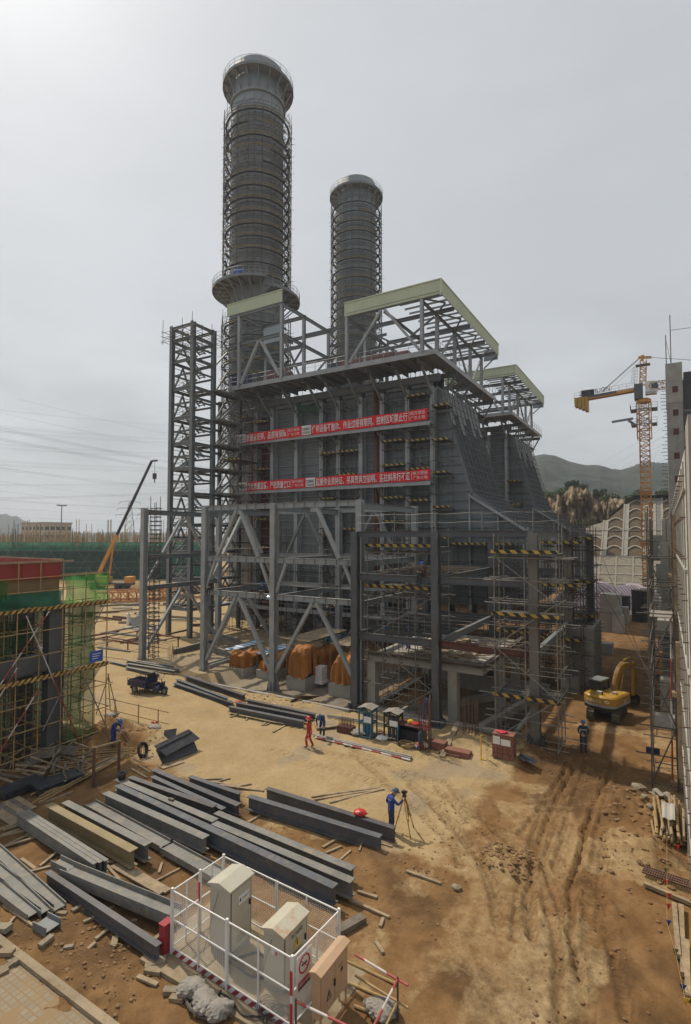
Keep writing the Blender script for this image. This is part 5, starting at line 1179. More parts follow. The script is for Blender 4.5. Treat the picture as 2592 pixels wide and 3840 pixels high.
def cabinet(x, y, w_, dp, h, lid, label, base=.25, mt='ivory', lidm='ivory'):
    t = T('electrical_cabinet', label, 'cabinet', (x+w_/2, y+dp/2, 0)); bw = MB().box(x, x+w_, y, y+dp, base, h)
    bw.build('body', M[mt], t)
    # gabled lid, ridge running back
    e = .06; zr = h+lid
    mb = MB(); P_ = [(x-e, y-e), (x+w_+e, y-e), (x+w_+e, y+dp+e), (x-e, y+dp+e)]
    mb.add([(*P_[0], h), (*P_[1], h), (*P_[2], h), (*P_[3], h), (*P_[0], h+.05), (*P_[1], h+.05), (*P_[2], h+.05), (*P_[3], h+.05), (x+w_/2, y-e, zr), (x+w_/2, y+dp+e, zr)],
           [(3,2,1,0),(0,1,5,8,4),(2,3,7,9,6),(1,2,6,5),(3,0,4,7),(5,6,9,8),(7,4,8,9)])
    mb.build('lid', M[lidm], t)
    MB().box(x+.03, x+w_-.03, y+.03, y+dp-.03, 0, base).build('plinth', M['concrete'], t)
    mb = MB(); mb.box(x+w_+.002, x+w_+.018, y+.05, y+dp-.05, base+.06, h-.06); d_ = mb.build('door', M[mt], t)
    MB().box(x+w_+.0005, x+w_+.0195, y+.035, y+.048, base+.05, h-.05).box(x+w_+.0005, x+w_+.0195, y+dp-.048, y+dp-.035, base+.05, h-.05).build('door_gap', M['black'], t)
    for k_ in range(5): MB().box(x+w_+.0185, x+w_+.021, y+.25, y+dp-.25, base+.16+.05*k_, base+.175+.05*k_).build('vent_slot', M['ink'], d_)
    MB().path([(x+w_*.5, y-e-.01, h-.1), (x+w_*.3, y-e-.02, h*.7), (x+.05, y-e-.03, h*.35), (x-.1, y-.15, .06)], .008, 4).build('earth_wire', M['black'], t)
    MB().box(x+w_+.02, x+w_+.06, y+dp-.14, y+dp-.1, h*.62, h*.62+.14).build('handle', M['black'], d_)
    return t
c1 = cabinet(-11.5, 11.72, .76, .92, 1.95, .17, 'taller ivory electrical cabinet with gabled lid inside the wire fence')
mb = MB(); xx = -10.715
mb.box(xx, xx+.008, 12.05, 12.5, 1.42, 1.66); mb.build('label_plate', M['white'], c1)
mb = MB(); text_mesh(mb, 'HAY', .14, (xx+.012, 12.2, 1.5), (0,1,0), (0,0,1), width=.28); mb.add([(xx+.012,12.07,1.5),(xx+.012,12.17,1.5),(xx+.012,12.12,1.62)], [(0,1,2)]); mb.build('dark_lettering', M['ink'], c1)
c2 = cabinet(-9.42, 11.6, .66, 1.05, 1.52, .16, 'shorter ivory electrical cabinet with a rust stained gabled lid inside the wire fence', .2, 'ivory', 'rusty_lid')
xx = -8.74
mb = MB(); mb.add([(xx+.012,12.0,.98),(xx+.012,12.3,.98),(xx+.012,12.15,1.26)], [(0,1,2)]); mb.build('warning_triangle', M['ink_y'], c2)
mb = MB(); text_mesh(mb, '施工电源箱', .13, (xx+.012, 11.9, 1.3), (0,1,0), (0,0,1), width=.5); mb.bar((xx+.016,12.15,1.19),(xx+.016,12.15,1.05),.03,.02,(1,0,0)); text_mesh(mb, '有电危险', .1, (xx+.012, 11.96, .84), (0,1,0), (0,0,1), width=.4); mb.build('dark_lettering', M['ink'], c2)
MB().box(-9.16,-8.92,11.585,11.6,1.0,1.18).build('name_plate', M['white'], c2); MB().box(-9.04,-8.94,11.575,11.584,1.0,1.1).build('red_mark', M['ink_r'], c2)
# beige distribution box outside, on legs
t = T('distribution_box', 'beige two-door distribution box on legs outside the right end of the fence', 'cabinet', (-7.38, 11.7, 0))
MB().box(-7.5,-7.26,11.05,12.32,.5,1.52).build('body', M['beige'], t)
mb = MB(); mb.add([(-7.56,11.0,1.52),(-7.2,11.0,1.52),(-7.2,12.37,1.52),(-7.56,12.37,1.52),(-7.56,11.0,1.56),(-7.2,11.0,1.56),(-7.2,12.37,1.56),(-7.56,12.37,1.56),(-7.38,11.0,1.62),(-7.38,12.37,1.62)], [(3,2,1,0),(0,1,5,8,4),(2,3,7,9,6),(1,2,6,5),(3,0,4,7),(5,6,9,8),(7,4,8,9)]); mb.build('lid', M['beige'], t)
for y0 in (11.08, 11.69): d_ = MB().box(-7.257,-7.24,y0,y0+.59,.54,1.48).build('door', M['beige'], t)
MB().box(-7.238,-7.2,11.62,11.66,.95,1.1).build('handle', M['black'], t)
mb = MB(); mb.path([(-7.236,11.3,.8),(-7.236,11.5,.8),(-7.236,11.4,1.0)], .012, 4, True); mb.bar((-7.236,11.4,.93),(-7.236,11.4,.85),.02,.012,(1,0,0)); mb.build('warning_triangle', M['ink'], t)
mb = MB(); text_mesh(mb, 'HAY', .1, (-7.236,11.85,1.2), (0,1,0), (0,0,1), width=.22); mb.box(-7.238,-7.232,11.95,12.05,1.05,1.15); mb.build('dark_lettering', M['ink'], t)
for x_, y_ in ((-7.48,11.1),(-7.28,11.1),(-7.48,12.27),(-7.28,12.27)): MB().bar((x_,y_,0),(x_,y_,.5),.04,.04).build('leg', M['beige'], t)
# red-white rail frame right of the box
t = T('guard_rail', 'low guard of red and white tubes right of the beige box', 'guard rail', (-6.2, 11.6, 0))
cn = [on(*z9(1390,770)), on(*z9(1400,1010)), on(*z9(880,1100)), on(*z9(1160,1190))]
R1, R2 = Vector((-5.95,12.55,0)), Vector((-5.85,10.85,0)); L1, L2 = Vector((-7.25,12.7,0)), Vector((-7.75,10.75,0))
for p in (R1, R2, L2): rod('post', p, p+Vector((0,0,1.05)), .028, M['tube'], t)
for a, b, m_ in ((L1,R1,'pole_rw'),(R1,R2,'pole_rw'),(L2,R2,'pole_rw')):
    for h in (.45, .98): MB().tube(a+Vector((0,0,h)), b+(b-a).normalized()*.3+Vector((0,0,h)), .03, 8).build('rail', M[m_] if h > .8 else M['tube_y'], t)
for i in range(3): S(MB().tube(on(*z9(1210+i*30,800+i*150),.05), on(*z9(1540-i*40,950+i*110),.05), .035, 6), 'tube', M['tube_y'], 'yellow brown tube lying right of the beige box', 'tube', 'tubes lying right of the beige box')
# sacks and cables in front of the fence
def sack(c, a, b, h, ang, label, mt='tarp_w'):
    def fn(u, v):
        th = u*2*math.pi; ph = (v-.5)*math.pi; w_ = 1+.14*math.sin(3*th+c[0]*5)*math.cos(ph*2)+.09*math.sin(7*th+ph*6+c[1]*3)+.06*math.sin(13*th-ph*5)
        x, y, z = a*math.cos(th)*math.cos(ph)*w_, b*math.sin(th)*math.cos(ph)*w_, h*(math.sin(ph)*.5+.45)
        return (c[0]+x*math.cos(ang)-y*math.sin(ang), c[1]+x*math.sin(ang)+y*math.cos(ang), c[2]+z)
    return S(MB().grid(fn, 30, 12), 'sack', M[mt], label, 'sack', 'woven sacks on the site', False)
for i, (u, v, a, b, h, an) in enumerate(((215,1015,.4,.28,.42,.4),(290,1090,.45,.3,.4,-.3),(380,1150,.36,.26,.4,.9))):
    sack(on(*z9(u, v)), a, b, h, an, ('leftmost silvery sack under the cables in front of the fence', 'middle silvery sack under the cables in front of the fence', 'rightmost silvery sack under the cables in front of the fence')[i])
sack(on(*z9(1450,1150)), .42, .3, .38, .3, 'pale sack at the lower right of the red and white guard')
for i, pts in enumerate((((240,890),(180,960),(165,1060),(200,1150),(300,1190),(430,1200)), ((400,990),(370,1060),(260,1050),(190,1110),(200,1160)), ((280,860),(280,1000),(290,1100),(340,1180)), ((385,1000),(470,1060),(520,1150),(600,1190),(720,1170)))):
    P_ = [on(*z9(*p), .07+.1*(j % 2)) for j, p in enumerate(pts)]; Q_ = []
    for a, b in zip(P_[:-1], P_[1:]): Q_ += [a.lerp(b, k/3) for k in range(3)]
    for k in range(2): Q_ = [Q_[0]]+[(Q_[j-1]+Q_[j]*2+Q_[j+1])/4 for j in range(1, len(Q_)-1)]+[Q_[-1]]
    S(MB().path(Q_, .04 if i < 2 else .025, 6), 'power_cable', M['black'] if i % 2 else mat('dusty_cable', (.1,.085,.07), .8, .2, 4), ('thick cable looping left around the sacks before the fence', 'cable arching over the sacks before the fence', 'thin cable hanging from the fence foot to the sacks', 'cable running along the fence foot towards the right corner')[i], 'cable')
c = on(*z9(745,1165), .1); mb = MB()
for i in range(22): a = random.uniform(0,6); o = Vector((random.uniform(-.3,.3), random.uniform(-.15,.15), random.uniform(0,.12))); mb.path([c+o+Vector((.25*math.cos(a+k*.5), .2*math.sin(a+k*.5), .03*math.sin(k))) for k in range(9)], .012, 4)
S(mb, 'cable_tangle', M['black'], 'tangle of black cable by the right front fence corner', 'cable')
for i, pts in enumerate((((-11.1,12.0,.3),(-10.6,11.8,.15),(-10.0,12.0,.45),(-9.5,12.1,.3)), ((-10.9,11.7,.1),(-10.4,11.5,.3),(-9.9,11.6,.12),(-9.3,11.7,.2)))):
    P_ = [Vector(p) for p in pts]; Q_ = []
    for a, b in zip(P_[:-1], P_[1:]): Q_ += [a.lerp(b, k/4) for k in range(4)]
    S(MB().path(Q_+[P_[-1]], .035, 6), 'power_cable', M['black'], ('cable arching between the two ivory cabinets', 'cable lying on the pad between the two ivory cabinets')[i], 'cable')

# ------------------------------------------------------------------ small equipment along the frame
def frame_rack(c, w_, dp, h, mt, label, cyl=False):
    t = T('tool_rack', label, 'cage', c); c = Vector(c)
    for sx in (-1,1):
        for sy in (-1,1): MB().bar(c+Vector((sx*w_/2, sy*dp/2, 0)), c+Vector((sx*w_/2, sy*dp/2, h)), .07, .07).build('post', M[mt], t)
    for z in (.05, h*.5, h-.2):
        mb = MB()
        for s_ in (-1,1): mb.bar(c+Vector((-w_/2, s_*dp/2, z)), c+Vector((w_/2, s_*dp/2, z)), .05, .1); mb.bar(c+Vector((s_*w_/2, -dp/2, z)), c+Vector((s_*w_/2, dp/2, z)), .05, .1)
        mb.build('rail', M[mt], t)
    mb = MB(); mb.grid(lambda a, b: (c.x+(a-.5)*(w_+.2), c.y+(b-.5)*(dp+.2), c.z+h+.12-.25*abs(a-.5)), 6, 2); mb.build('roof_sheet', M['tarp_w'], t)
    for i in range(3): MB().tube(c+Vector((-w_*.3+i*w_*.3, 0, .08)), c+Vector((-w_*.3+i*w_*.3, 0, 1.35)), .11, 10).build('gas_bottle', M['bluepaint'] if mt == 'teal' else M['steel_dk'], t)
    MB().box(c.x-.05, c.x+w_*.55, c.y-dp/2-.07, c.y-dp/2-.05, c.z+h*.55, c.z+h*.75).build('notice_board', M['white'], t)
frame_rack(on(*z10(1012,365)), .8, .75, 1.75, 'teal', 'tall teal gas bottle cage with a white notice and pale roof')
frame_rack(on(*z10(1178,388)), .85, .7, 1.6, 'black', 'black gas bottle cage with white notices, right of the teal one')
c = on(*z10(1285,425)); t = T('workbench_cabinet', 'blue steel cabinet with open doors and clutter on top', 'cabinet', c)
MB().box(c.x-.75,c.x+.75,c.y,c.y+.7,c.z,c.z+.06).box(c.x-.75,c.x-.71,c.y,c.y+.7,c.z+.06,c.z+1.0).box(c.x+.71,c.x+.75,c.y,c.y+.7,c.z+.06,c.z+1.0).box(c.x-.7,c.x+.7,c.y+.66,c.y+.7,c.z+.06,c.z+1.0).build('body', M['teal'], t)
MB().box(c.x-.82,c.x+.82,c.y-.06,c.y+.76,c.z+1.0,c.z+1.06).build('top', M['rust'], t)
MB().bar(c+Vector((-.73,-.02,.5)), c+Vector((-.5,-.55,.5)), .03, .9).build('door', M['bluepaint'], t); MB().bar(c+Vector((.73,-.02,.5)), c+Vector((.8,-.6,.5)), .03, .9).build('door', M['bluepaint'], t)
MB().box(c.x-.6,c.x+.6,c.y+.1,c.y+.6,c.z+.08,c.z+.7).build('contents', M['black'], t)
sack(c+Vector((.25,.3,1.06)), .3, .2, .16, .2, 'crumpled red cloth on top of the blue steel cabinet', 'suit_r'); sack(c+Vector((-.1,.35,1.06)), .18, .15, .25, 1, 'small yellow bag on top of the blue steel cabinet', 'ink_y')
sack(on(*z10(1105,390)), .36, .28, .3, .5, 'white foam-like sack on the ground between the two bottle cages', 'white'); sack(on(*z10(950,355)), .5, .35, .35, .1, 'beige sack lying left of the teal bottle cage'); sack(on(*z10(1360,445)), .4, .3, .4, .6, 'red and white woven sack right of the blue steel cabinet', 'pole_rw')
c = on(*z10(1265,440), .03); mb = MB()
for i in range(16): a = random.uniform(0,6); o = Vector((random.uniform(-.15,.15), random.uniform(-.12,.12), random.uniform(0,.15))); mb.path([c+o+Vector((.38*math.cos(a+k*.6), .25*math.sin(a+k*.6), .02*k)) for k in range(9)], .018, 4)
S(mb, 'rope_coil', M['bamboo'], 'coil of pale rope on the sand before the blue steel cabinet', 'rope')
c = on(*z10(1090,360), .03); mb = MB()
for i in range(14): a = random.uniform(0,6); o = Vector((random.uniform(-.2,.2), random.uniform(-.3,.3), random.uniform(0,.1))); mb.path([c+o+Vector((.3*math.cos(a+k*.5), .25*math.sin(a+k*.5), .01*k)) for k in range(9)], .015, 4)
S(mb, 'hose_coil', M['rust'], 'heap of red hose between the two bottle cages', 'hose')
# sign and rebar clusters
t = T('warning_sign', 'small red and white sign fixed to the rebar by the blue cabinet', 'sign', on(*z10(1390,445)))
c = on(*z10(1390,440)); MB().box(c.x-.33,c.x+.33,c.y-.13,c.y-.11,c.z+1.0,c.z+1.55).build('plate', M['ink_r'], t)
mb = MB(); text_mesh(mb, '危险', .2, (c.x-.27, c.y-.14, c.z+1.3), (1,0,0), (0,0,1), width=.54); text_mesh(mb, '禁止入内', .17, (c.x-.28, c.y-.14, c.z+1.06), (1,0,0), (0,0,1), width=.56); mb.box(c.x-.33,c.x+.33,c.y-.14,c.y-.13,c.z+1.5,c.z+1.56); mb.build('white_lettering', M['white'], t)
def rebar_cage(c, w_, k, h, label):
    t = T('rebar_cluster', label, 'rebar', c); c = Vector(c)
    for i in range(k):
        for j in range(k):
            if 0 < i < k-1 and 0 < j < k-1: continue
            p = c+Vector(((i/(k-1)-.5)*w_, (j/(k-1)-.5)*w_, 0)); rod('bar', p, p+Vector((random.uniform(-.06,.06), random.uniform(-.06,.06), h*random.uniform(.85,1.1))), .018, M['rebar'], t, 5)
    for z in (.25,.5): MB().bar(c+Vector((-w_/2,-w_/2,z)), c+Vector((w_/2,-w_/2,z)), .02, .02).build('tie', M['rebar'], t)
rebar_cage(on(*z10(1385,455)), .55, 5, 3.0, 'cluster of tall rusty rebar behind the small red sign')
c = on(1300+770*.6055, 1850+1560*.6055); rebar_cage(c, .7, 5, 2.0, 'cluster of rusty rebar sticking out of the orange soil, left of the brick cage')
for i, (u, v, lb) in enumerate(((1010,1110,'rebar starter bars at the foot of the left rack column'),(1265,870,'rebar starter bars in the sand right of the pale beam pile'))): rebar_cage(on(*z7(u, v-20)), .5, 3, 1.4, lb)
S(MB().bar(on(*z10(1495,500),.05), on(*z10(1600,345),.55), .3, .05), 'plank', M['plank'], 'wide pale plank leaning up against the bank right of the red sign', 'plank')
for i, (u, v, w_, h) in enumerate(((1450,455,.55,.45),(1540,492,.6,.12),(1590,498,.7,.3))): c = on(*z10(u, v)); S(MB().box(c.x-w_,c.x+w_,c.y,c.y+.55,c.z,c.z+h), 'brick_stack', M['brick'], ('brick-red stack right of the red and white sack', 'thin dark slab under the leaning pale plank', 'rusty red block at the foot of the rebar cluster')[i], 'stack')
c = on(1500+562*.69598, 2400+660*.69598); t = T('brick_cage', 'square stack of red blocks with white notices and a pink cloth on top', 'block stack', c)
mb = MB()
for iz in range(5):
    for ix in range(4): mb.box(c.x-.55+ix*.28, c.x-.55+ix*.28+.265, c.y-.3+.02*(iz % 2), c.y+.35, c.z+iz*.25+.005, c.z+iz*.25+.24)
mb.build('blocks', M['brick'], t); MB().box(c.x-.5,c.x-.12,c.y-.33,c.y-.315,c.z+.72,c.z+1.12).box(c.x-.08,c.x+.42,c.y-.33,c.y-.315,c.z+.7,c.z+1.02).build('notice', M['white'], t)
sack(c+Vector((-.1,0,1.25)), .3, .2, .1, 0, 'pink cloth lying on top of the red block stack', 'ink_r')
S(MB().grid(lambda a, b: (c.x+.75+a*.9, c.y-.35+b*.7, c.z+.25-.2*a+.05*math.sin(b*7)), 6, 6), 'sheet', M['blackform'], 'dark sheet draped at the right foot of the red block stack', 'sheet')
c = on(1500+438*.69598, 2400+655*.69598); S(MB().tube(c, c+Vector((0,0,1.3)), .035, 8).box(c.x-.05, c.x+.3, c.y-.05, c.y+.05, c.z, c.z+.06), 'marker_post', M['ink_y'], 'yellow marker post standing left of the red block stack', 'post')
c = on(*z10(870,335)); mb = MB().box(c.x-.5,c.x+.5,c.y-.3,c.y+.3,c.z,c.z+.4)
for i in range(5):
    for j in range(3): mb.tube((c.x-.4+i*.2,c.y-.2+j*.2,c.z+.4),(c.x-.4+i*.2,c.y-.2+j*.2,c.z+.85), .02, 5)
S(mb, 'anchor_block', M['rust'], 'rusty anchor block with upright bolts right of the stooping worker', 'anchor block')
S(MB().bar(on(*z10(665,300),.06), on(*z10(800,290),.1), 1.3, .06), 'steel_plate', M['plank'], 'large flat plate on the ground behind the stooping blue worker', 'plate')
for i, v in enumerate((252, 262)): S(MB().tube(on(*z10(745,v-10),.1), on(*z10(1120,v+45),.1), .05, 6), 'pipe', M['tube_g'], ('rear grey pipe running from the stooping worker to the bottle cages', 'front grey pipe running from the stooping worker to the bottle cages')[i], 'pipe')
c = on(*z10(1180,390)); S(MB().tube(c+Vector((-3.4,.6,1.0)), c+Vector((7,1.6,1.1)), .03, 6), 'tube', M['tube_g'], 'long scaffold tube running level behind the bottle cages', 'tube')
c = G(795*.57361+800, 2550+900*.57361, 1.0)
for i in range(5): p = on(*z10(505+i*12, 165-i*2), .1+.05*i); q = on(*z10(610+i*20, 85), .2+.05*i); S(MB().bar(p, q, .1, .08), 'rusty_angle', M['rebar'], 'rusty angle bar in the small pile by the low concrete wall', 'angle bar', 'rusty bars piled by the low concrete wall')
# black bucket, cloths
c = G(*z8(797,300), .6); S(MB().lathe((c.x,c.y,.6), [(.001,0),(.16,0),(.2,.32),(.18,.32),(.15,.03)], 14), 'bucket', M['black'], 'black bucket standing on the dust covered beam', 'bucket', None, True)
sack(G(*z10(960,885), .66), .26, .2, .26, .3, 'red cloth bundle lying on the dark beam by the surveyor', 'hat_r'); sack(on(*z10(160,178), .45), .3, .14, .12, .5, 'red rag on the end of the dark bundle', 'hat_r')
c = G(*z8(1120,438), .6); S(MB().box(c.x-.13,c.x+.13,c.y-.06,c.y+.06,.6,.68), 'timber_block', M['plank_dk'], 'small dark wood block on the dust covered beam', 'wood block')
for i, (u, v, lb, m_) in enumerate(((1140,1345,'heap of pale sacks and a red vest by the guard rail','tarp_w'),(1135,1325,'red vest on the heap of sacks by the guard rail','hat_r'),(820,1265,'pale sack at the foot of the tied tripod','tarp_w'))): sack(on(*z7(u, v), .03+.2*(i == 1)), .45 if i != 1 else .2, .3 if i != 1 else .12, .3 if i != 1 else .14, .4*i, lb, m_)
# ------------------------------------------------------------------ right: wall, pier tower, scaffold, bamboo
t = T('concrete_wall', 'whitish board-marked concrete wall running away along the right edge', 'wall', (.7, 35, 0))
MB().box(.5, .95, 17.0, 58, -.5, 14.3).build('wall', M['concrete_w'], t)
mb = MB()
for z in (2.6, 5.4, 8.2, 11.0, 13.2): mb.box(.44, .497, 17.2, 57.5, z, z+.07)
for y in range(18, 57, 2): mb.box(.46, .497, y, y+.06, .2, 14.1)
mb.build('board_mark', M['concrete_lt'], t)
mb = MB()
for y in np.arange(17.6, 57, 1.9):
    for z in np.arange(1.0, 14, 1.15): mb.tube((.5, y, z), (.36, y, z), .02, 5)
mb.build('tie_bolt', M['rebar'], t)
for i, (y, z0, z1) in enumerate(((31,5.2,13),(34.5,3.2,9.6),(28.5,1.2,7.2),(38,6,12.6),(42,2,9),(46,5,12))): MB().box(.3, .49, y, y+.22, z0, z1).build('waling', M['plank'], t)
for i, (y, z) in enumerate(((30,4.4),(33.5,7.3),(36,9.6),(41,6.4),(45,9.2))): MB().box(.12, .49, y-.15, y+.4, z, z+.18).build('bracket', M['plank'], t)
S(MB().box(.53, 1.6, 15.2, 16.9, -.5, 14.9), 'concrete_pier', M['concrete_lt'], 'pale concrete pier at the right edge, nearest end of the long wall', 'pier')
pt = T('pier_tower', 'tall grey concrete tower with small red-brown openings at the right edge', 'tower', (1.6, 76, 0))
MB().box(.52, 2.18, 75, 79, 0, 27.9).build('shaft', M['concrete'], pt)
MB().box(.48, 2.2, 74.94, 79, 27.9, 32.7).build('cap_section', M['concrete_lt'], pt)
MB().box(2.2, 7, 75.4, 80, 0, 30.6).build('infill_wall', M['concrete'], pt)
MB().box(2.3, 7, 75.3, 75.38, 27.0, 31.5).build('dark_mesh', M['grey_dk'], pt)
for z in (29.1, 26.3, 24.0, 21.1, 18.3): MB().box(1.15, 1.72, 74.9 if z > 28 else 74.97, 75.0 if z < 28 else 74.938, z, z+.75).build('window', mat('red_brown_board_%d' % int(z), (.1,.035,.025), .8, .2, 2), pt)
for z in (24.6, 20.4, 16.0): MB().box(2.25, 6.5, 75.3, 75.398, z, z+2.2).build('opening', M['win_d'], pt)
mb = MB()
for i in range(62): z = 4+i*.44; mb.bar((.52, 75.4+.02*(i % 3), z), (.52-random.uniform(.25,.75), 75.4, z+.02), .08, .05)
mb.build('starter_bar', M['rebar'], pt)
for x, h in ((1.1, 6.2), (.6, 3.8)): MB().tube((x, 75.8, 32.7), (x, 75.8, 32.7+h), .05, 6).build('mast', M['tube'], pt)
rod('wire', (1.1, 75.8, 37), (9, 78, 37.4), .03, M['tube'], pt, 4); rod('wire', (.6,75.8,36), (1.1,75.8,32.8), .02, M['tube'], pt, 4)
# building strip behind the scaffold: column, plinths, slab edges
bt = T('concrete_structure', 'unfinished grey concrete columns and beams behind the right scaffold', 'concrete frame', (0, 50, 0))
for y, z0, z1, x0, x1, m_ in ((47.5,-.2,11.5,-.35,.4,'concrete'),(58.5,0,13.5,-.25,.4,'concrete_lt'),(41,-.2,2.6,-.5,.35,'concrete_lt'),(66,0,9,-.9,.3,'concrete')): MB().box(x0, x1, y, y+1.1, z0, z1).build('column', M[m_], bt)
MB().box(-.6, .3, 42.0, 58, 5.6, 6.3).box(-.5, .3, 48.61, 58.45, 10.2, 11.0).build('beam', M['concrete_lt'], bt)
MB().box(-1.0,.2,59.7,61,9.6,12.0).build('block', M['concrete'], bt)
t = bay_scaffold(-.78, .28, 30.2, 33.0, -.2, 12.2, (), 'tall scaffold tower against the right wall', mt='tube', nx=1, ny=1, dz=1.35, over=.5)
for z in (2.65, 7.95): MB().box(-.74, .24, 30.3, 32.9, z+.07, z+.1).build('deck_mesh', M['tarp_w'], t)
rod('red_tube', (.05, 30.5, .2), (.15, 30.5, 8), .04, M['pole_rw'], t, 6)
bay_scaffold(-.9, .2, 38, 46, 0, 10, (), 'scaffold along the unfinished concrete columns at the right', nx=1, ny=4, dz=1.4, over=.5)
bay_scaffold(-1.1, .1, 52, 64, 0, 12.5, (6,), 'far scaffold along the unfinished concrete columns, tower crane behind', nx=1, ny=4, dz=1.6, over=.7)
S(MB().box(-1.05,-.45,31.0,31.04,1.2,1.5), 'blue_cloth', M['navy'], 'small blue cloth tied to the scaffold tower at the right', 'cloth')
random.seed(12)
def w12(x, y, dz=0): return on(1500+x*.69598, 2900+y*.69598, dz)
c = Vector((.05, 25.4, .1))
for i in range(44):
    o = Vector((random.uniform(-.75,.35), random.uniform(-.3,.3), 0)); z = gz(c.x+o.x, c.y+o.y)+random.uniform(.05,.75); y0 = 25.2+o.y
    S(MB().tube((c.x+o.x, y0-.3+random.uniform(-.3,.2), z), (c.x+o.x+random.uniform(-.25,.15), y0+random.uniform(1.6,2.6), z+random.uniform(-.1,.25)), .05, 7), 'bamboo_pole', M['bamboo'] if i % 3 else M['plank'], 'pole in the stacked bundle at the foot of the right wall', 'pole', 'stacked poles at the foot of the right wall')
S(MB().grid(lambda a, b: (-.35+a*.45, 25.2+b*1.5, gz(0,25.5)+.95-.12*(b-.5)**2+.03*math.sin(a*9)), 5, 6), 'sheet', M['concrete_lt'], 'grey sheet lying on the pole bundle by the right wall', 'sheet')
S(MB().grid(lambda a, b: (-.75+a*.9, 28.3+b*.5, gz(-.5,28.5)+.3-.15*a+.06*math.sin(a*14+b*5)), 12, 6), 'plastic_sheet', M['tarp_w'], 'crumpled pale sheet above the pole bundle by the right wall', 'sheet')
t = T('drain_grating', 'rusty ladder-like grating lying across the bank at the right', 'grating', (-.2, 22.5, 0)); mb = MB()
p, q = w12(1312,515,.15), w12(1640,630,.2); d = (q-p).normalized(); s_ = Vector((-d.y,d.x,0))
for e in (-.22,-.07,.07,.22): mb.bar(p+s_*e, q+s_*e, .03, .05)
for i in range(26): c = p.lerp(q, i/25); mb.bar(c-s_*.22, c+s_*.22, .03, .04)
mb.build('grid', M['rebar'], t)
for a, b, lb in (((1315,590),(1640,720),'thick pale timber lying across the bank below the grating'),((1478,705),(1500,980),'left one of the long timbers lying along the right edge'),((1515,705),(1528,1070),'middle one of the long timbers lying along the right edge'),((1545,900),(1552,1190),'right one of the long timbers lying along the right edge')): S(MB().bar(w12(*a,.12), w12(*b,.12), .14, .12), 'timber', M['plank'], lb, 'timber')
for i, (u, v, m_) in enumerate(((1485,430,'hat_r'),(1422,535,'leaf_c'),(1420,605,'hat_r'),(1435,675,'hat_r'),(1432,730,'hat_r'),(1432,830,'suit_b'),(1470,975,'leaf_c'),(1508,1165,'suit_b'),(1525,1248,'ink_y'))):
    p = w12(u, v, .35); s_ = .16; m2 = MB(); m2.add([p, p+Vector((s_,0,.02)), p+Vector((s_*.4,.02,-s_*1.3)), p+Vector((0,.012,0)), p+Vector((s_,.012,.02)), p+Vector((s_*.4,.032,-s_*1.3))], [(0,1,2),(5,4,3),(0,3,4,1),(1,4,5,2),(2,5,3,0)])
    S(m2, 'pennant', M[m_], ('small red pennant hanging above the grating', 'small green pennant above the grating', 'red pennant by the thick pale timber', 'red pennant just below the thick pale timber', 'lowest red pennant on the string', 'upper blue pennant on the string', 'lower green pennant on the string', 'lower blue pennant on the string', 'yellow pennant at the bottom of the string')[i], 'pennant', 'string of small pennants at the right edge')
S(MB().path([w12(1440,400,.5), w12(1440,540,.38), w12(1440,700,.38), w12(1440,850,.38), w12(1485,1000,.38), w12(1540,1280,.38)], .006, 4), 'pennant_string', M['tube_y'], 'thin string carrying the pennants along the right edge', 'string')

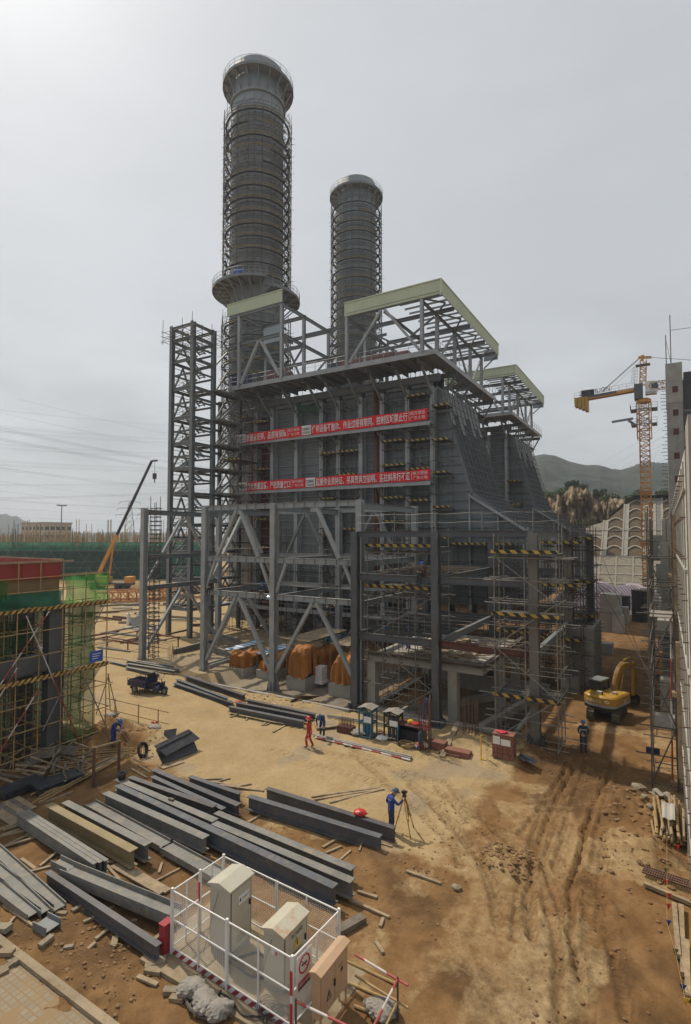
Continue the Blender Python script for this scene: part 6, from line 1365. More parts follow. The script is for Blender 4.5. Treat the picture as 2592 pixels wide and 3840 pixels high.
# ------------------------------------------------------------------ excavator
def excavator():
    t = T('excavator', 'yellow and black crawler excavator seen from behind, boom raised and folded', 'excavator', (0,0,0))
    for s_ in (-1, 1):
        x = s_*.92; mb = MB(); pts = []
        prof = [(-1.6+.36*math.cos(a), .38+.36*math.sin(a)) for a in np.linspace(math.pi*1.5, math.pi*.5, 9)]; prof += [(1.6+.36*math.cos(a), .38+.36*math.sin(a)) for a in np.linspace(math.pi*.5, -math.pi*.5, 9)]
        k = len(prof); n0 = len(mb.v)
        for xx in (x-.26, x+.26): mb.v += [(xx, y, z) for y, z in prof]
        for i in range(k): j = (i+1) % k; mb.face(n0+i, n0+j, n0+k+j, n0+k+i)
        mb.face(*[n0+i for i in range(k)]); mb.face(*[n0+k+i for i in reversed(range(k))]); tr_ = mb.build('track', M['track'], t)
        # grouser pads round the belt
        per = [(prof[i], prof[(i+1) % k]) for i in range(k)]; tot = sum(math.hypot(b[0]-a[0], b[1]-a[1]) for a, b in per); nn = 42; gb = MB()
        for q in range(nn):
            s0 = q/nn*tot
            for a, b in per:
                ln = math.hypot(b[0]-a[0], b[1]-a[1])
                if s0 <= ln: break
                s0 -= ln
            f = s0/ln; y, z = a[0]+(b[0]-a[0])*f, a[1]+(b[1]-a[1])*f; ny_, nz_ = (b[1]-a[1])/ln, -(b[0]-a[0])/ln
            if (y*ny_+(z-.38)*nz_) < 0: ny_, nz_ = -ny_, -nz_
            gb.bar((x-.29, y+ny_*.02, z+nz_*.02), (x+.29, y+ny_*.02, z+nz_*.02), .05, .14, (0, ny_, nz_))
        gb.build('track_pads', M['track'], tr_)
        mb = MB()
        for y in (-1.6,-.8,0,.8,1.6): mb.tube((x-.28*1, y, .38), (x+.28, y, .38), .2, 12)
        mb.build('rollers', M['black'], tr_)
    MB().box(-.7,.7,-.9,.9,.35,.72).lathe((0,0,.72), [(.001,0),(.62,0),(.62,.12),(.001,.12)], 24).build('undercarriage', M['black'], t)
    # rotating body: rounded tail
    def plan(off, n=10):
        p = [(-1.28+off, 1.25-off), (-1.28+off, -1.15)]
        for i in range(n+1): a = math.pi+math.pi*i/n; p.append((1.28*math.cos(a)*(1-off/1.28), -1.15+.62*math.sin(a)*(1-off/.62)))
        p += [(1.28-off, -1.15), (1.28-off, 1.25-off)]; return p
    def prism(name, off, z0, z1, mt, par=t, offt=None):
        mb = MB(); p = plan(off); p2 = plan(off if offt is None else offt); n_ = len(p); mb.add([(x,y,z0) for x,y in p]+[(x,y,z1) for x,y in p2], [tuple(reversed(range(n_))), tuple(range(n_, 2*n_))]+[(i,(i+1)%n_,(i+1)%n_+n_,i+n_) for i in range(n_)]); return mb.build(name, M[mt], par)
    prism('skirt', .02, .84, 1.06, 'black'); prism('white_band', .0, 1.064, 1.26, 'steel_lt'); bd = prism('body', -.012, 1.264, 1.78, 'yellow', t, .0); prism('hood', .0, 1.784, 1.9, 'yellow', t, .14)
    mb = MB(); n_ = 26                                               # lettering follows the rounded tail
    tmp = MB(); text_mesh(tmp, 'KOBELCO', .3, (-.62, 0, 1.4), (1,0,0), (0,0,1), width=1.24)
    mb.add([(x, -1.15-.645*math.sqrt(max(0, 1-((x-.05-.0)/1.30)**2))-.012, z) for x, y, z in tmp.v], tmp.f); mb.v = [(x-.25, y+.0, z) for x, y, z in mb.v]; mb.v = [(x, -1.15-.65*math.sqrt(max(0, 1-(x/1.30)**2))-.012, z) for x, y, z in mb.v]
    mb.build('white_lettering', M['white'], bd)
    mb = MB(); mb.path([(.78+.17*math.cos(a), -1.17-.65*math.sqrt(1-((.78+.17*math.cos(a))/1.3)**2)-.005, 1.53+.08*math.sin(a)) for a in np.linspace(0, 6.283, 14)[:-1]], .012, 4, True); mb.build('oval_badge', M['white'], bd)
    MB().box(-.35,.1,-1.2,-.85,1.91,2.1).build('exhaust_cover', M['ivory'], t); MB().box(.6,.9,-.4,-.1,1.9,2.08).build('filler_cap', M['ivory'], t); MB().tube((.2,-1.2,1.9),(.2,-1.2,2.15), .05, 8).build('exhaust', M['black'], t)
    # cab on the left
    cb = T('x', None, None); bpy.data.objects.remove(cb)
    x0, x1, y0, y1, z0, z1 = -1.24, -.3, -.45, 1.2, 1.3, 2.72
    ca = MB()
    for x, y, lean in ((x0+.04,y0+.04,0),(x1-.04,y0+.04,0),(x0+.04,y1-.04,-.15),(x1-.04,y1-.04,-.15)): ca.bar((x,y,z0),(x,y+lean,z1-.04), .08, .08)
    ca.box(x0,x1,y0,y1,z0,z0+.62); ca.bar((x0+.02,y0+.6,2.0),(x0+.02,y0+.6,z1-.05),.05,.07)
    co = ca.build('cab', M['black'], t); MB().box(x0-.03,x1+.03,y0-.04,y1-.12,z1-.04,z1+.06).build('cab_roof', M['steel'], co)
    MB().box(x0+.08,x1-.08,y0+.02,y0+.035,z0+.64,z1-.08).build('rear_window', M['glass'], co); MB().box(x1-.055,x1-.04,y0+.1,y1-.25,z0+.64,z1-.08).box(x0+.04,x0+.055,y0+.1,y1-.25,z0+.64,z1-.08).build('side_window', M['glass'], co)
    MB().box(x0+.3,x1-.3,y0+.3,y0+.75,z0+.64,2.35).build('seat', M['rust'], co)
    mb = MB().path([(x0-.14,y0+.1,1.3),(x0-.14,y0+.1,2.35),(x0-.05,y0+.2,2.5)], .03, 6); mb.build('hand_rail', M['black'], co)
    # boom, stick, bucket in the plane x = .15
    bxx = .12
    B0, B1, B2, B3 = Vector((bxx,.85,1.5)), Vector((bxx,1.6,3.0)), Vector((bxx,2.6,3.6)), Vector((bxx,4.9,3.35))
    def boxpath(name, pts, ws, hs, mt):
        mb = MB(); k = len(pts); n0 = 0
        for i, p in enumerate(pts):
            a = pts[max(0,i-1)]; b = pts[min(k-1,i+1)]; d = (b-a).normalized(); up = Vector((1,0,0)).cross(d).normalized()
            for sx, sz in ((-1,-1),(1,-1),(1,1),(-1,1)): mb.v.append(tuple(p+Vector((sx*ws[i]/2,0,0))+up*(sz*hs[i]/2)))
        for i in range(k-1):
            for j in range(4): mb.face(i*4+j, i*4+(j+1)%4, i*4+4+(j+1)%4, i*4+4+j)
        mb.face(0,3,2,1); mb.face((k-1)*4,(k-1)*4+1,(k-1)*4+2,(k-1)*4+3); return mb.build(name, M[mt], t)
    boom = boxpath('boom', [B0, B0.lerp(B1,.5)+Vector((0,-.06,.04)), B1, B1.lerp(B2,.5)+Vector((0,-.09,.1)), B2, B2.lerp(B3,.5)+Vector((0,0,.06)), B3], [.34]*7, [.3,.42,.5,.5,.46,.36,.24], 'yellow')
    mb = MB()
    for s_ in (-.11,-.04,.04,.11): mb.path([B0+Vector((s_,-.18,.2)), B0.lerp(B1,.5)+Vector((s_,-.36,.12)), B1+Vector((s_,-.33,.12)), B1.lerp(B2,.5)+Vector((s_,-.28,.32)), B2+Vector((s_,-.05,.36))], .022, 5)
    mb.build('hydraulic_hoses', M['bamboo'], boom)
    for s_ in (-.26,.26): MB().tube((bxx+s_,1.25,1.25),(bxx+s_,1.95,2.6), .07, 10).tube((bxx+s_,1.95,2.6),(bxx+s_,2.2,3.1), .045, 8).build('lift_cylinder', M['yellow'], boom)
    S0, S1 = Vector((bxx,4.9,3.62)), Vector((bxx,4.55,.75))
    boxpath('stick', [S0, S0.lerp(S1,.15), S0.lerp(S1,.5), S1], [.24]*4, [.28,.4,.3,.18], 'yellow')
    MB().tube(B2+Vector((0,.15,.4)), B2+Vector((0,1.4,.52)), .075, 10).tube(B2+Vector((0,1.4,.52)), S0+Vector((0,.02,.12)), .045, 8).build('stick_cylinder', M['yellow'], t)
    MB().tube(S0.lerp(S1,.15)+Vector((0,.34,0)), S0.lerp(S1,.6)+Vector((0,.32,0)), .06, 10).tube(S0.lerp(S1,.6)+Vector((0,.32,0)), S1+Vector((0,.3,.25)), .04, 8).build('bucket_cylinder', M['black'], t)
    mb = MB(); pr = [(.1,.75),(.42,.6),(.5,.2),(.3,-.05),(-.1,-.08),(-.35,.1)]; k = len(pr)
    mb.add([(bxx-.42,4.45+y,z+.15) for y,z in pr]+[(bxx+.42,4.45+y,z+.15) for y,z in pr], [(i,i+1,i+1+k,i+k) for i in range(k-1)]+[tuple(range(k)), tuple(k+i for i in reversed(range(k)))])
    for i in range(5): x = bxx-.36+i*.18; mb.bar((x,4.12,.24),(x,3.92,.3),.06,.05)
    mb.build('bucket', M['track'], t)
    MB().lathe((1.27,-.3,1.5), [(.001,0),(.05,0)], 8).box(1.29,1.36,.1,.35,1.2,1.5).build('side_lamp', M['ivory'], t)
    t.location = (-3.55, 40.0, gz(-3.5, 39)+.02); t.rotation_euler.z = R(-20); t.scale = (.82,)*3
    for ch in t.children:
        if ch.name.startswith(('track','undercarriage')): ch.rotation_euler.z = R(15)
    return t
excavator()

# ------------------------------------------------------------------ cargo tricycle
def tricycle():
    t = T('cargo_tricycle', 'dark blue motor tricycle with an open cargo bed parked on the road', 'tricycle', (0,0,0))
    bed = MB()
    L0, L1, W_ = -1.75, .1, .62; z0 = .52
    bed.box(L0,L1,-W_,W_,z0,z0+.05); bed.box(L0,L1,-W_,-W_+.04,z0+.051,z0+.42); bed.box(L0,L1,W_-.04,W_,z0+.051,z0+.42); bed.box(L0,L0+.04,-W_+.041,W_-.041,z0+.051,z0+.42); bed.box(L1-.04,L1,-W_+.041,W_-.041,z0+.051,z0+.75)
    for x in np.linspace(L0+.2,L1-.2,5): bed.box(x-.03,x+.03,-W_-.02,-W_-.001,z0+.02,z0+.4); bed.box(x-.03,x+.03,W_+.001,W_+.02,z0+.02,z0+.4)
    bo = bed.build('cargo_bed', M['navy'], t)
    mb = MB()
    for s_ in (-1,1): mb.path([(L0,s_*W_,z0+.42),(L0,s_*W_,z0+.56),(L1,s_*W_,z0+.5)], .02, 5)
    mb.path([(L1,-W_+.02,z0+.4),(L1,-W_+.02,z0+.98),(L1,W_-.02,z0+.98),(L1,W_-.02,z0+.4)], .025, 6); mb.build('bed_rail', M['navy'], bo)
    MB().box(.05,.1,-.4,.4,z0+.55,z0+.95).build('seat_back', M['black'], t); MB().box(.12,.62,-.36,.36,z0+.05,z0+.3).build('seat', M['black'], t)
    fr = MB().bar((-1.4,0,.42),(.9,0,.36),.5,.1).box(.15,.6,-.3,.3,.4,.569); fr.build('chassis', M['black'], t)
    mb = MB(); mb.add([(.6,-.42,.3),(.6,.42,.3),(1.1,.34,.3),(1.1,-.34,.3),(.6,-.4,.62),(.6,.4,.62),(1.25,.26,.98),(1.25,-.26,.98),(1.05,.3,.62),(1.05,-.3,.62)], [(0,1,2,3),(0,4,5,1),(4,9,8,5),(9,7,6,8),(3,2,6,7),(0,3,9,4),(3,7,9),(1,5,8,2),(2,8,6)]); mb.build('front_fairing', M['navy'], t)
    def wheel(x, y, r, nm='wheel'):
        pr = [(r-.1,-.05),(r-.02,-.06),(r,-.03),(r,.03),(r-.02,.06),(r-.1,.05)]; mb = MB().lathe((0,0,0), pr, 20, 0, 2*math.pi, True); mb.v = [(x+a, y+c, r+b) for a, b, c in mb.v]; w_ = mb.build(nm, M['black'], t, True)
        mb = MB().lathe((0,0,0), [(.001,-.03),(.06,-.04),(r-.1,-.02),(r-.1,.02),(.06,.04),(.001,.03)], 20); mb.v = [(x+a, y+c, r+b) for a, b, c in mb.v]; mb.build('rim', M['steel_lt'], w_)
    wheel(-1.05,-.56,.29); wheel(-1.05,.56,.29); wheel(1.38,0,.3)
    mb = MB()
    for s_ in (-.09,.09): mb.tube((1.38,s_,.3),(1.18,s_,.95), .03, 6)
    mb.tube((1.2,0,.85),(1.08,0,1.15), .035, 6); mb.path([(1.0,-.36,1.2),(1.05,-.2,1.2),(1.08,0,1.15),(1.05,.2,1.2),(1.0,.36,1.2)], .02, 6); mb.build('fork', M['black'], t)
    MB().lathe((1.3,0,.95), [(.001,.0),(.09,.0),(.07,-.1)], 12).build('headlight', M['glass'], t)
    for s_ in (-1,1):
        mb = MB().tube((1.04,s_*.3,1.2),(1.0,s_*.42,1.42), .012, 5); mb.box(.97,1.0,s_*.42-.07,s_*.42+.07,1.4,1.5); mb.build('mirror', M['black'], t)
    mb = MB().grid(lambda a, b: (1.38+.36*math.cos(.4+a*1.9), (b-.5)*.2, .3+.36*math.sin(.4+a*1.9)), 8, 2); mb.build('mudguard', M['navy'], t)
    for s_ in (-1,1): MB().bar((-1.4,s_*.56,.32),(-1.4,s_*.56,.5), .02, .2, (0,1,0)).build('mud_flap', M['black'], t)
    p = G(*z7(1085,1085)); a = G(*z7(1005,1075)); b = G(*z7(1180,1095)); t.location = (p.x-.1, p.y+.35, gz(p.x, p.y)); t.rotation_euler.z = math.atan2(b.y-a.y-.25, b.x-a.x)
tricycle()
# ------------------------------------------------------------------ left: concrete frame in formwork behind tube scaffold and nets
random.seed(9)
XL = -28.9
t = T('concrete_structure', 'dark concrete column and beam under red and brown formwork at the left edge', 'concrete frame', (-32, 15, 0))
for c_ in ((-29.9,-29.3,17.35,18.25),(-33,-32.3,17.35,18.25),(-29.9,-29.3,12.2,12.9)): MB().box(*c_, -.2, 8.2).build('column', M['steel_dk'], t)
for c_ in ((-29.85,-29.35,12.95,17.3),(-32.25,-29.95,17.4,18.2)): MB().box(*c_, 4.55, 5.5).build('beam', M['steel_dk'], t)
MB().box(-48, -29.2, 6, 17.8, 8.2, 9.62).build('brown_formwork', M['brownform'], t)  # extended left out of view to keep the sun off the scaffold inside
mb = MB(); mb.box(-36, -29.1, 10, 10.06, 9.63, 10.62); mb.box(-29.16, -29.1, 10.07, 17.84, 9.63, 10.62); mb.box(-36, -29.17, 17.78, 17.84, 9.63, 10.62)
for y in np.arange(10.8, 17.8, 1.22): mb.box(-29.09,-29.07,y,y+.03,9.63,10.6)
mb.build('red_formwork', M['redform'], t); MB().box(-36,-29.05,17.85,17.95,10.55,10.67).box(-29.05,-28.97,10,18.5,10.5,10.6).build('cap_batten', M['plank'], t)
MB().box(-36,-29.2,10.07,17.7,9.63,9.7).build('inner_deck', M['plank_dk'], t)
t = T('scaffold', 'yellow brown tube scaffold with nets and striped boards at the left edge', 'scaffold', (-30, 16, 0))
ys = [11.2+1.32*i for i in range(8)]
ys = [11.3, 12.75, 14.2, 15.4, 16.6, 17.85, 19.2, 20.65]
for x, top in ((XL, 10.1), (-30.1, 9.6), (-31.4, 8.0), (-32.7, 8.0), (-34.2, 8.0)):
    for y in ys:
        h = top if x < XL else (10.6 if y < 18 else 9.9)
        rod('standard', (x, y, gz(x, y)-.1), (x+random.uniform(-.05,.05), y, h), .03, M['tube_y'], t, 6)
lv = [.5, 1.8, 3.1, 4.35, 5.6, 6.85, 8.15, 9.0, 9.72]
for z in lv:
    for x in (XL, -30.1, -31.4, -32.7):
        if x == -30.1 or x == XL or z < 8: rod('ledger', (x+.05, 10.5, z), (x+.05, ys[-1]+random.uniform(.2,.5), z+random.uniform(-.04,.06)), .03, M['tube_y'], t, 6)
    for y in ys:
        if z < 8: rod('transom', (-35, y+.05, z+.07), (XL+random.uniform(.2,.5), y+.05, z+.07), .03, M['tube_y'], t, 6)
for a, b in (((-28.8,13.6,3.1),(-28.75,17.0,7.9)),((-28.8,12.2,0.3),(-28.75,15.4,5.2)),((-28.8,15.8,7.8),(-28.75,18.9,.4)),((-28.8,20.4,7.9),(-28.75,16.8,1.6)),((-28.8,14.2,.5),(-28.75,16.5,3.8)),((-28.8,19.2,3.8),(-28.7,20.6,.6))): rod('brace', a, b, .032, M['pole_rw'] if a[1] < 18 else M['tube_g'], t, 6)
for i in range(90):
    y = random.uniform(10.2,17.6); x = random.uniform(-35,-30.4); rod('prop', (x, y, gz(x,y)), (x, y, 4.5 if i % 2 else 8.1), .03, M['tube'], t, 5)
for z in (7.95, 4.25):
    MB().box(-28.86, -28.83, 10.5, 20.7, z, z+.24).build('toe_board', M['warn_s'], t)
    MB().box(-30.1, -28.95, 10.5, 20.6, z-.06, z).build('deck', M['plank_dk'], t)
def netting(y0, y1, z0, z1, mt, nm, label, sag=.08, x=XL+.06, curve=0):
    def fn(a, b):
        y = lerp(y0, y1, a); 
        if curve: y = y0 + (y1-curve*math.sin(b*math.pi)-y0)*a
        return (x+sag*math.sin(a*math.pi*3+b*4)*math.sin(b*math.pi)+.05*math.sin(a*23), y, lerp(z0, z1, b))
    return tag(MB().grid(fn, 26, 12).build(nm, M[mt], None, True), label, 'safety net', 'green safety nets on the left scaffold')
netting(17.9, 20.7, 8.15, 9.72, 'net_b', 'safety_net', 'bright green net stretched over the top right of the left scaffold', .16)
netting(10.5, 17.8, 8.15, 8.95, 'net_t', 'safety_net', 'teal net band under the brown formwork of the left scaffold')
netting(13.9, 14.9, 8.6, 9.7, 'net_b', 'safety_net', 'narrow bright green net strip hanging over the brown formwork', x=XL+.1)
netting(18.2, 20.5, 4.5, 7.9, 'net_g', 'safety_net', 'dull green net hanging between the two striped boards', .15, XL-.1, .7)
netting(18.0, 20.5, .2, 4.2, 'net_g', 'safety_net', 'lower dull green net gathered at the foot of the left scaffold', .25, XL-.15, 1.2)
netting(10.5, 17.0, 4.6, 7.4, 'net_g', 'safety_net', 'dark green net behind the tubes under the upper striped board', .15, -30.3)
tag(MB().grid(lambda a, b: (-34.45+.1*math.sin(a*30), lerp(10, 21, a), lerp(0, 8.1, b)), 40, 6).build('safety_net', M['net_d'], None, True), 'dark net added behind the left scaffold to keep its inside dark', 'safety net', 'green safety nets on the left scaffold')  # added net, hides the sunlit sand so the scaffold reads dark inside
tag(MB().grid(lambda a, b: (lerp(-34.4, -30.2, a), 20.75+.1*math.sin(a*20+b*3), lerp(.2, 7.8, b)), 30, 8).build('safety_net', M['net_g'], None, True), 'green net added across the road end of the left scaffold to keep its inside dark', 'safety net', 'green safety nets on the left scaffold')  # added as well, blocks the bright ground beyond the scaffold end
t = T('notice', 'small blue notice hung on the left scaffold just above the lower striped board', 'sign', (-28.7, 19.9, 4.5))
MB().box(-28.78,-28.75,19.45,20.3,4.62,5.25).build('plate', M['blue'], t); mb = MB()
for i in range(3): mb.box(-28.748,-28.744,19.6,20.15-.1*i,5.05-i*.13,5.09-i*.13)
mb.build('white_lines', M['white'], t)

# ------------------------------------------------------------------ far left: netted scaffold block, mobile crane, town, hills, wires
e0, e1 = Vector((-166,72.7,0)), Vector((-108,107,0)); dd = (e1-e0).normalized(); bk = Vector((-dd.y, dd.x, 0))
t = T('netted_scaffold', 'long dark green netted scaffold block across the far left of the site', 'scaffold', e0)
def wall_grid(p, q, z0, z1, off, mt, nm, par):
    return MB().grid(lambda a, b: tuple(p.lerp(q, a)+bk*(off+.12*math.sin(a*90))+Vector((0,0,lerp(z0, z1, b)))), 60, 4).build(nm, M[mt], par)
wall_grid(e0, e1, 0, 7.7, 0, 'net_d', 'dark_net', t); wall_grid(e0, e1, 7.7, 10.1, .1, 'net_t', 'skylit_upper_net', t); wall_grid(e0, e1, 0, 10, 14, 'net_d', 'rear_net', t)  # paler top band: sky light through the net, put into its colour
wall_grid(e1-dd*9, e1+dd*3, 1.2, 6.4, -1.5, 'net_t', 'bright_net', t)
MB().bar(e0+bk*7+Vector((0,0,9.3)), e1+bk*7+Vector((0,0,9.3)), 13, .3).build('top_deck', M['plank_dk'], t)
mb = MB()
for i in range(760):
    p = e0+dd*random.uniform(0, (e1-e0).length)+bk*random.uniform(0, 13); mb.tube(p+Vector((0,0,9.4)), p+Vector((0,0,random.uniform(10.6,13.2))), .075, 4)
tag(mb.build('prop_field', M['tube_y'], t), None, None, None, 'stuff')
for z in (1.5,3.1,4.7,6.3,7.7,9.0,10.1): rod('ledger', e0-bk*.2+Vector((0,0,z)), e1-bk*.2+Vector((0,0,z)), .05, M['tube_g'] if z in (3.1,4.7,7.7) else M['tube'], t, 4)
ln = (e1-e0).length; k = 0; s_ = 1.5
while s_ < ln-6:
    for sg in (0, 1):
        p = e0+dd*s_-bk*.3; rod('brace', p+Vector((0,0,.3))+dd*(0 if sg else 6), p+Vector((0,0,9.5))+dd*(6 if sg else 0), .05, M['tube_g'], t, 4)
    s_ += 7.5
random.seed(4)
for i in range(96):
    p = e0+dd*random.uniform(0, ln)+bk*random.choice((0,3,6,9,12)); rod('standard', p+Vector((0,0,9)), p+Vector((0,0,random.choice((12.4,13.2,13.8,15.2,16.4)))), .09, M['tube_y'] if i % 3 else M['tube'], t, 4)
for i in range(26): p = e0+dd*random.uniform(0, ln)+bk*6+Vector((0,0,11+random.uniform(-.5,1))); rod('guard_ledger', p, p+dd*random.uniform(3,7), .04, M['tube_y'], t, 4)
# mobile crane
def mobile_crane():
    b = Vector((-108.5, 76.5, 0)); t = T('mobile_crane', 'orange mobile crane with a long black telescopic boom raised beyond the left scaffold', 'mobile crane', b)
    fwd_ = Vector((_r.x, _r.y, 0)); nrm_ = Vector((-fwd_.y, fwd_.x, 0))
    MB().bar(b-fwd_*3+Vector((0,0,1.1)), b+fwd_*6.5+Vector((0,0,1.1)), 2.6, .5).build('carrier', M['grey_dk'], t)
    MB().bar(b-fwd_*1.5+Vector((0,0,2.1)), b+fwd_*1.4+Vector((0,0,2.1)), 2.4, 1.3).build('turntable', M['yellow'], t)
    MB().bar(b+fwd_*5+Vector((0,0,2.0)), b+fwd_*6.6+Vector((0,0,2.0)), 2.4, 1.5).build('driver_cab', M['orange'], t)
    for q in (-2,-.6,3.4,5): 
        c = b+fwd_*q+Vector((0,0,.55)); MB().tube(c-nrm_*1.3, c+nrm_*1.3, .55, 14).build('wheel', M['black'], t)
    up = lambda f, z: b+fwd_*f+Vector((0,0,z))
    base, k1, tip = up(-1.7, 2.3), up(4.6, 12.3), up(10.3, 28.8)
    dirv = (tip-base).normalized(); L_ = (tip-base).length
    MB().bar(base, base+dirv*L_*.37, .62, .7).build('boom_base', M['orange'], t); MB().bar(base+dirv*(L_*.37+.01), base+dirv*L_*.74, .46, .52).build('boom_section', M['black'], t); MB().bar(base+dirv*(L_*.74+.01), tip, .42, .48).build('boom_section', M['black'], t)
    MB().bar(tip, tip+fwd_*1.3+Vector((0,0,.1)), .35, .35).build('boom_head', M['black'], t)
    MB().bar(up(1.1,2.4), base+dirv*9, .3, .3).build('lift_cylinder', M['orange'], t)
    h = tip+fwd_*.7; rod('hoist_rope', h, h-Vector((0,0,2.9)), .05, M['black'], t, 4); mb = MB().bar(h-Vector((0,0,2.8)), h-Vector((0,0,4.1)), .7, .55); mb.tube(h-Vector((0,0,4.1)), h-Vector((0,0,4.9)), .12, 6); mb.build('hook_block', M['black'], t)
mobile_crane()
def lattice(par, p, q, w_, n_, mt, nm='section', r=.05, up=(0,0,1), h=None):
    """one lattice length as one mesh: four chords, diagonals on every face"""
    mb = MB(); p, q, a, b = mb.frame(p, q, up); h = h or w_; C4 = [a*sx*w_/2+b*sz*h/2 for sx, sz in ((-1,-1),(1,-1),(1,1),(-1,1))]
    for c in C4: mb.bar(p+c, q+c, r*2, r*2)
    for i in range(n_):
        u0, u1 = p.lerp(q, i/n_), p.lerp(q, (i+1)/n_)
        for j in range(4):
            c, d = C4[j], C4[(j+1) % 4]; mb.bar(u0+c, u0+d, r*1.3, r*1.3); mb.bar((u0+c) if i % 2 else (u0+d), (u1+d) if i % 2 else (u1+c), r*1.3, r*1.3)
    return mb.build(nm, M[mt], par)
for i, (a, b, z, lb) in enumerate((((-86.5,59.5),(-78.5,68.5),1.0,'front orange lattice crane section lying on the far sand'),((-88.5,63.5),(-79,74),1.0,'middle orange lattice crane section lying on the far sand'),((-82,69.5),(-72,79),1.1,'rear orange lattice crane section lying near the pipe rack'))):
    t = T('lattice_section', lb, 'crane section', ((a[0]+b[0])/2, (a[1]+b[1])/2, 0), 'orange lattice sections on the ground'); lattice(t, (*a, z), (*b, z), 1.7, 9, 'lattice_o', 'lattice', .07)
random.seed(41)
for i in range(26):
    x, y = -random.uniform(50, 92), random.uniform(46, 66); a = random.uniform(-.2, 1.2); ln_ = random.uniform(2, 7); d = Vector((math.cos(a), math.sin(a), 0))*ln_/2
    S(MB().bar(Vector((x,y,.18))-d, Vector((x,y,.18))+d, random.uniform(.15,.5), random.uniform(.12,.35)), 'steel_piece', M[random.choice(('rust','beam_b','steel','plank','rebar'))], 'steel length among the material strewn over the sand beyond the pipe rack', 'steel', 'steel lengths strewn over the far sand')
for i in range(12):
    x, y = -random.uniform(45.5, 56), random.uniform(34, 45); a = random.choice((0, 1.57))+random.uniform(-.1,.1); ln_ = random.uniform(3, 8); d = Vector((math.cos(a), math.sin(a), 0))*ln_/2; z = random.choice((.15,.8))
    S(MB().bar(Vector((x,y,z))-d, Vector((x,y,z))+d, .16, .18), 'frame_member', M[random.choice(('rust','beam_b','rebar'))], 'rusty or grey member laid out left of the pipe rack', 'steel', 'members laid out left of the pipe rack')
t = T('rebar_trestle', 'open rusty frame of bars standing on the sand left of the pipe rack', 'frame', (-49, 39, 0))
for x in (-52,-48.6,-45.3):
    for y in (37.2, 41): rod('post', (x,y,0), (x,y,1.1), .07, M['rust'], t)
for y in (37.2, 41): rod('rail', (-52.4,y,1.0), (-45,y,1.0), .06, M['rust'], t)
for x in (-52,-48.6,-45.3): rod('rail', (x,37,1.06), (x,41.2,1.06), .06, M['rust'], t)
for i, (x, y) in enumerate(((-62,47.5),(-61.2,48.4))): S(MB().tube((x,y,0),(x,y,1.5),.25,10).tube((x,y,1.5),(x,y,1.75),.1,8), 'gas_bottle', M['white'], ('left white cylinder standing on the far sand', 'right white cylinder standing on the far sand')[i], 'cylinder')
S(MB().box(-60.5,-56.5,45.5,47.5,0,.1).bar((-60,46.5,.1),(-57,46.5,1.1),2,.06,(0,1,0)), 'pale_sheet', M['grate'], 'pale sheet tilted on the sand left of the stair tower', 'sheet')
# far buildings, masts, pylons
def far_building(c, w_, dp, h, label, floors=4, n=6):
    t = T('apartment_building', label, 'building', c); c = Vector(c); MB().box(c.x-w_/2,c.x+w_/2,c.y-dp/2,c.y+dp/2,0,h).build('wall', M['build_b'], t)
    MB().box(c.x-w_/2-.3,c.x+w_/2+.3,c.y-dp/2-.3,c.y+dp/2+.3,h+.003,h+.8).build('roof_edge', M['concrete_lt'], t)
    for f_ in range(floors):
        for i in range(n): x = c.x-w_/2+(i+.5)*w_/n; MB().box(x-.9,x+.9,c.y-dp/2-.06,c.y-dp/2-.003,2+f_*h/floors*.95,3.7+f_*h/floors*.95).build('window', M['win_d'], t)
        for i in range(5): y = c.y-dp/2+(i+.5)*dp/5; MB().box(c.x+w_/2+.003,c.x+w_/2+.06,y-1,y+1,2+f_*h/floors*.95,3.7+f_*h/floors*.95).build('window', M['win_d'], t)
far_building((-268,156,0), 20, 14, 17.6, 'beige four-storey building behind the green netted scaffold')
t = T('floodlight_mast', 'tall floodlight mast behind the green netted scaffold', 'light mast', (-239,146,0)); MB().tube((-239,146,0),(-239,146,26), .35, 8, .2).build('mast', M['pylon'], t)
for i in range(4): a = i*math.pi/2+.3; MB().bar((-239,146,25.6),(-239+2.6*math.cos(a),146+2.6*math.sin(a),25.8),.5,.5).build('lamp_arm', M['pylon'], t)
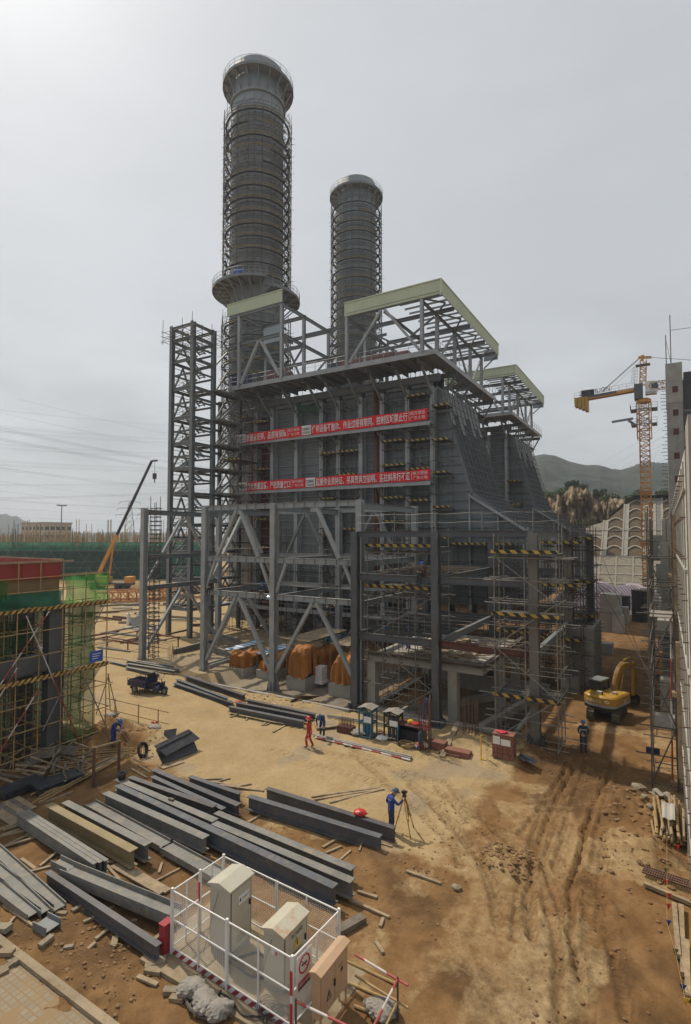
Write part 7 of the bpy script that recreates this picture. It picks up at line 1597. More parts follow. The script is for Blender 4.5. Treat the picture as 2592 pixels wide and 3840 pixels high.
def pylon(x, y, h, w_, label, arms=3, yaw=.9):
    t = T('pylon', label, 'pylon', (x, y, 0)); mb = MB(); ca, sa = math.cos(yaw), math.sin(yaw)
    P_ = lambda u, v, z: Vector((x+u*ca-v*sa, y+u*sa+v*ca, z)); r = h*.0045
    wz = lambda z: w_*(1-z/h*.86) if z < h else 0
    n_ = 9; zs = [h*(1-(1-i/n_)**1.25) for i in range(n_+1)]
    for a, b in zip(zs[:-1], zs[1:]):
        wa, wb = wz(a)/2, wz(b)/2; ca4 = [(-1,-1),(1,-1),(1,1),(-1,1)]
        for j in range(4):
            s1, s2 = ca4[j], ca4[(j+1)%4]; mb.bar(P_(s1[0]*wa,s1[1]*wa,a), P_(s1[0]*wb,s1[1]*wb,b), r*1.6, r*1.6); mb.bar(P_(s1[0]*wa,s1[1]*wa,a), P_(s2[0]*wb,s2[1]*wb,b), r, r); mb.bar(P_(s2[0]*wa,s2[1]*wa,a), P_(s1[0]*wb,s1[1]*wb,b), r, r)
    mb.build('tower', M['pylon'], t)
    for i in range(arms):
        z = h*(.72+.13*i); l_ = w_*(1.0-.12*i)
        mb = MB()
        for s_ in (-1,1): mb.bar(P_(0,0,z+h*.035), P_(s_*l_,0,z), r, r); mb.bar(P_(0,wz(z)/2,z), P_(s_*l_,0,z), r, r); mb.bar(P_(0,-wz(z)/2,z), P_(s_*l_,0,z), r, r); mb.bar(P_(s_*l_,0,z), P_(s_*l_,0,z-h*.04), r*1.6, r*1.6)
        mb.build('cross_arm', M['pylon'], t)
pylon(-357,273,38.5,10,'larger pylon behind the mobile crane boom, far left'); pylon(-420,340,38,9,'smaller pylon right of the larger one, far left')
pylon(-520,560,40,9,'faint pylon near the left rack column, far off')
# power lines
def wires(a, b, sag, k, label, sep=.0, r=.06, dz=0):
    a = Vector(a); b = Vector(b)
    for i in range(k):
        o = Vector((0,0,i*sep)); S(MB().path([a.lerp(b, q/24)+o-Vector((0,0,sag*4*(q/24)*(1-q/24))) for q in range(25)], r, 4), 'power_line', M['wirem'], label, 'power line', 'overhead power lines left')
def far(u, v, dist):
    d = _f*F_PX+_r*(u-IW/2)+_u*(IH/2-v); q = math.hypot(d.x, d.y); return Vector((0,0,CAM_H))+d*(dist/q)
zl = lambda x, y: (x*.44614, 1500+y*.44614)
for (x0,y0,x1,y1,d0,d1,k,sep) in ((-40,230,1460,325,330,420,2,.9),(-40,245,1450,520,330,430,4,.5),(-40,268,1460,352,330,420,2,.8),(-40,332,1460,580,340,430,4,.5),(-40,375,1460,445,350,430,2,.8),(-40,408,1460,468,350,430,2,.7),(-40,518,1460,570,360,430,2,.8),(-40,548,1460,590,360,430,2,.7),(-40,680,1460,840,360,430,1,.5),(-40,720,1460,685,370,430,2,.7),(-40,760,1460,900,370,430,1,.5),(-40,835,1460,770,370,430,3,.5),(-40,840,1460,912,370,430,2,.5),(-40,905,1460,965,380,430,1,.5),(-40,975,1460,1020,380,430,1,.5),(-40,80,1460,205,330,430,1,.5),(-40,100,1460,390,330,430,1,.5),(150,-10,1460,280,330,430,1,.5),(-40,580,1460,730,360,430,2,.9),(-40,560,1460,760,360,430,1,.9)):
    a, b = far(*zl(x0,y0), d0), far(*zl(x1,y1), d1); wires(a, a.lerp(b, 1.5), 1.4, k, 'thin overhead power line crossing the sky left of the stair tower', sep, .034)
zcr = lambda x, y: (2050+x*.47336, 1250+y*.47336)
for (x0,y0,x1,y1) in ((420,1035,940,740),(500,1060,940,805),(560,1080,940,870),(600,1085,940,935),(700,1070,940,1005),(640,1085,940,900)):
    a, b = far(*zcr(x0,y0), 560), far(*zcr(x1,y1), 300); S(MB().path([a.lerp(b, q/12) for q in range(15)], .04, 4), 'power_line', M['wirem'], 'thin overhead power line rising to the right above the hill', 'power line', 'overhead power lines above the right hill')

# ------------------------------------------------------------------ hills
def hill(name, prof, dist, depth, label, mt, seed, base_z=0, amp=1.0):
    """hill from its ridge line (photo u, v) at a distance, with spurs and gullies, built as terrain"""
    us = np.linspace(prof[0][0], prof[-1][0], 260); vs = np.interp(us, [p[0] for p in prof], [p[1] for p in prof]); mb = MB(); nv = 60; rows = []
    for i, (u, v) in enumerate(zip(us, vs)):
        top = far(u, v, dist); hz = top.z; dirn = Vector((top.x, top.y, 0)).normalized()
        for j in range(nv+1):
            q = j/nv; s_ = (q*1.5)                                # 0 foot .. 1 ridge .. back slope
            d = dist-depth*(1-s_); 
            prof_h = (math.sin(min(1, s_)*math.pi/2)**1.15) if s_ <= 1 else max(0, 1-(s_-1)*.9)
            wx, wy = dirn.x*d, dirn.y*d; n_ = float(fbm(np.array([wx*.011+seed]), np.array([wy*.011]), 5, seed)[0])-.47; n3 = float(fbm(np.array([wx*.07]), np.array([wy*.07]), 2, seed+3)[0])-.4
            z = base_z+(hz-base_z)*prof_h+(hz-base_z)*amp*.5*n_*math.sin(min(1,s_)*math.pi)**.7+n3*.06*(hz-base_z)
            mb.v.append((dirn.x*d, dirn.y*d, z))
    W_ = nv+1
    for i in range(len(us)-1):
        for j in range(nv): mb.face(i*W_+j, (i+1)*W_+j, (i+1)*W_+j+1, i*W_+j+1)
    o = obj_from(name, mesh_from(name, mb, mt, None, False)); return tag(o, label, None, None, 'structure')
wooded = mat('wooded_hillside', (.014,.025,.015), .95, .65, .06, (.085,.068,.055), .2, bump=1.0, bscale=.22)  # base colour darkened for the canopy's own shadows
hl = mat('distant_wooded_hillside', (.022,.035,.03), .95, .4, .03)
hill('hill', [(-150,1960),(-60,1945),(0,1930),(25,1928),(45,1938),(62,1934),(85,1950),(110,1958),(150,1975),(230,1992),(330,1999),(480,1996),(620,2000),(760,2003)], 1500, 320, 'distant bluish wooded hill at the far left', hl, 5, 0, .4)
hill('hill', [(1850,1755),(1960,1728),(2040,1712),(2085,1722),(2130,1740),(2200,1752),(2250,1752),(2300,1766),(2330,1768),(2370,1758),(2400,1745),(2440,1738),(2500,1748),(2600,1735),(2720,1720)], 620, 300, 'wooded hill with bare rock patches behind the tower crane', wooded, 8, 6, .4)
# tree crowns breaking the ridge line
def leafy(mb, c, r, k, s_, rnd):
    for i in range(k):
        d = Vector((rnd.gauss(0,1), rnd.gauss(0,1), rnd.gauss(0,.8))).normalized()*r*rnd.uniform(.45,1.0)**.6
        p = Vector(c)+d; a = Vector((rnd.gauss(0,1), rnd.gauss(0,1), rnd.gauss(0,1))).normalized(); b = a.cross(Vector((rnd.gauss(0,1), rnd.gauss(0,1), rnd.gauss(0,1)))).normalized(); q = s_*rnd.uniform(.6,1.3)
        mb.add([p-a*q-b*q*.5, p+a*q-b*q*.5, p+a*q+b*q*.5, p-a*q+b*q*.5], [(0,1,2,3)])
rnd = random.Random(5); mb = MB()
rg = [(1850,1755),(1960,1728),(2040,1712),(2085,1722),(2130,1740),(2200,1752),(2250,1752),(2300,1766),(2330,1768),(2370,1758),(2400,1745),(2440,1738),(2500,1748),(2600,1735)]
for i in range(230):
    u = rnd.uniform(1980, 2580); v = float(np.interp(u, [p[0] for p in rg], [p[1] for p in rg])); d = rnd.uniform(595, 628); p = far(u, v+rnd.uniform(1,5), d); leafy(mb, p, rnd.uniform(1.2,2.8), 26, .9, rnd)
S(mb, 'woods', M['leaf_h'], 'trees standing along the ridge of the wooded hill', None, None, False, 'stuff')
p = far(2105, 1822, 300)
def pyl2():
    global_z = 30; t = T('pylon', 'pylon standing on the slope in front of the wooded hill', 'pylon', (p.x, p.y, 34)); mb = MB(); 
    b0 = far(2100, 1835, 480); h = far(2108, 1742, 480).z-b0.z; w_ = 6; dirx = Vector((_r.x,_r.y,0))
    for s_ in (-1,1): mb.bar(b0+dirx*s_*w_/2, b0+dirx*s_*.9+Vector((0,0,h)), .4, .4)
    for i in range(6):
        a, b = i/6, (i+1)/6; wa, wb = lerp(w_/2,.9,a), lerp(w_/2,.9,b); mb.bar(b0+dirx*-wa+Vector((0,0,h*a)), b0+dirx*wb+Vector((0,0,h*b)), .22, .22); mb.bar(b0+dirx*wa+Vector((0,0,h*a)), b0+dirx*-wb+Vector((0,0,h*b)), .22, .22)
    mb.build('tower', M['pylon'], t); mb = MB()
    mb.bar(b0+Vector((0,0,h))-dirx*3, b0+Vector((0,0,h))+dirx*12, .3, .3); mb.bar(b0+Vector((0,0,h*.55))-dirx*3, b0+Vector((0,0,h*.62))+dirx*9, .3, .3); mb.build('cross_arm', M['pylon'], t)
pyl2()

# ------------------------------------------------------------------ rock face, retaining slope, bushes
YS = 139.5
def rock():
    us = np.linspace(1960, 2345, 110); mb = MB(); nv = 36; dist = 172
    tv = [(1960,1835),(2035,1850),(2060,1862),(2095,1850),(2110,1830),(2150,1822),(2200,1832),(2230,1850),(2260,1856),(2290,1866),(2345,1872)]
    for u in us:
        v = float(np.interp(u, [a for a, _ in tv], [b for _, b in tv])); top = far(u, v, dist); d0 = Vector((top.x, top.y, 0)).normalized()
        for j in range(nv+1):
            q = j/nv; z = 4+(top.z-4)*q; n_ = float(fbm(np.array([u*.035]), np.array([z*.16]), 5, 3)[0])-.47; n2 = float(fbm(np.array([u*.14]), np.array([z*.5]), 3, 7)[0])-.45; crag = abs(math.sin(u*.07+n_*9+z*.12))
            d = dist-13*(1-q)+n_*20+n2*5-2*crag*(1-q)+(12*max(0,q-.93)/.07*.3)
            mb.v.append((d0.x*d, d0.y*d, z))
        d = dist+60; mb.v.append((d0.x*d, d0.y*d, top.z+3))
    W_ = nv+2
    for i in range(len(us)-1):
        for j in range(nv+1): mb.face(i*W_+j, (i+1)*W_+j, (i+1)*W_+j+1, i*W_+j+1)
    m_ = mat('brown_rock', (.23,.165,.1), .95, .45, .22, (.34,.25,.15), .4, bump=.8, bscale=1.1, stretch=(1,1,.6))
    return tag(obj_from('rock_face', mesh_from('rock_face', mb, m_)), 'bare brown cut rock face behind the rear boiler house', None, None, 'structure')
rock()
# lower masonry apron, then the arched slope; both leaning back
ms = mat('rubble_masonry', (.25,.222,.172), .9, .35, 1.5, (.15,.13,.1), .4, bump=.8, bscale=2.2)
soilm = mat('brown_slope_soil', (.1,.072,.042), .95, .35, .5, (.16,.12,.07), .3, bump=.6, bscale=2)
ribm = mat('tan_grey_rib_concrete', (.33,.3,.25), .9, .2, 1.2, (.22,.19,.15), .35); 
sx0, sx1 = -22.5, 12.0
tp = lambda x: 22.0 if x > -7 else 22.0-(-7-x)*.95 if x > -14 else 15.4-(-14-x)*.3   # the slope is cut down towards the left
t = T('retaining_slope', 'concrete ribbed retaining slope with soil-filled arches above a stone apron', 'retaining wall', (-6, YS, 0))
MB().grid(lambda a, b: (lerp(sx0, sx1, a), YS+6.5*b+.0, 6.8*b), 30, 8).build('stone_apron', ms, t)
mb = MB()
for i in range(10): x = sx0+1.5+i*3.6; mb.bar((x, YS-.06, .0), (x, YS+6.44, 6.8), .32, .12, (0,-1,1))
for b in (.12,.42,.72): mb.bar((sx0, YS+6.5*b-.05, 6.8*b+.03), (sx1, YS+6.5*b-.05, 6.8*b+.03), .1, .3, (0,1,1))
mb.build('apron_rib', ribm, t)
MB().box(sx0, sx1, YS+6.4, YS+8, 6.6, 6.9).build('berm', M['concrete'], t)
y0s = YS+8; pitch_ = .98
SP = lambda x, s_, o=0: Vector((x, y0s+s_*pitch_*1.05-o*.7, 6.9+s_*.98+o*.7))                    # s_ = height above the berm
MB().grid(lambda a, b: tuple(SP(lerp(sx0, sx1, a), b*(max(.1, tp(lerp(sx0, sx1, a))-6.9)))), 60, 12).build('soil_face', soilm, t)
cols = [-22.0, -17.9, -13.3, -8.6, -4.1, -1.35, 3.2, 7.5]; 
random.seed(6)
for i, x in enumerate(cols):
    H_ = (tp(x)-6.9)
    w_ = 1.2
    if -2 < x < 0:
        MB().bar(SP(x,0,.06), SP(x,H_,.06), .9, .1, (0,-1,1)).build('stair_flight', M['concrete'], t); mb = MB()
        for k_ in range(40): mb.bar(SP(x-.42, H_*k_/40, .14), SP(x+.42, H_*k_/40, .14), .12, .12)
        mb.build('steps', M['concrete_lt'], t)
        for o in (-.8, .8): MB().bar(SP(x+o,0,.12), SP(x+o,H_,.12), .6, .25, (0,-1,1)).build('pilaster', ribm, t)
        continue
    MB().bar(SP(x,0,.05), SP(x,H_,.05), w_*.55, .16, (0,-1,1)).build('gutter', M['concrete'], t)
    for o in (-.5,.5): MB().bar(SP(x+o,0,.12), SP(x+o,H_,.12), .34, .28, (0,-1,1)).build('pilaster', ribm, t)
bays = list(zip(cols[:-1], cols[1:]))
for a, b in bays:
    xa, xb = a+.6, b-.6
    if -2 < a < 0: xa = a+1.1
    if -2 < b < 0: xb = b-1.1
    if xb-xa < 1: continue
    s_ = 0.2
    while s_ < 15.3:
        H_ = min(tp(xa), tp(xb))-6.9
        if s_+2.4 < H_+1.4 and not (a < -15 and s_ > 4):
            P_ = [SP(lerp(xa, xb, q/12), s_+1.35+.85*math.sin(q/12*math.pi), .12) for q in range(13)]; mb = MB()
            for p_, q_ in zip(P_[:-1], P_[1:]): mb.bar(p_, q_, .3, .34, (0,-1,1))
            mb.build('arch', ribm, t)
        s_ += 2.42
MB().bar(SP(sx0,6.3,.15), SP(sx1,6.3,.15), .25, .3).build('ledge', ribm, t)
mb = MB().grid(lambda a, b: tuple(SP(lerp(-22.5,-14,a), lerp(4.6,(tp(lerp(-22.5,-14,a))-6.9)+.1,b), .1)), 12, 6); mb.build('stone_patch', ms, t)
MB().grid(lambda a, b: (lerp(sx0-12, sx1+8, a), lerp(y0s+14, y0s+70, b), tp(lerp(sx0-12, sx1+8, a))+.4+2.5*b+.9*math.sin(a*31)*b+.6*float(fbm(np.array([a*14.]), np.array([b*8.]), 3, 2)[0])), 50, 20).build('top_bank', mat('scrubby_bank', (.12,.115,.05), .95, .5, .3, (.3,.26,.19), .4, bump=.8, bscale=1.5), t)
def bush(x, y, z, r, label, mt='leaf_a', tall=1.0, seed=0, name='bush', cat='bush'):
    rnd = random.Random(seed); t = T(name, label, cat, (x, y, z))
    mb = MB()
    for i in range(4): a = rnd.uniform(0, 6.28); mb.tube((x, y, z-.6), (x+r*.5*math.cos(a), y+r*.5*math.sin(a), z+r*tall*.9), .09, 5, .03)
    mb.build('trunk', M['bark'], t); m1 = MB(); m2 = MB()
    for i in range(11):
        a = rnd.uniform(0, 6.28); q = rnd.uniform(.1,.85)*r; c = (x+q*math.cos(a), y+q*math.sin(a), z+r*tall*rnd.uniform(.25,1.15)); leafy(m1 if i % 3 else m2, c, r*rnd.uniform(.3,.5), 90, r*.075, rnd)
    m1.add(m2.v, m2.f); k_ = len(m2.f); m1.m = [0]*(len(m1.f)-k_)+[1]*k_
    m1.build('crown', [M[mt], M['leaf_c' if mt != 'leaf_b' else 'leaf_a']], t)
for i, (u, v, d, r, mt, tall, lb) in enumerate(((2068,1852,168,3.0,'leaf_c',.7,'leftmost yellow green bush on top of the rock face'),(2100,1846,170,3.0,'leaf_a',.8,'low bush just left of the tall trees on the rock face'),(2140,1836,174,4.3,'leaf_b',1.05,'taller dark trees on the crest of the rock face'),(2175,1838,174,3.9,'leaf_b',.95,'dark trees right of the tallest ones on the rock face'),(2245,1860,170,3.6,'leaf_b',1.0,'dark bush on the right shoulder of the rock face'),(2268,1866,166,2.6,'leaf_a',.7,'lower bush on the right shoulder of the rock face'),(2195,1968,150,2.6,'leaf_c',.9,'bright green bush at the foot of the rock face'),(2155,1975,150,2.2,'leaf_b',1.0,'dark bush at the foot of the rock face'),(2400,1862,182,3.6,'leaf_b',1.0,'dark tree left of the crane mast above the slope'),(2475,1872,176,4.6,'leaf_b',.95,'large dark tree right of the crane mast above the slope'),(2510,1874,176,4.2,'leaf_b',1.0,'dark tree beside the concrete tower above the slope'),(2340,1872,182,2.6,'leaf_a',.6,'low scrub above the left arches of the slope'),(2370,1868,184,2.4,'leaf_c',.6,'low scrub above the middle arches of the slope'))):
    p = far(u, v, d); bush(p.x, p.y, p.z-.9, r*.58, lb, mt, tall, i+3, 'tree' if r > 3.5 else 'bush', 'tree' if r > 3.5 else 'bush')
rnd = random.Random(8); mb = MB()
for i in range(90): u = rnd.uniform(2040, 2540); v = 1862+rnd.uniform(-8,10)+(u-2040)*.02; leafy(mb, far(u, v, rnd.uniform(172,186)), rnd.uniform(.5,1.1), 40, .24, rnd)
S(mb, 'undergrowth', M['leaf_a'], 'low green scrub along the top of the rock and the slope', None, None, False, 'stuff')

# ------------------------------------------------------------------ tower crane
def tower_crane():
    bx_, by_ = -2.85, 113.6; t = T('tower_crane', 'orange tower crane with counter-jib to the left, beside the concrete tower', 'tower crane', (bx_, by_, 0)); P_ = lambda x, y, z: Vector((bx_+x, by_+y, z))
    MB().box(bx_-2.5,bx_+2.5,by_-2.5,by_+2.5,0,.8).build('foundation', M['concrete'], t)
    z = .8
    while z < 35: lattice(t, P_(0,0,z), P_(0,0,min(36.4, z+2.98)), 1.6, 3, 'orange' if int(z) % 4 else 'lattice_o', 'mast_section', .085, (0,1,0)); z += 2.98
    lattice(t, P_(0,0,29.9), P_(0,0,36.6), 2.3, 4, 'orange', 'climbing_cage', .07, (0,1,0))
    for zz, w_ in ((35.2,3.6),(32.4,3.4)): 
        MB().box(bx_-w_/2-.4,bx_-1.25,by_-1.6,by_+1.6,zz,zz+.08).box(bx_+1.25,bx_+w_/2+.4,by_-1.6,by_+1.6,zz,zz+.08).box(bx_-1.24,bx_+1.24,by_-1.6,by_-1.25,zz,zz+.08).build('platform', M['steel_dk'], t)
        railing(t, [P_(-w_/2-.4,-1.6,zz), P_(w_/2+.4,-1.6,zz)], 1.1, .9, M['pylon']); railing(t, [P_(-w_/2-.4,-1.6,zz), P_(-w_/2-.4,1.6,zz)], 1.1, .9, M['pylon'])
    MB().bar(P_(-5.4,0,33.6), P_(-1.8,0,33.9), .5, .35).bar(P_(-2.6,0,33.6), P_(-1.3,0,32.5), .4, .4).build('monorail', M['pylon'], t)
    MB().lathe((bx_,by_,36.6), [(.001,0),(1.25,0),(1.25,.55),(.9,.8),(.001,.8)], 20).build('slewing_ring', M['orange'], t)
    MB().box(bx_-1.5,bx_-.1,by_-1.2,by_+1.2,37.3,40.1).build('slewing_housing', M['steel_dk'], t)
    cb = MB(); cb.add([(bx_+.3,by_-1.6,37.9),(bx_+2.1,by_-1.6,37.9),(bx_+2.5,by_-1.6,39),(bx_+2.3,by_-1.6,40.1),(bx_+.3,by_-1.6,40.3)]+[(bx_+.3,by_-.1,37.9),(bx_+2.1,by_-.1,37.9),(bx_+2.5,by_-.1,39),(bx_+2.3,by_-.1,40.1),(bx_+.3,by_-.1,40.3)], [(0,1,2,3,4),(9,8,7,6,5),(0,5,6,1),(1,6,7,2),(2,7,8,3),(3,8,9,4),(4,9,5,0)])
    co = cb.build('operator_cab', M['white'], t); mb = MB(); mb.add([(bx_+1.3,by_-1.62,38.9),(bx_+2.3,by_-1.62,38.6),(bx_+2.42,by_-1.62,39.1),(bx_+2.2,by_-1.62,39.9),(bx_+1.3,by_-1.62,39.6)], [(0,1,2,3,4)]); mb.build('cab_window', M['glass'], co)
    mb = MB(); mb.path([(bx_+1.9,by_-1.64,40.0),(bx_+1.3,by_-1.64,39.9),(bx_+.95,by_-1.64,39.3),(bx_+1.2,by_-1.64,38.8),(bx_+1.9,by_-1.64,38.5)], [.03,.1,.12,.08,.03], 5); mb.build('orange_swoosh', M['orange'], co)
    mb = MB(); text_mesh(mb, 'ZOOMLION', .42, (bx_+.4,by_-1.63,38.0), (1,0,0), (0,0,1), width=1.6); mb.build('dark_lettering', M['ink'], co)
    lattice(t, P_(-.1,0,40.0), P_(.1,0,44.6), 1.0, 6, 'orange', 'tower_head', .07, (0,1,0)); MB().bar(P_(-.7,0,45.3), P_(1.4,0,45.0), .35, .4).bar(P_(-.1,0,44.6), P_(0,0,45.6), .5, .5).build('head_sheave', M['orange'], t)
    MB().box(bx_-1.2,bx_+1.2,by_-.8,by_+.8,43.7,43.78).build('head_platform', M['steel_dk'], t)
    mb = MB()
    for i in range(6): z = 40.6+i*.55; mb.path([P_(-1.3+.45*math.cos(a)-.05*(5-i), .45*math.sin(a), z) for a in np.linspace(0,6.28,9)[:-1]], .02, 4, True)
    for a in (0,1.5,3,4.5): mb.tube(P_(-1.55+.45*math.cos(a),.45*math.sin(a),40.6), P_(-1.3+.45*math.cos(a),.45*math.sin(a),43.4), .02, 4)
    mb.build('ladder_cage', M['pylon'], t)
    j0, j1 = P_(-1.4,0,39.2), P_(-11.9,0,38.5); MB().bar(j0+Vector((0,-.6,0)), j1+Vector((0,-.6,0)), .22, .55).bar(j0+Vector((0,.6,0)), j1+Vector((0,.6,0)), .22, .55).bar(j0+Vector((0,0,.2)), j1+Vector((0,0,.2)), 1.0, .06).build('counter_jib', M['orange'], t)
    railing(t, [j0+Vector((0,-.7,.3)), j1+Vector((0,-.7,.3))], 1.05, 1.3, M['pylon'])
    for i in range(4): MB().bar(j1+Vector((.35+i*.62, 0, .4)), j1+Vector((.35+i*.62, 0, -1.3-.35*i*(i < 4))), .55, 1.9, (0,1,0)).build('counterweight', M['yellow'], t)
    MB().box(bx_-10.6,bx_-8.4,by_-.5,by_+.5,39.0,40.3).build('winch', M['black'], t)
    mb = MB(); text_mesh(mb, 'ZOOMLION', 1.15, (bx_-11.0,by_-.75,39.25), (1,0,.07), (0,0,1), width=5.4); o = mb.build('lettering_sign', M['ink'], t); MB().bar(P_(-11,-.73,39.2), P_(-5.5,-.73,39.55), .05, .06).bar(P_(-11,-.73,38.75), P_(-4.5,-.73,39.15), .05, .5).build('sign_frame', M['steel_dk'], t)
    for o in (-.25,.25): rod('tie_rod', P_(-.5,o,45.2), P_(-6.8,o,39.9), .05, M['pylon'], t, 5)
    rod('rope', P_(-.5,0,44.4), P_(-6,0,39.6), .025, M['pylon'], t, 4)
    lattice(t, P_(1.6,0,39.6), P_(46,6,40.2), 1.3, 30, 'lattice_o', 'jib', .06)
    rod('tie_rod', P_(.8,0,45.1), P_(22,2.8,40.7), .05, M['pylon'], t, 5)
    for z, w_ in ((10,1.2),(19.4,1.2)): MB().box(bx_-1.0,bx_+1.0,by_-1.0,by_-.9,z,z+.7).build('collar', M['lattice_o'], t)
tower_crane()
# middle distance right: piers, striped sheet, barrels
for i, (u, v, w_, h, mt, lb) in enumerate(((2291,2372,2.3,4.7,'concrete','tall grey concrete pier beyond the excavator'),(2318,2375,1.3,2.2,'concrete_lt','small pale pier at the foot of the tall grey one'),(2338,2338,1.3,2.2,'concrete_lt','small pale pier right behind the tall grey one'),(2269,2455,1.4,1.1,'concrete','low grey block beside the excavator arm'),(2232,2180,4.5,2.4,'concrete','wide grey block before the stone apron, left'),(2360,2190,4.5,2.2,'concrete','wide grey block before the stone apron, right'))):
    p = G(u, v); mb = MB().box(p.x-w_/2, p.x+w_/2, p.y, p.y+w_, -.1, h)
    if i < 1: mb.box(p.x-w_/2-.06, p.x+w_/2+.06, p.y-.06, p.y+w_+.06, h*.52, h*.54)
    S(mb, 'concrete_pier', M[mt], lb, 'pier')
for i, (u, v, r, h) in enumerate(((2341,2302,.9,2.6),(2405,2330,1.15,4.2))): p = G(u, v); S(MB().tube((p.x,p.y,0),(p.x,p.y,h), r, 16).tube((p.x,p.y,h),(p.x,p.y,h+.15), r*1.05, 16), 'dark_drum', M['black'], ('smaller dark cylinder standing before the striped sheet', 'larger dark cylinder near the foot of the tower crane')[i], 'drum')
p = G(2285,2305); mb = MB().grid(lambda a, b: (p.x+(a-.5)*19, p.y+1+6*b+.8*math.sin(a*20), 4.1*math.sin(min(1,b*1.25)*math.pi/2)*(1-abs(2*a-1)**5)+.25*math.sin(a*27+b*3)*b), 50, 10); S(mb, 'striped_sheet', M['striped'], 'large pink and white striped sheet spread over a mound', 'sheet', None, True)
for i, (u, v, c_) in enumerate(((2270,2190,'steel_dk'),(2300,2197,'plank_dk'),(2245,2188,'rust'),(2330,2185,'steel'))): p = G(u, v); S(MB().box(p.x-3.2,p.x+3.2,p.y,p.y+1.2,0,.7+.2*i).box(p.x-2.6,p.x+2.8,p.y+.1,p.y+1.0,.7+.2*i+.003,1.1+.2*i), 'material_stack', M[c_], ('dark stack of tubes before the stone apron', 'flat dark stack before the stone apron, lying nearer', 'reddish stack at the left of the stone apron', 'grey stack at the right of the stone apron')[i], 'stack')
random.seed(14)
for i in range(14): p = G(random.uniform(2220,2400), random.uniform(2215,2255)); a = random.uniform(-.5,.5); S(MB().bar((p.x-1.6,p.y-a,.2),(p.x+1.6,p.y+a,.25), .4, .3), 'steel_piece', M[random.choice(('rust','plank','steel','beam_b'))], 'length of material lying before the stone apron', 'steel', 'lengths of material before the stone apron')
for i, (a, b) in enumerate((((-1.0,38,3.2),(-5.6,62,9.5)),((-.8,38,3.2),(-9.5,66,12.3)))): S(MB().tube(a, b, .02, 5), 'guy_rope', M['black'], ('lower slack rope running back from the right scaffold', 'upper slack rope running back from the right scaffold')[i], 'rope')
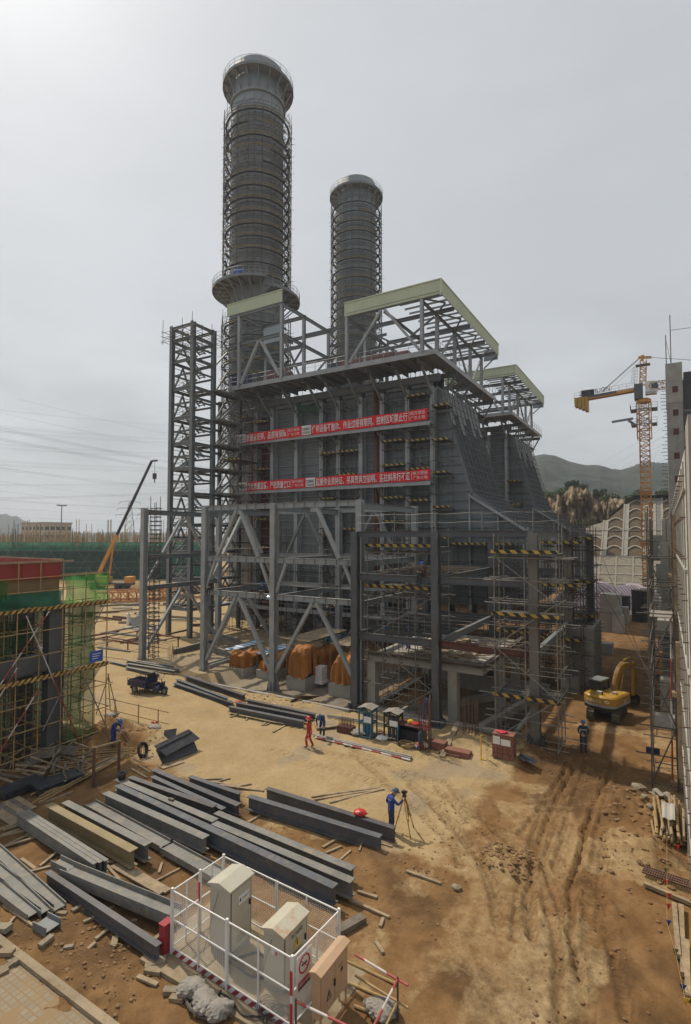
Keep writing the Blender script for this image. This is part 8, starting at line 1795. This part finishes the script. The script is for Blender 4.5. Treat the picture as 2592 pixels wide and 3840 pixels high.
# ------------------------------------------------------------------ people
BONES = [('pelvis','spine'),('spine','chest'),('chest','neck'),('neck','head0'),('head0','head1'),('head1','head2')]
def person(loc, yaw, J, suit, hat, label, extras=(), shade=None):
    """one continuous skinned body in site clothes; J overrides joints of a standing figure facing +Y"""
    B = {'pelvis':(0,0,.93),'spine':(0,.01,1.1),'chest':(0,.02,1.3),'neck':(0,.0,1.46),'head0':(0,.02,1.54),'head1':(0,.035,1.6),'head2':(0,.02,1.68)}
    for s_, k in ((-1,'l'),(1,'r')):
        B.update({'sh'+k:(s_*.18,0,1.40),'el'+k:(s_*.25,-.03,1.12),'wr'+k:(s_*.25,.07,.88),'pa'+k:(s_*.25,.1,.8),'hip'+k:(s_*.1,0,.88),'kn'+k:(s_*.11,.03,.49),'an'+k:(s_*.11,-.03,.09),'to'+k:(s_*.12,.15,.045)})
    B.update(J)
    E_ = list(BONES)
    for k in 'lr':
        E_ += [('chest','sh'+k),('sh'+k,'el'+k),('el'+k,'wr'+k),('wr'+k,'pa'+k),('pelvis','hip'+k),('hip'+k,'kn'+k),('kn'+k,'an'+k),('an'+k,'to'+k)]
        d = (Vector(B['pa'+k])-Vector(B['wr'+k])).normalized(); sd_ = d.cross(Vector((0,1,0)) if abs(d.y) < .8 else Vector((0,0,1))).normalized(); up_ = d.cross(sd_)
        for i, (o, l_) in enumerate(((-.03,.075),(-.01,.085),(.01,.08),(.03,.062))):
            nm = 'f%d%s' % (i, k); B[nm+'a'] = tuple(Vector(B['pa'+k])+sd_*o+d*l_*.5); B[nm+'b'] = tuple(Vector(B['pa'+k])+sd_*o+d*l_*.9+up_*.025); E_ += [('pa'+k, nm+'a'), (nm+'a', nm+'b')]
        B['th'+k] = tuple(Vector(B['wr'+k])+d*.05+sd_*(-.055)+up_*.02); E_.append(('wr'+k,'th'+k))
    RAD = {'pelvis':(.155,.12),'spine':(.15,.115),'chest':(.17,.125),'neck':(.06,.06),'head0':(.07,.08),'head1':(.085,.1),'head2':(.075,.09)}
    for k in 'lr': RAD.update({'sh'+k:(.075,.07),'el'+k:(.055,.055),'wr'+k:(.042,.036),'pa'+k:(.04,.024),'hip'+k:(.105,.11),'kn'+k:(.078,.078),'an'+k:(.065,.065),'to'+k:(.05,.04)})
    names = list(B); idx = {n_: i for i, n_ in enumerate(names)}
    me = bpy.data.meshes.new('person'); me.from_pydata([B[n_] for n_ in names], [(idx[a], idx[b]) for a, b in E_], [])
    tmp = bpy.data.objects.new('tmp', me); COL.objects.link(tmp); md = tmp.modifiers.new('s', 'SKIN'); md.use_smooth_shade = True
    sk = me.skin_vertices[0].data
    for n_, i in idx.items():
        sk[i].radius = RAD.get(n_, (.011,.011) if n_[0] == 'f' else (.013,.013)); sk[i].use_root = (n_ == 'pelvis')
    sb = tmp.modifiers.new('d', 'SUBSURF'); sb.levels = 2; sb.render_levels = 2
    dg = bpy.context.evaluated_depsgraph_get(); bm_ = bpy.data.meshes.new_from_object(tmp.evaluated_get(dg)); bpy.data.objects.remove(tmp); bpy.data.meshes.remove(me)
    bm_.name = 'person'; mats = [M[suit], M['skin'], M['black'], M[shade or suit]]
    bm_.materials.clear()
    for m_ in mats: bm_.materials.append(m_)
    segs = [(a, b, Vector(B[a]), Vector(B[b])) for a, b in E_]; mi = []
    for p in bm_.polygons:
        c = p.center; bd, bn = 9, None
        for a, b, pa, pb in segs:
            ab = pb-pa; q = max(0, min(1, (c-pa).dot(ab)/(ab.length_squared+1e-9))); d = (c-(pa+ab*q)).length
            if d < bd: bd, bn = d, (a, b)
        a, b = bn
        mi.append(1 if (a.startswith(('head','pa','f','wr')) or b.startswith(('head','th'))) else 2 if b.startswith('to') else 3 if (a.startswith(('hip','kn')) or b.startswith('hip')) else 0)
    bm_.polygons.foreach_set('material_index', mi); bm_.polygons.foreach_set('use_smooth', [True]*len(mi)); bm_.update()
    o = obj_from('person', bm_); tag(o, label, 'person')
    h1, h2 = Vector(B['head1']), Vector(B['head2']); up_ = (h2-Vector(B['head0'])).normalized(); fw_ = Vector((0,1,0)); fw_ = (fw_-up_*fw_.dot(up_)).normalized(); sdv = fw_.cross(up_)
    # helmet with brim, following the head
    mb = MB(); c = h1+up_*.05; mb.lathe((0,0,0), [(.125,0),(.122,.045),(.105,.09),(.07,.12),(.03,.132),(.001,.134)], 16)
    mb.v = [tuple(c+sdv*x+fw_*(y*1.18)+up_*z) for x, y, z in mb.v]
    k = len(mb.v); br = [(math.cos(a), math.sin(a)) for a in np.linspace(0, 2*math.pi, 17)[:-1]]
    mb.v += [tuple(c+sdv*x*.124+fw_*y*.146) for x, y in br]+[tuple(c+sdv*x*.145+fw_*(y*.17+(.045 if y > .2 else 0))-up_*.012) for x, y in br]
    for i in range(16): j = (i+1) % 16; mb.face(k+i, k+j, k+16+j, k+16+i)
    mb.build('helmet', M[hat], o, True)
    # face: nose, eyes, mouth, ears
    f0 = h1-up_*.015
    mb = MB(); mb.bar(f0+fw_*.085+up_*.01, f0+fw_*.112-up_*.018, .022, .03); mb.bar(f0+sdv*.085-up_*.03, f0+sdv*.085+up_*.02, .015, .03, fw_); mb.bar(f0-sdv*.085-up_*.03, f0-sdv*.085+up_*.02, .015, .03, fw_); mb.build('nose_and_ears', M['skin'], o)
    mb = MB()
    for s_ in (-1,1): mb.bar(f0+sdv*(.03*s_-.012)+fw_*.095+up_*.018, f0+sdv*(.03*s_+.012)+fw_*.095+up_*.018, .01, .01)
    mb.bar(f0-sdv*.02+fw_*.092-up_*.045, f0+sdv*.02+fw_*.092-up_*.045, .01, .008); mb.build('eyes_and_mouth', M['black'], o)
    def band(a, b, q, r_, w_, mt, nm='reflective_band'):
        pa, pb = Vector(B[a]), Vector(B[b]); d = (pb-pa).normalized(); c = pa.lerp(pb, q); m_ = MB(); e1 = d.cross(Vector((0,1,0)) if abs(d.y) < .9 else Vector((1,0,0))).normalized(); e2 = d.cross(e1)
        for s_ in (-w_/2, w_/2): m_.v += [tuple(c+d*s_+e1*r_[0]*math.cos(t_)+e2*r_[1]*math.sin(t_)) for t_ in np.linspace(0, 2*math.pi, 15)[:-1]]
        for i in range(14): j = (i+1) % 14; m_.face(i, j, 14+j, 14+i)
        m_.build(nm, M[mt], o)
    for e in extras:
        if e == 'bands': band('knl','anl',-.05,(.088,.088),.05,'refl'); band('knr','anr',-.05,(.088,.088),.05,'refl'); band('pelvis','spine',.1,(.165,.14),.05,'refl')
        elif e == 'chest_band': band('spine','chest',.9,(.19,.15),.05,'refl')
        elif e == 'mask': m_ = MB(); m_.grid(lambda a, b: tuple(f0+sdv*(a-.5)*.13+fw_*(.105-.16*(a-.5)**2*4*.4)+up_*(-.06+.055*b)), 6, 3); m_.build('face_mask', M['white'], o)
        elif e == 'harness':
            m_ = MB(); P_ = lambda n_: Vector(B[n_])
            for s_ in (-1,1): m_.path([P_('chest')+Vector((s_*.1,-.1,.12)), P_('chest')+Vector((s_*.05,-.135,-.02)), P_('spine')+Vector((-s_*.06,-.13,0)), P_('pelvis')+Vector((-s_*.12,-.1,0)), P_('hipl' if s_ > 0 else 'hipr')+Vector((0,-.11,-.12))], .016, 5)
            for s_ in (-1,1): m_.path([P_('chest')+Vector((s_*.1,.13,.1)), P_('spine')+Vector((s_*.08,.13,0)), P_('pelvis')+Vector((s_*.12,.1,-.05))], .016, 5)
            m_.build('harness', M['orange_v'], o)
        elif e == 'back_stripe': m_ = MB(); c = Vector(B['chest']); m_.bar(c+Vector((-.16,-.128,-.02)), c+Vector((.16,-.128,.06)), .012, .035, (0,1,0)); m_.build('reflective_band', M['refl'], o)
    o.location = loc; o.rotation_euler.z = yaw; return o
walk = {'knl':(-.11,.16,.5),'anl':(-.11,.08,.1),'tol':(-.12,.26,.05),'knr':(.11,.02,.49),'anr':(.11,-.2,.13),'tor':(.12,-.04,.05),'ell':(-.25,-.1,1.13),'wrl':(-.24,-.08,.88),'pal':(-.24,-.06,.8),'elr':(.25,.03,1.12),'wrr':(.24,.16,.92),'par':(.24,.2,.85)}
person(on(*z10(628,428)), R(100), walk, 'suit_r', 'hat_r', 'person in red coveralls, red helmet and white mask walking across the sand', ('bands','mask','harness'))
bend = {'pelvis':(0,-.12,.9),'spine':(0,-.02,1.06),'chest':(0,.17,1.2),'neck':(0,.31,1.26),'head0':(0,.38,1.27),'head1':(0,.44,1.26),'head2':(0,.5,1.31),'shl':(-.19,.2,1.24),'shr':(.19,.2,1.24),'ell':(-.26,.28,.98),'elr':(.26,.26,.98),'wrl':(-.22,.36,.74),'wrr':(.2,.32,.74),'pal':(-.21,.38,.66),'par':(.19,.34,.66),'hipl':(-.1,-.1,.86),'hipr':(.1,-.1,.86)}
person(on(*z10(712,362), .1), R(190), bend, 'suit_b', 'hat_d', 'person in blue coveralls and slate helmet stooping over the long pipes', ('bands',), 'suit_d')
survey = {'chest':(0,.06,1.3),'neck':(0,.09,1.45),'head0':(0,.14,1.52),'head1':(0,.18,1.57),'head2':(0,.18,1.65),'elr':(.3,.2,1.2),'wrr':(.2,.42,1.32),'par':(.18,.49,1.36),'ell':(-.33,-.06,1.13),'wrl':(-.36,.1,.92),'pal':(-.37,.17,.87)}
sp = Vector((-9.72, 19.95, 0)); sp.z = gz(sp.x, sp.y)
person(sp, R(-42), survey, 'suit_b', 'hat_d', 'person in blue jacket and slate helmet looking through a survey instrument on a tripod', ('back_stripe',), 'suit_d')
t = T('survey_tripod', 'yellow surveying tripod with a level on top beside the blue jacketed person', 'tripod', (-9.3, 20.4, 0))
hd = sp+Vector((.42,.36,1.42)); lg = [on(*z10(1275,1035)), sp+Vector((.15,.95,0)), on(*z10(1183,915))]
lg[2] = sp+Vector((.05,.15,0)); lg[0] = sp+Vector((.85,.0,0)); lg[1] = sp+Vector((.55,1.0,0))
for i, f_ in enumerate(lg):
    f_.z = gz(f_.x, f_.y); l_ = MB(); d = hd-f_; s_ = d.cross(Vector((0,0,1))).normalized()*.035
    l_.tube(f_, f_+d*.45, .022, 6); l_.bar(f_+d*.4+s_, hd+s_, .022, .03); l_.bar(f_+d*.4-s_, hd-s_, .022, .03); l_.bar(f_+d*.38-s_*1.4, f_+d*.44+s_*1.4, .06, .06); lo = l_.build('leg', M['yellow'], t); MB().tube(f_+Vector((0,0,-.02)), f_+d*.1, .026, 6).build('foot', M['rust'], lo)
MB().tube(hd-Vector((0,0,.04)), hd+Vector((0,0,.02)), .09, 12).build('head_plate', M['rust'], t); ins = MB().bar(hd+Vector((-.08,.0,.13)), hd+Vector((.08,.0,.13)), .1, .1); ins.tube(hd+Vector((-.1,-.06,.15)), hd+Vector((.1,.08,.15)), .045, 10); ins.tube(hd, hd+Vector((0,0,.1)), .06, 10); ins.bar(hd+Vector((0,0,.2)), hd+Vector((0,0,.27)), .05, .03)
ins.build('level', M['black'], t); MB().tube(hd+Vector((-.02,-.01,.235)), hd+Vector((.02,.01,.235)), .04, 10).build('level_cap', M['ivory'], t)
mb = MB().path([hd+Vector((.05,0,-.05)), hd.lerp(lg[0],.3)+Vector((.09,0,.03)), hd.lerp(lg[0],.5)+Vector((.05,0,.02))], .012, 5); mb.build('strap', M['black'], t)
reach = {'elr':(.24,.16,1.5),'wrr':(.18,.3,1.68),'par':(.17,.34,1.76),'ell':(-.22,.14,1.3),'wrl':(-.1,.34,1.4),'pal':(-.08,.4,1.45),'chest':(0,.06,1.3),'neck':(0,.1,1.45),'head0':(0,.14,1.53),'head1':(0,.16,1.59),'head2':(0,.13,1.67)}
person(Vector((-13.35, 32.2, gz(-13.35,32.2)-.05)), R(-62), reach, 'suit_b', 'hat_b', 'person in bright blue coveralls holding a staff against a column of the dark frame', (), 'suit_b')
S(MB().bar((-12.98,32.12,0),(-12.9,32.1,2.05),.07,.05), 'staff', M['plank'], 'upright staff held at the middle front column of the dark frame', 'staff')
clasp = {'elr':(.27,.02,1.12),'wrr':(.1,.2,1.0),'par':(.04,.23,.98),'ell':(-.27,.02,1.12),'wrl':(-.1,.2,1.0),'pal':(-.03,.24,.97),'head1':(0,.05,1.6),'head0':(0,.03,1.54)}
person(on(1500+990*.69598, 2400+603*.69598), R(188), clasp, 'suit_d', 'hat_b', 'person in dark blue clothes and blue helmet standing on the track before the excavator', ('bands','chest_band'))
dig = {'pelvis':(0,-.08,.88),'spine':(0,0,1.04),'chest':(0,.14,1.2),'neck':(0,.26,1.3),'head0':(0,.32,1.34),'head1':(0,.37,1.36),'head2':(0,.4,1.42),'shl':(-.18,.16,1.26),'shr':(.18,.16,1.26),'ell':(-.26,.3,1.0),'elr':(.24,.3,1.02),'wrl':(-.1,.5,.9),'wrr':(.12,.5,.86),'pal':(-.06,.57,.88),'par':(.1,.57,.83)}
dp_ = on(*z7(832,1478)); person(dp_, R(-70), dig, 'suit_b', 'hat_b', 'person in blue clothes bending to dig by the left scaffold', (), 'suit_b')
S(MB().tube(dp_+Vector((.35,.15,1.0)), dp_+Vector((1.0,.4,.1)), .02, 6), 'shovel', M['plank'], 'shovel handle held by the digging person', 'shovel')
sit = {'pelvis':(0,0,.12),'spine':(0,.02,.3),'chest':(0,.08,.5),'neck':(0,.14,.65),'head0':(0,.18,.73),'head1':(0,.21,.78),'head2':(0,.22,.86),'hipl':(-.1,.02,.1),'hipr':(.1,.02,.1),'knl':(-.14,.42,.12),'knr':(.14,.42,.1),'anl':(-.14,.44,-.32),'anr':(.14,.42,-.33),'tol':(-.15,.6,-.37),'tor':(.15,.58,-.38),'shl':(-.18,.08,.58),'shr':(.18,.08,.58),'ell':(-.25,.2,.36),'elr':(.25,.2,.36),'wrl':(-.12,.42,.3),'wrr':(.12,.42,.3),'pal':(-.08,.49,.3),'par':(.08,.49,.3)}
person((-34.45, 34.95, 7.17), R(180), sit, 'suit_k', 'hat_d', 'person in dark clothes sitting on the beam by the second rack column')
person((-28.75, 34.95, 7.17), R(205), sit, 'suit_d', 'hat_b', 'person in blue helmet sitting on the beam beside the middle rack column, welding', (), 'plank_dk')
S(rock_mb((-28.05,34.8,6.98), .07, 2), 'welding_spark', mat('welding_arc', (.9,.95,1), .5, 0, 1, emit=18), 'white welding arc at the middle rack column', 'welding arc')
person((-13.35, 32.4, 9.37), R(150), sit, 'suit_k', 'hat_b', 'person in dark clothes and blue helmet sitting on a beam of the dark frame', ('harness',))
person((-16.2, 36.2, 3.7), R(170), clasp, 'suit_b', 'hat_b', 'person in blue standing on the concrete slab under the dark frame')
person((-17.3, 34.6, 3.7), R(120), clasp, 'suit_k', 'hat_b', 'person in blue helmet at the left end of the slab under the dark frame')
person((-21.0, 45.6, 7.2), R(160), sit, 'suit_k', 'hat_d', 'person in dark clothes working high on the rear column of the pipe rack')
pA = e0+dd*18+bk*5; person((pA.x, pA.y, 9.5), 1.0, {}, 'suit_k', 'hat_b', 'dark figure standing on the far netted scaffold, left')
pB = e0+dd*37+bk*4; person((pB.x, pB.y, 9.5), 2.0, bend, 'suit_k', 'hat_d', 'dark figure stooping on the far netted scaffold, near the beige building')
# workers' things on the chimney gallery
S(MB().box(-52.9,-51.6,57.2,57.7,49.45,50.4), 'blue_tarpaulin_pack', M['blue'], 'blue pack lying on the ring gallery of the nearer chimney', 'pack')

# ------------------------------------------------------------------ air
hz = MB().box(-1900, 420, -60, 1750, -4.0, 190); h = bpy.data.materials.new('thin_haze'); h.use_nodes = True; tt = h.node_tree; tt.nodes.clear()
ho = tt.nodes.new('ShaderNodeOutputMaterial'); pv_ = tt.nodes.new('ShaderNodeVolumePrincipled'); pv_.inputs['Color'].default_value = (.8,.88,.97,1); pv_.inputs['Density'].default_value = .0004; pv_.inputs['Anisotropy'].default_value = .2
tt.links.new(pv_.outputs[0], ho.inputs['Volume'])
hzo = obj_from('haze', mesh_from('haze', hz, h)); tag(hzo, 'thin grey haze over the whole site', None, None, 'stuff')
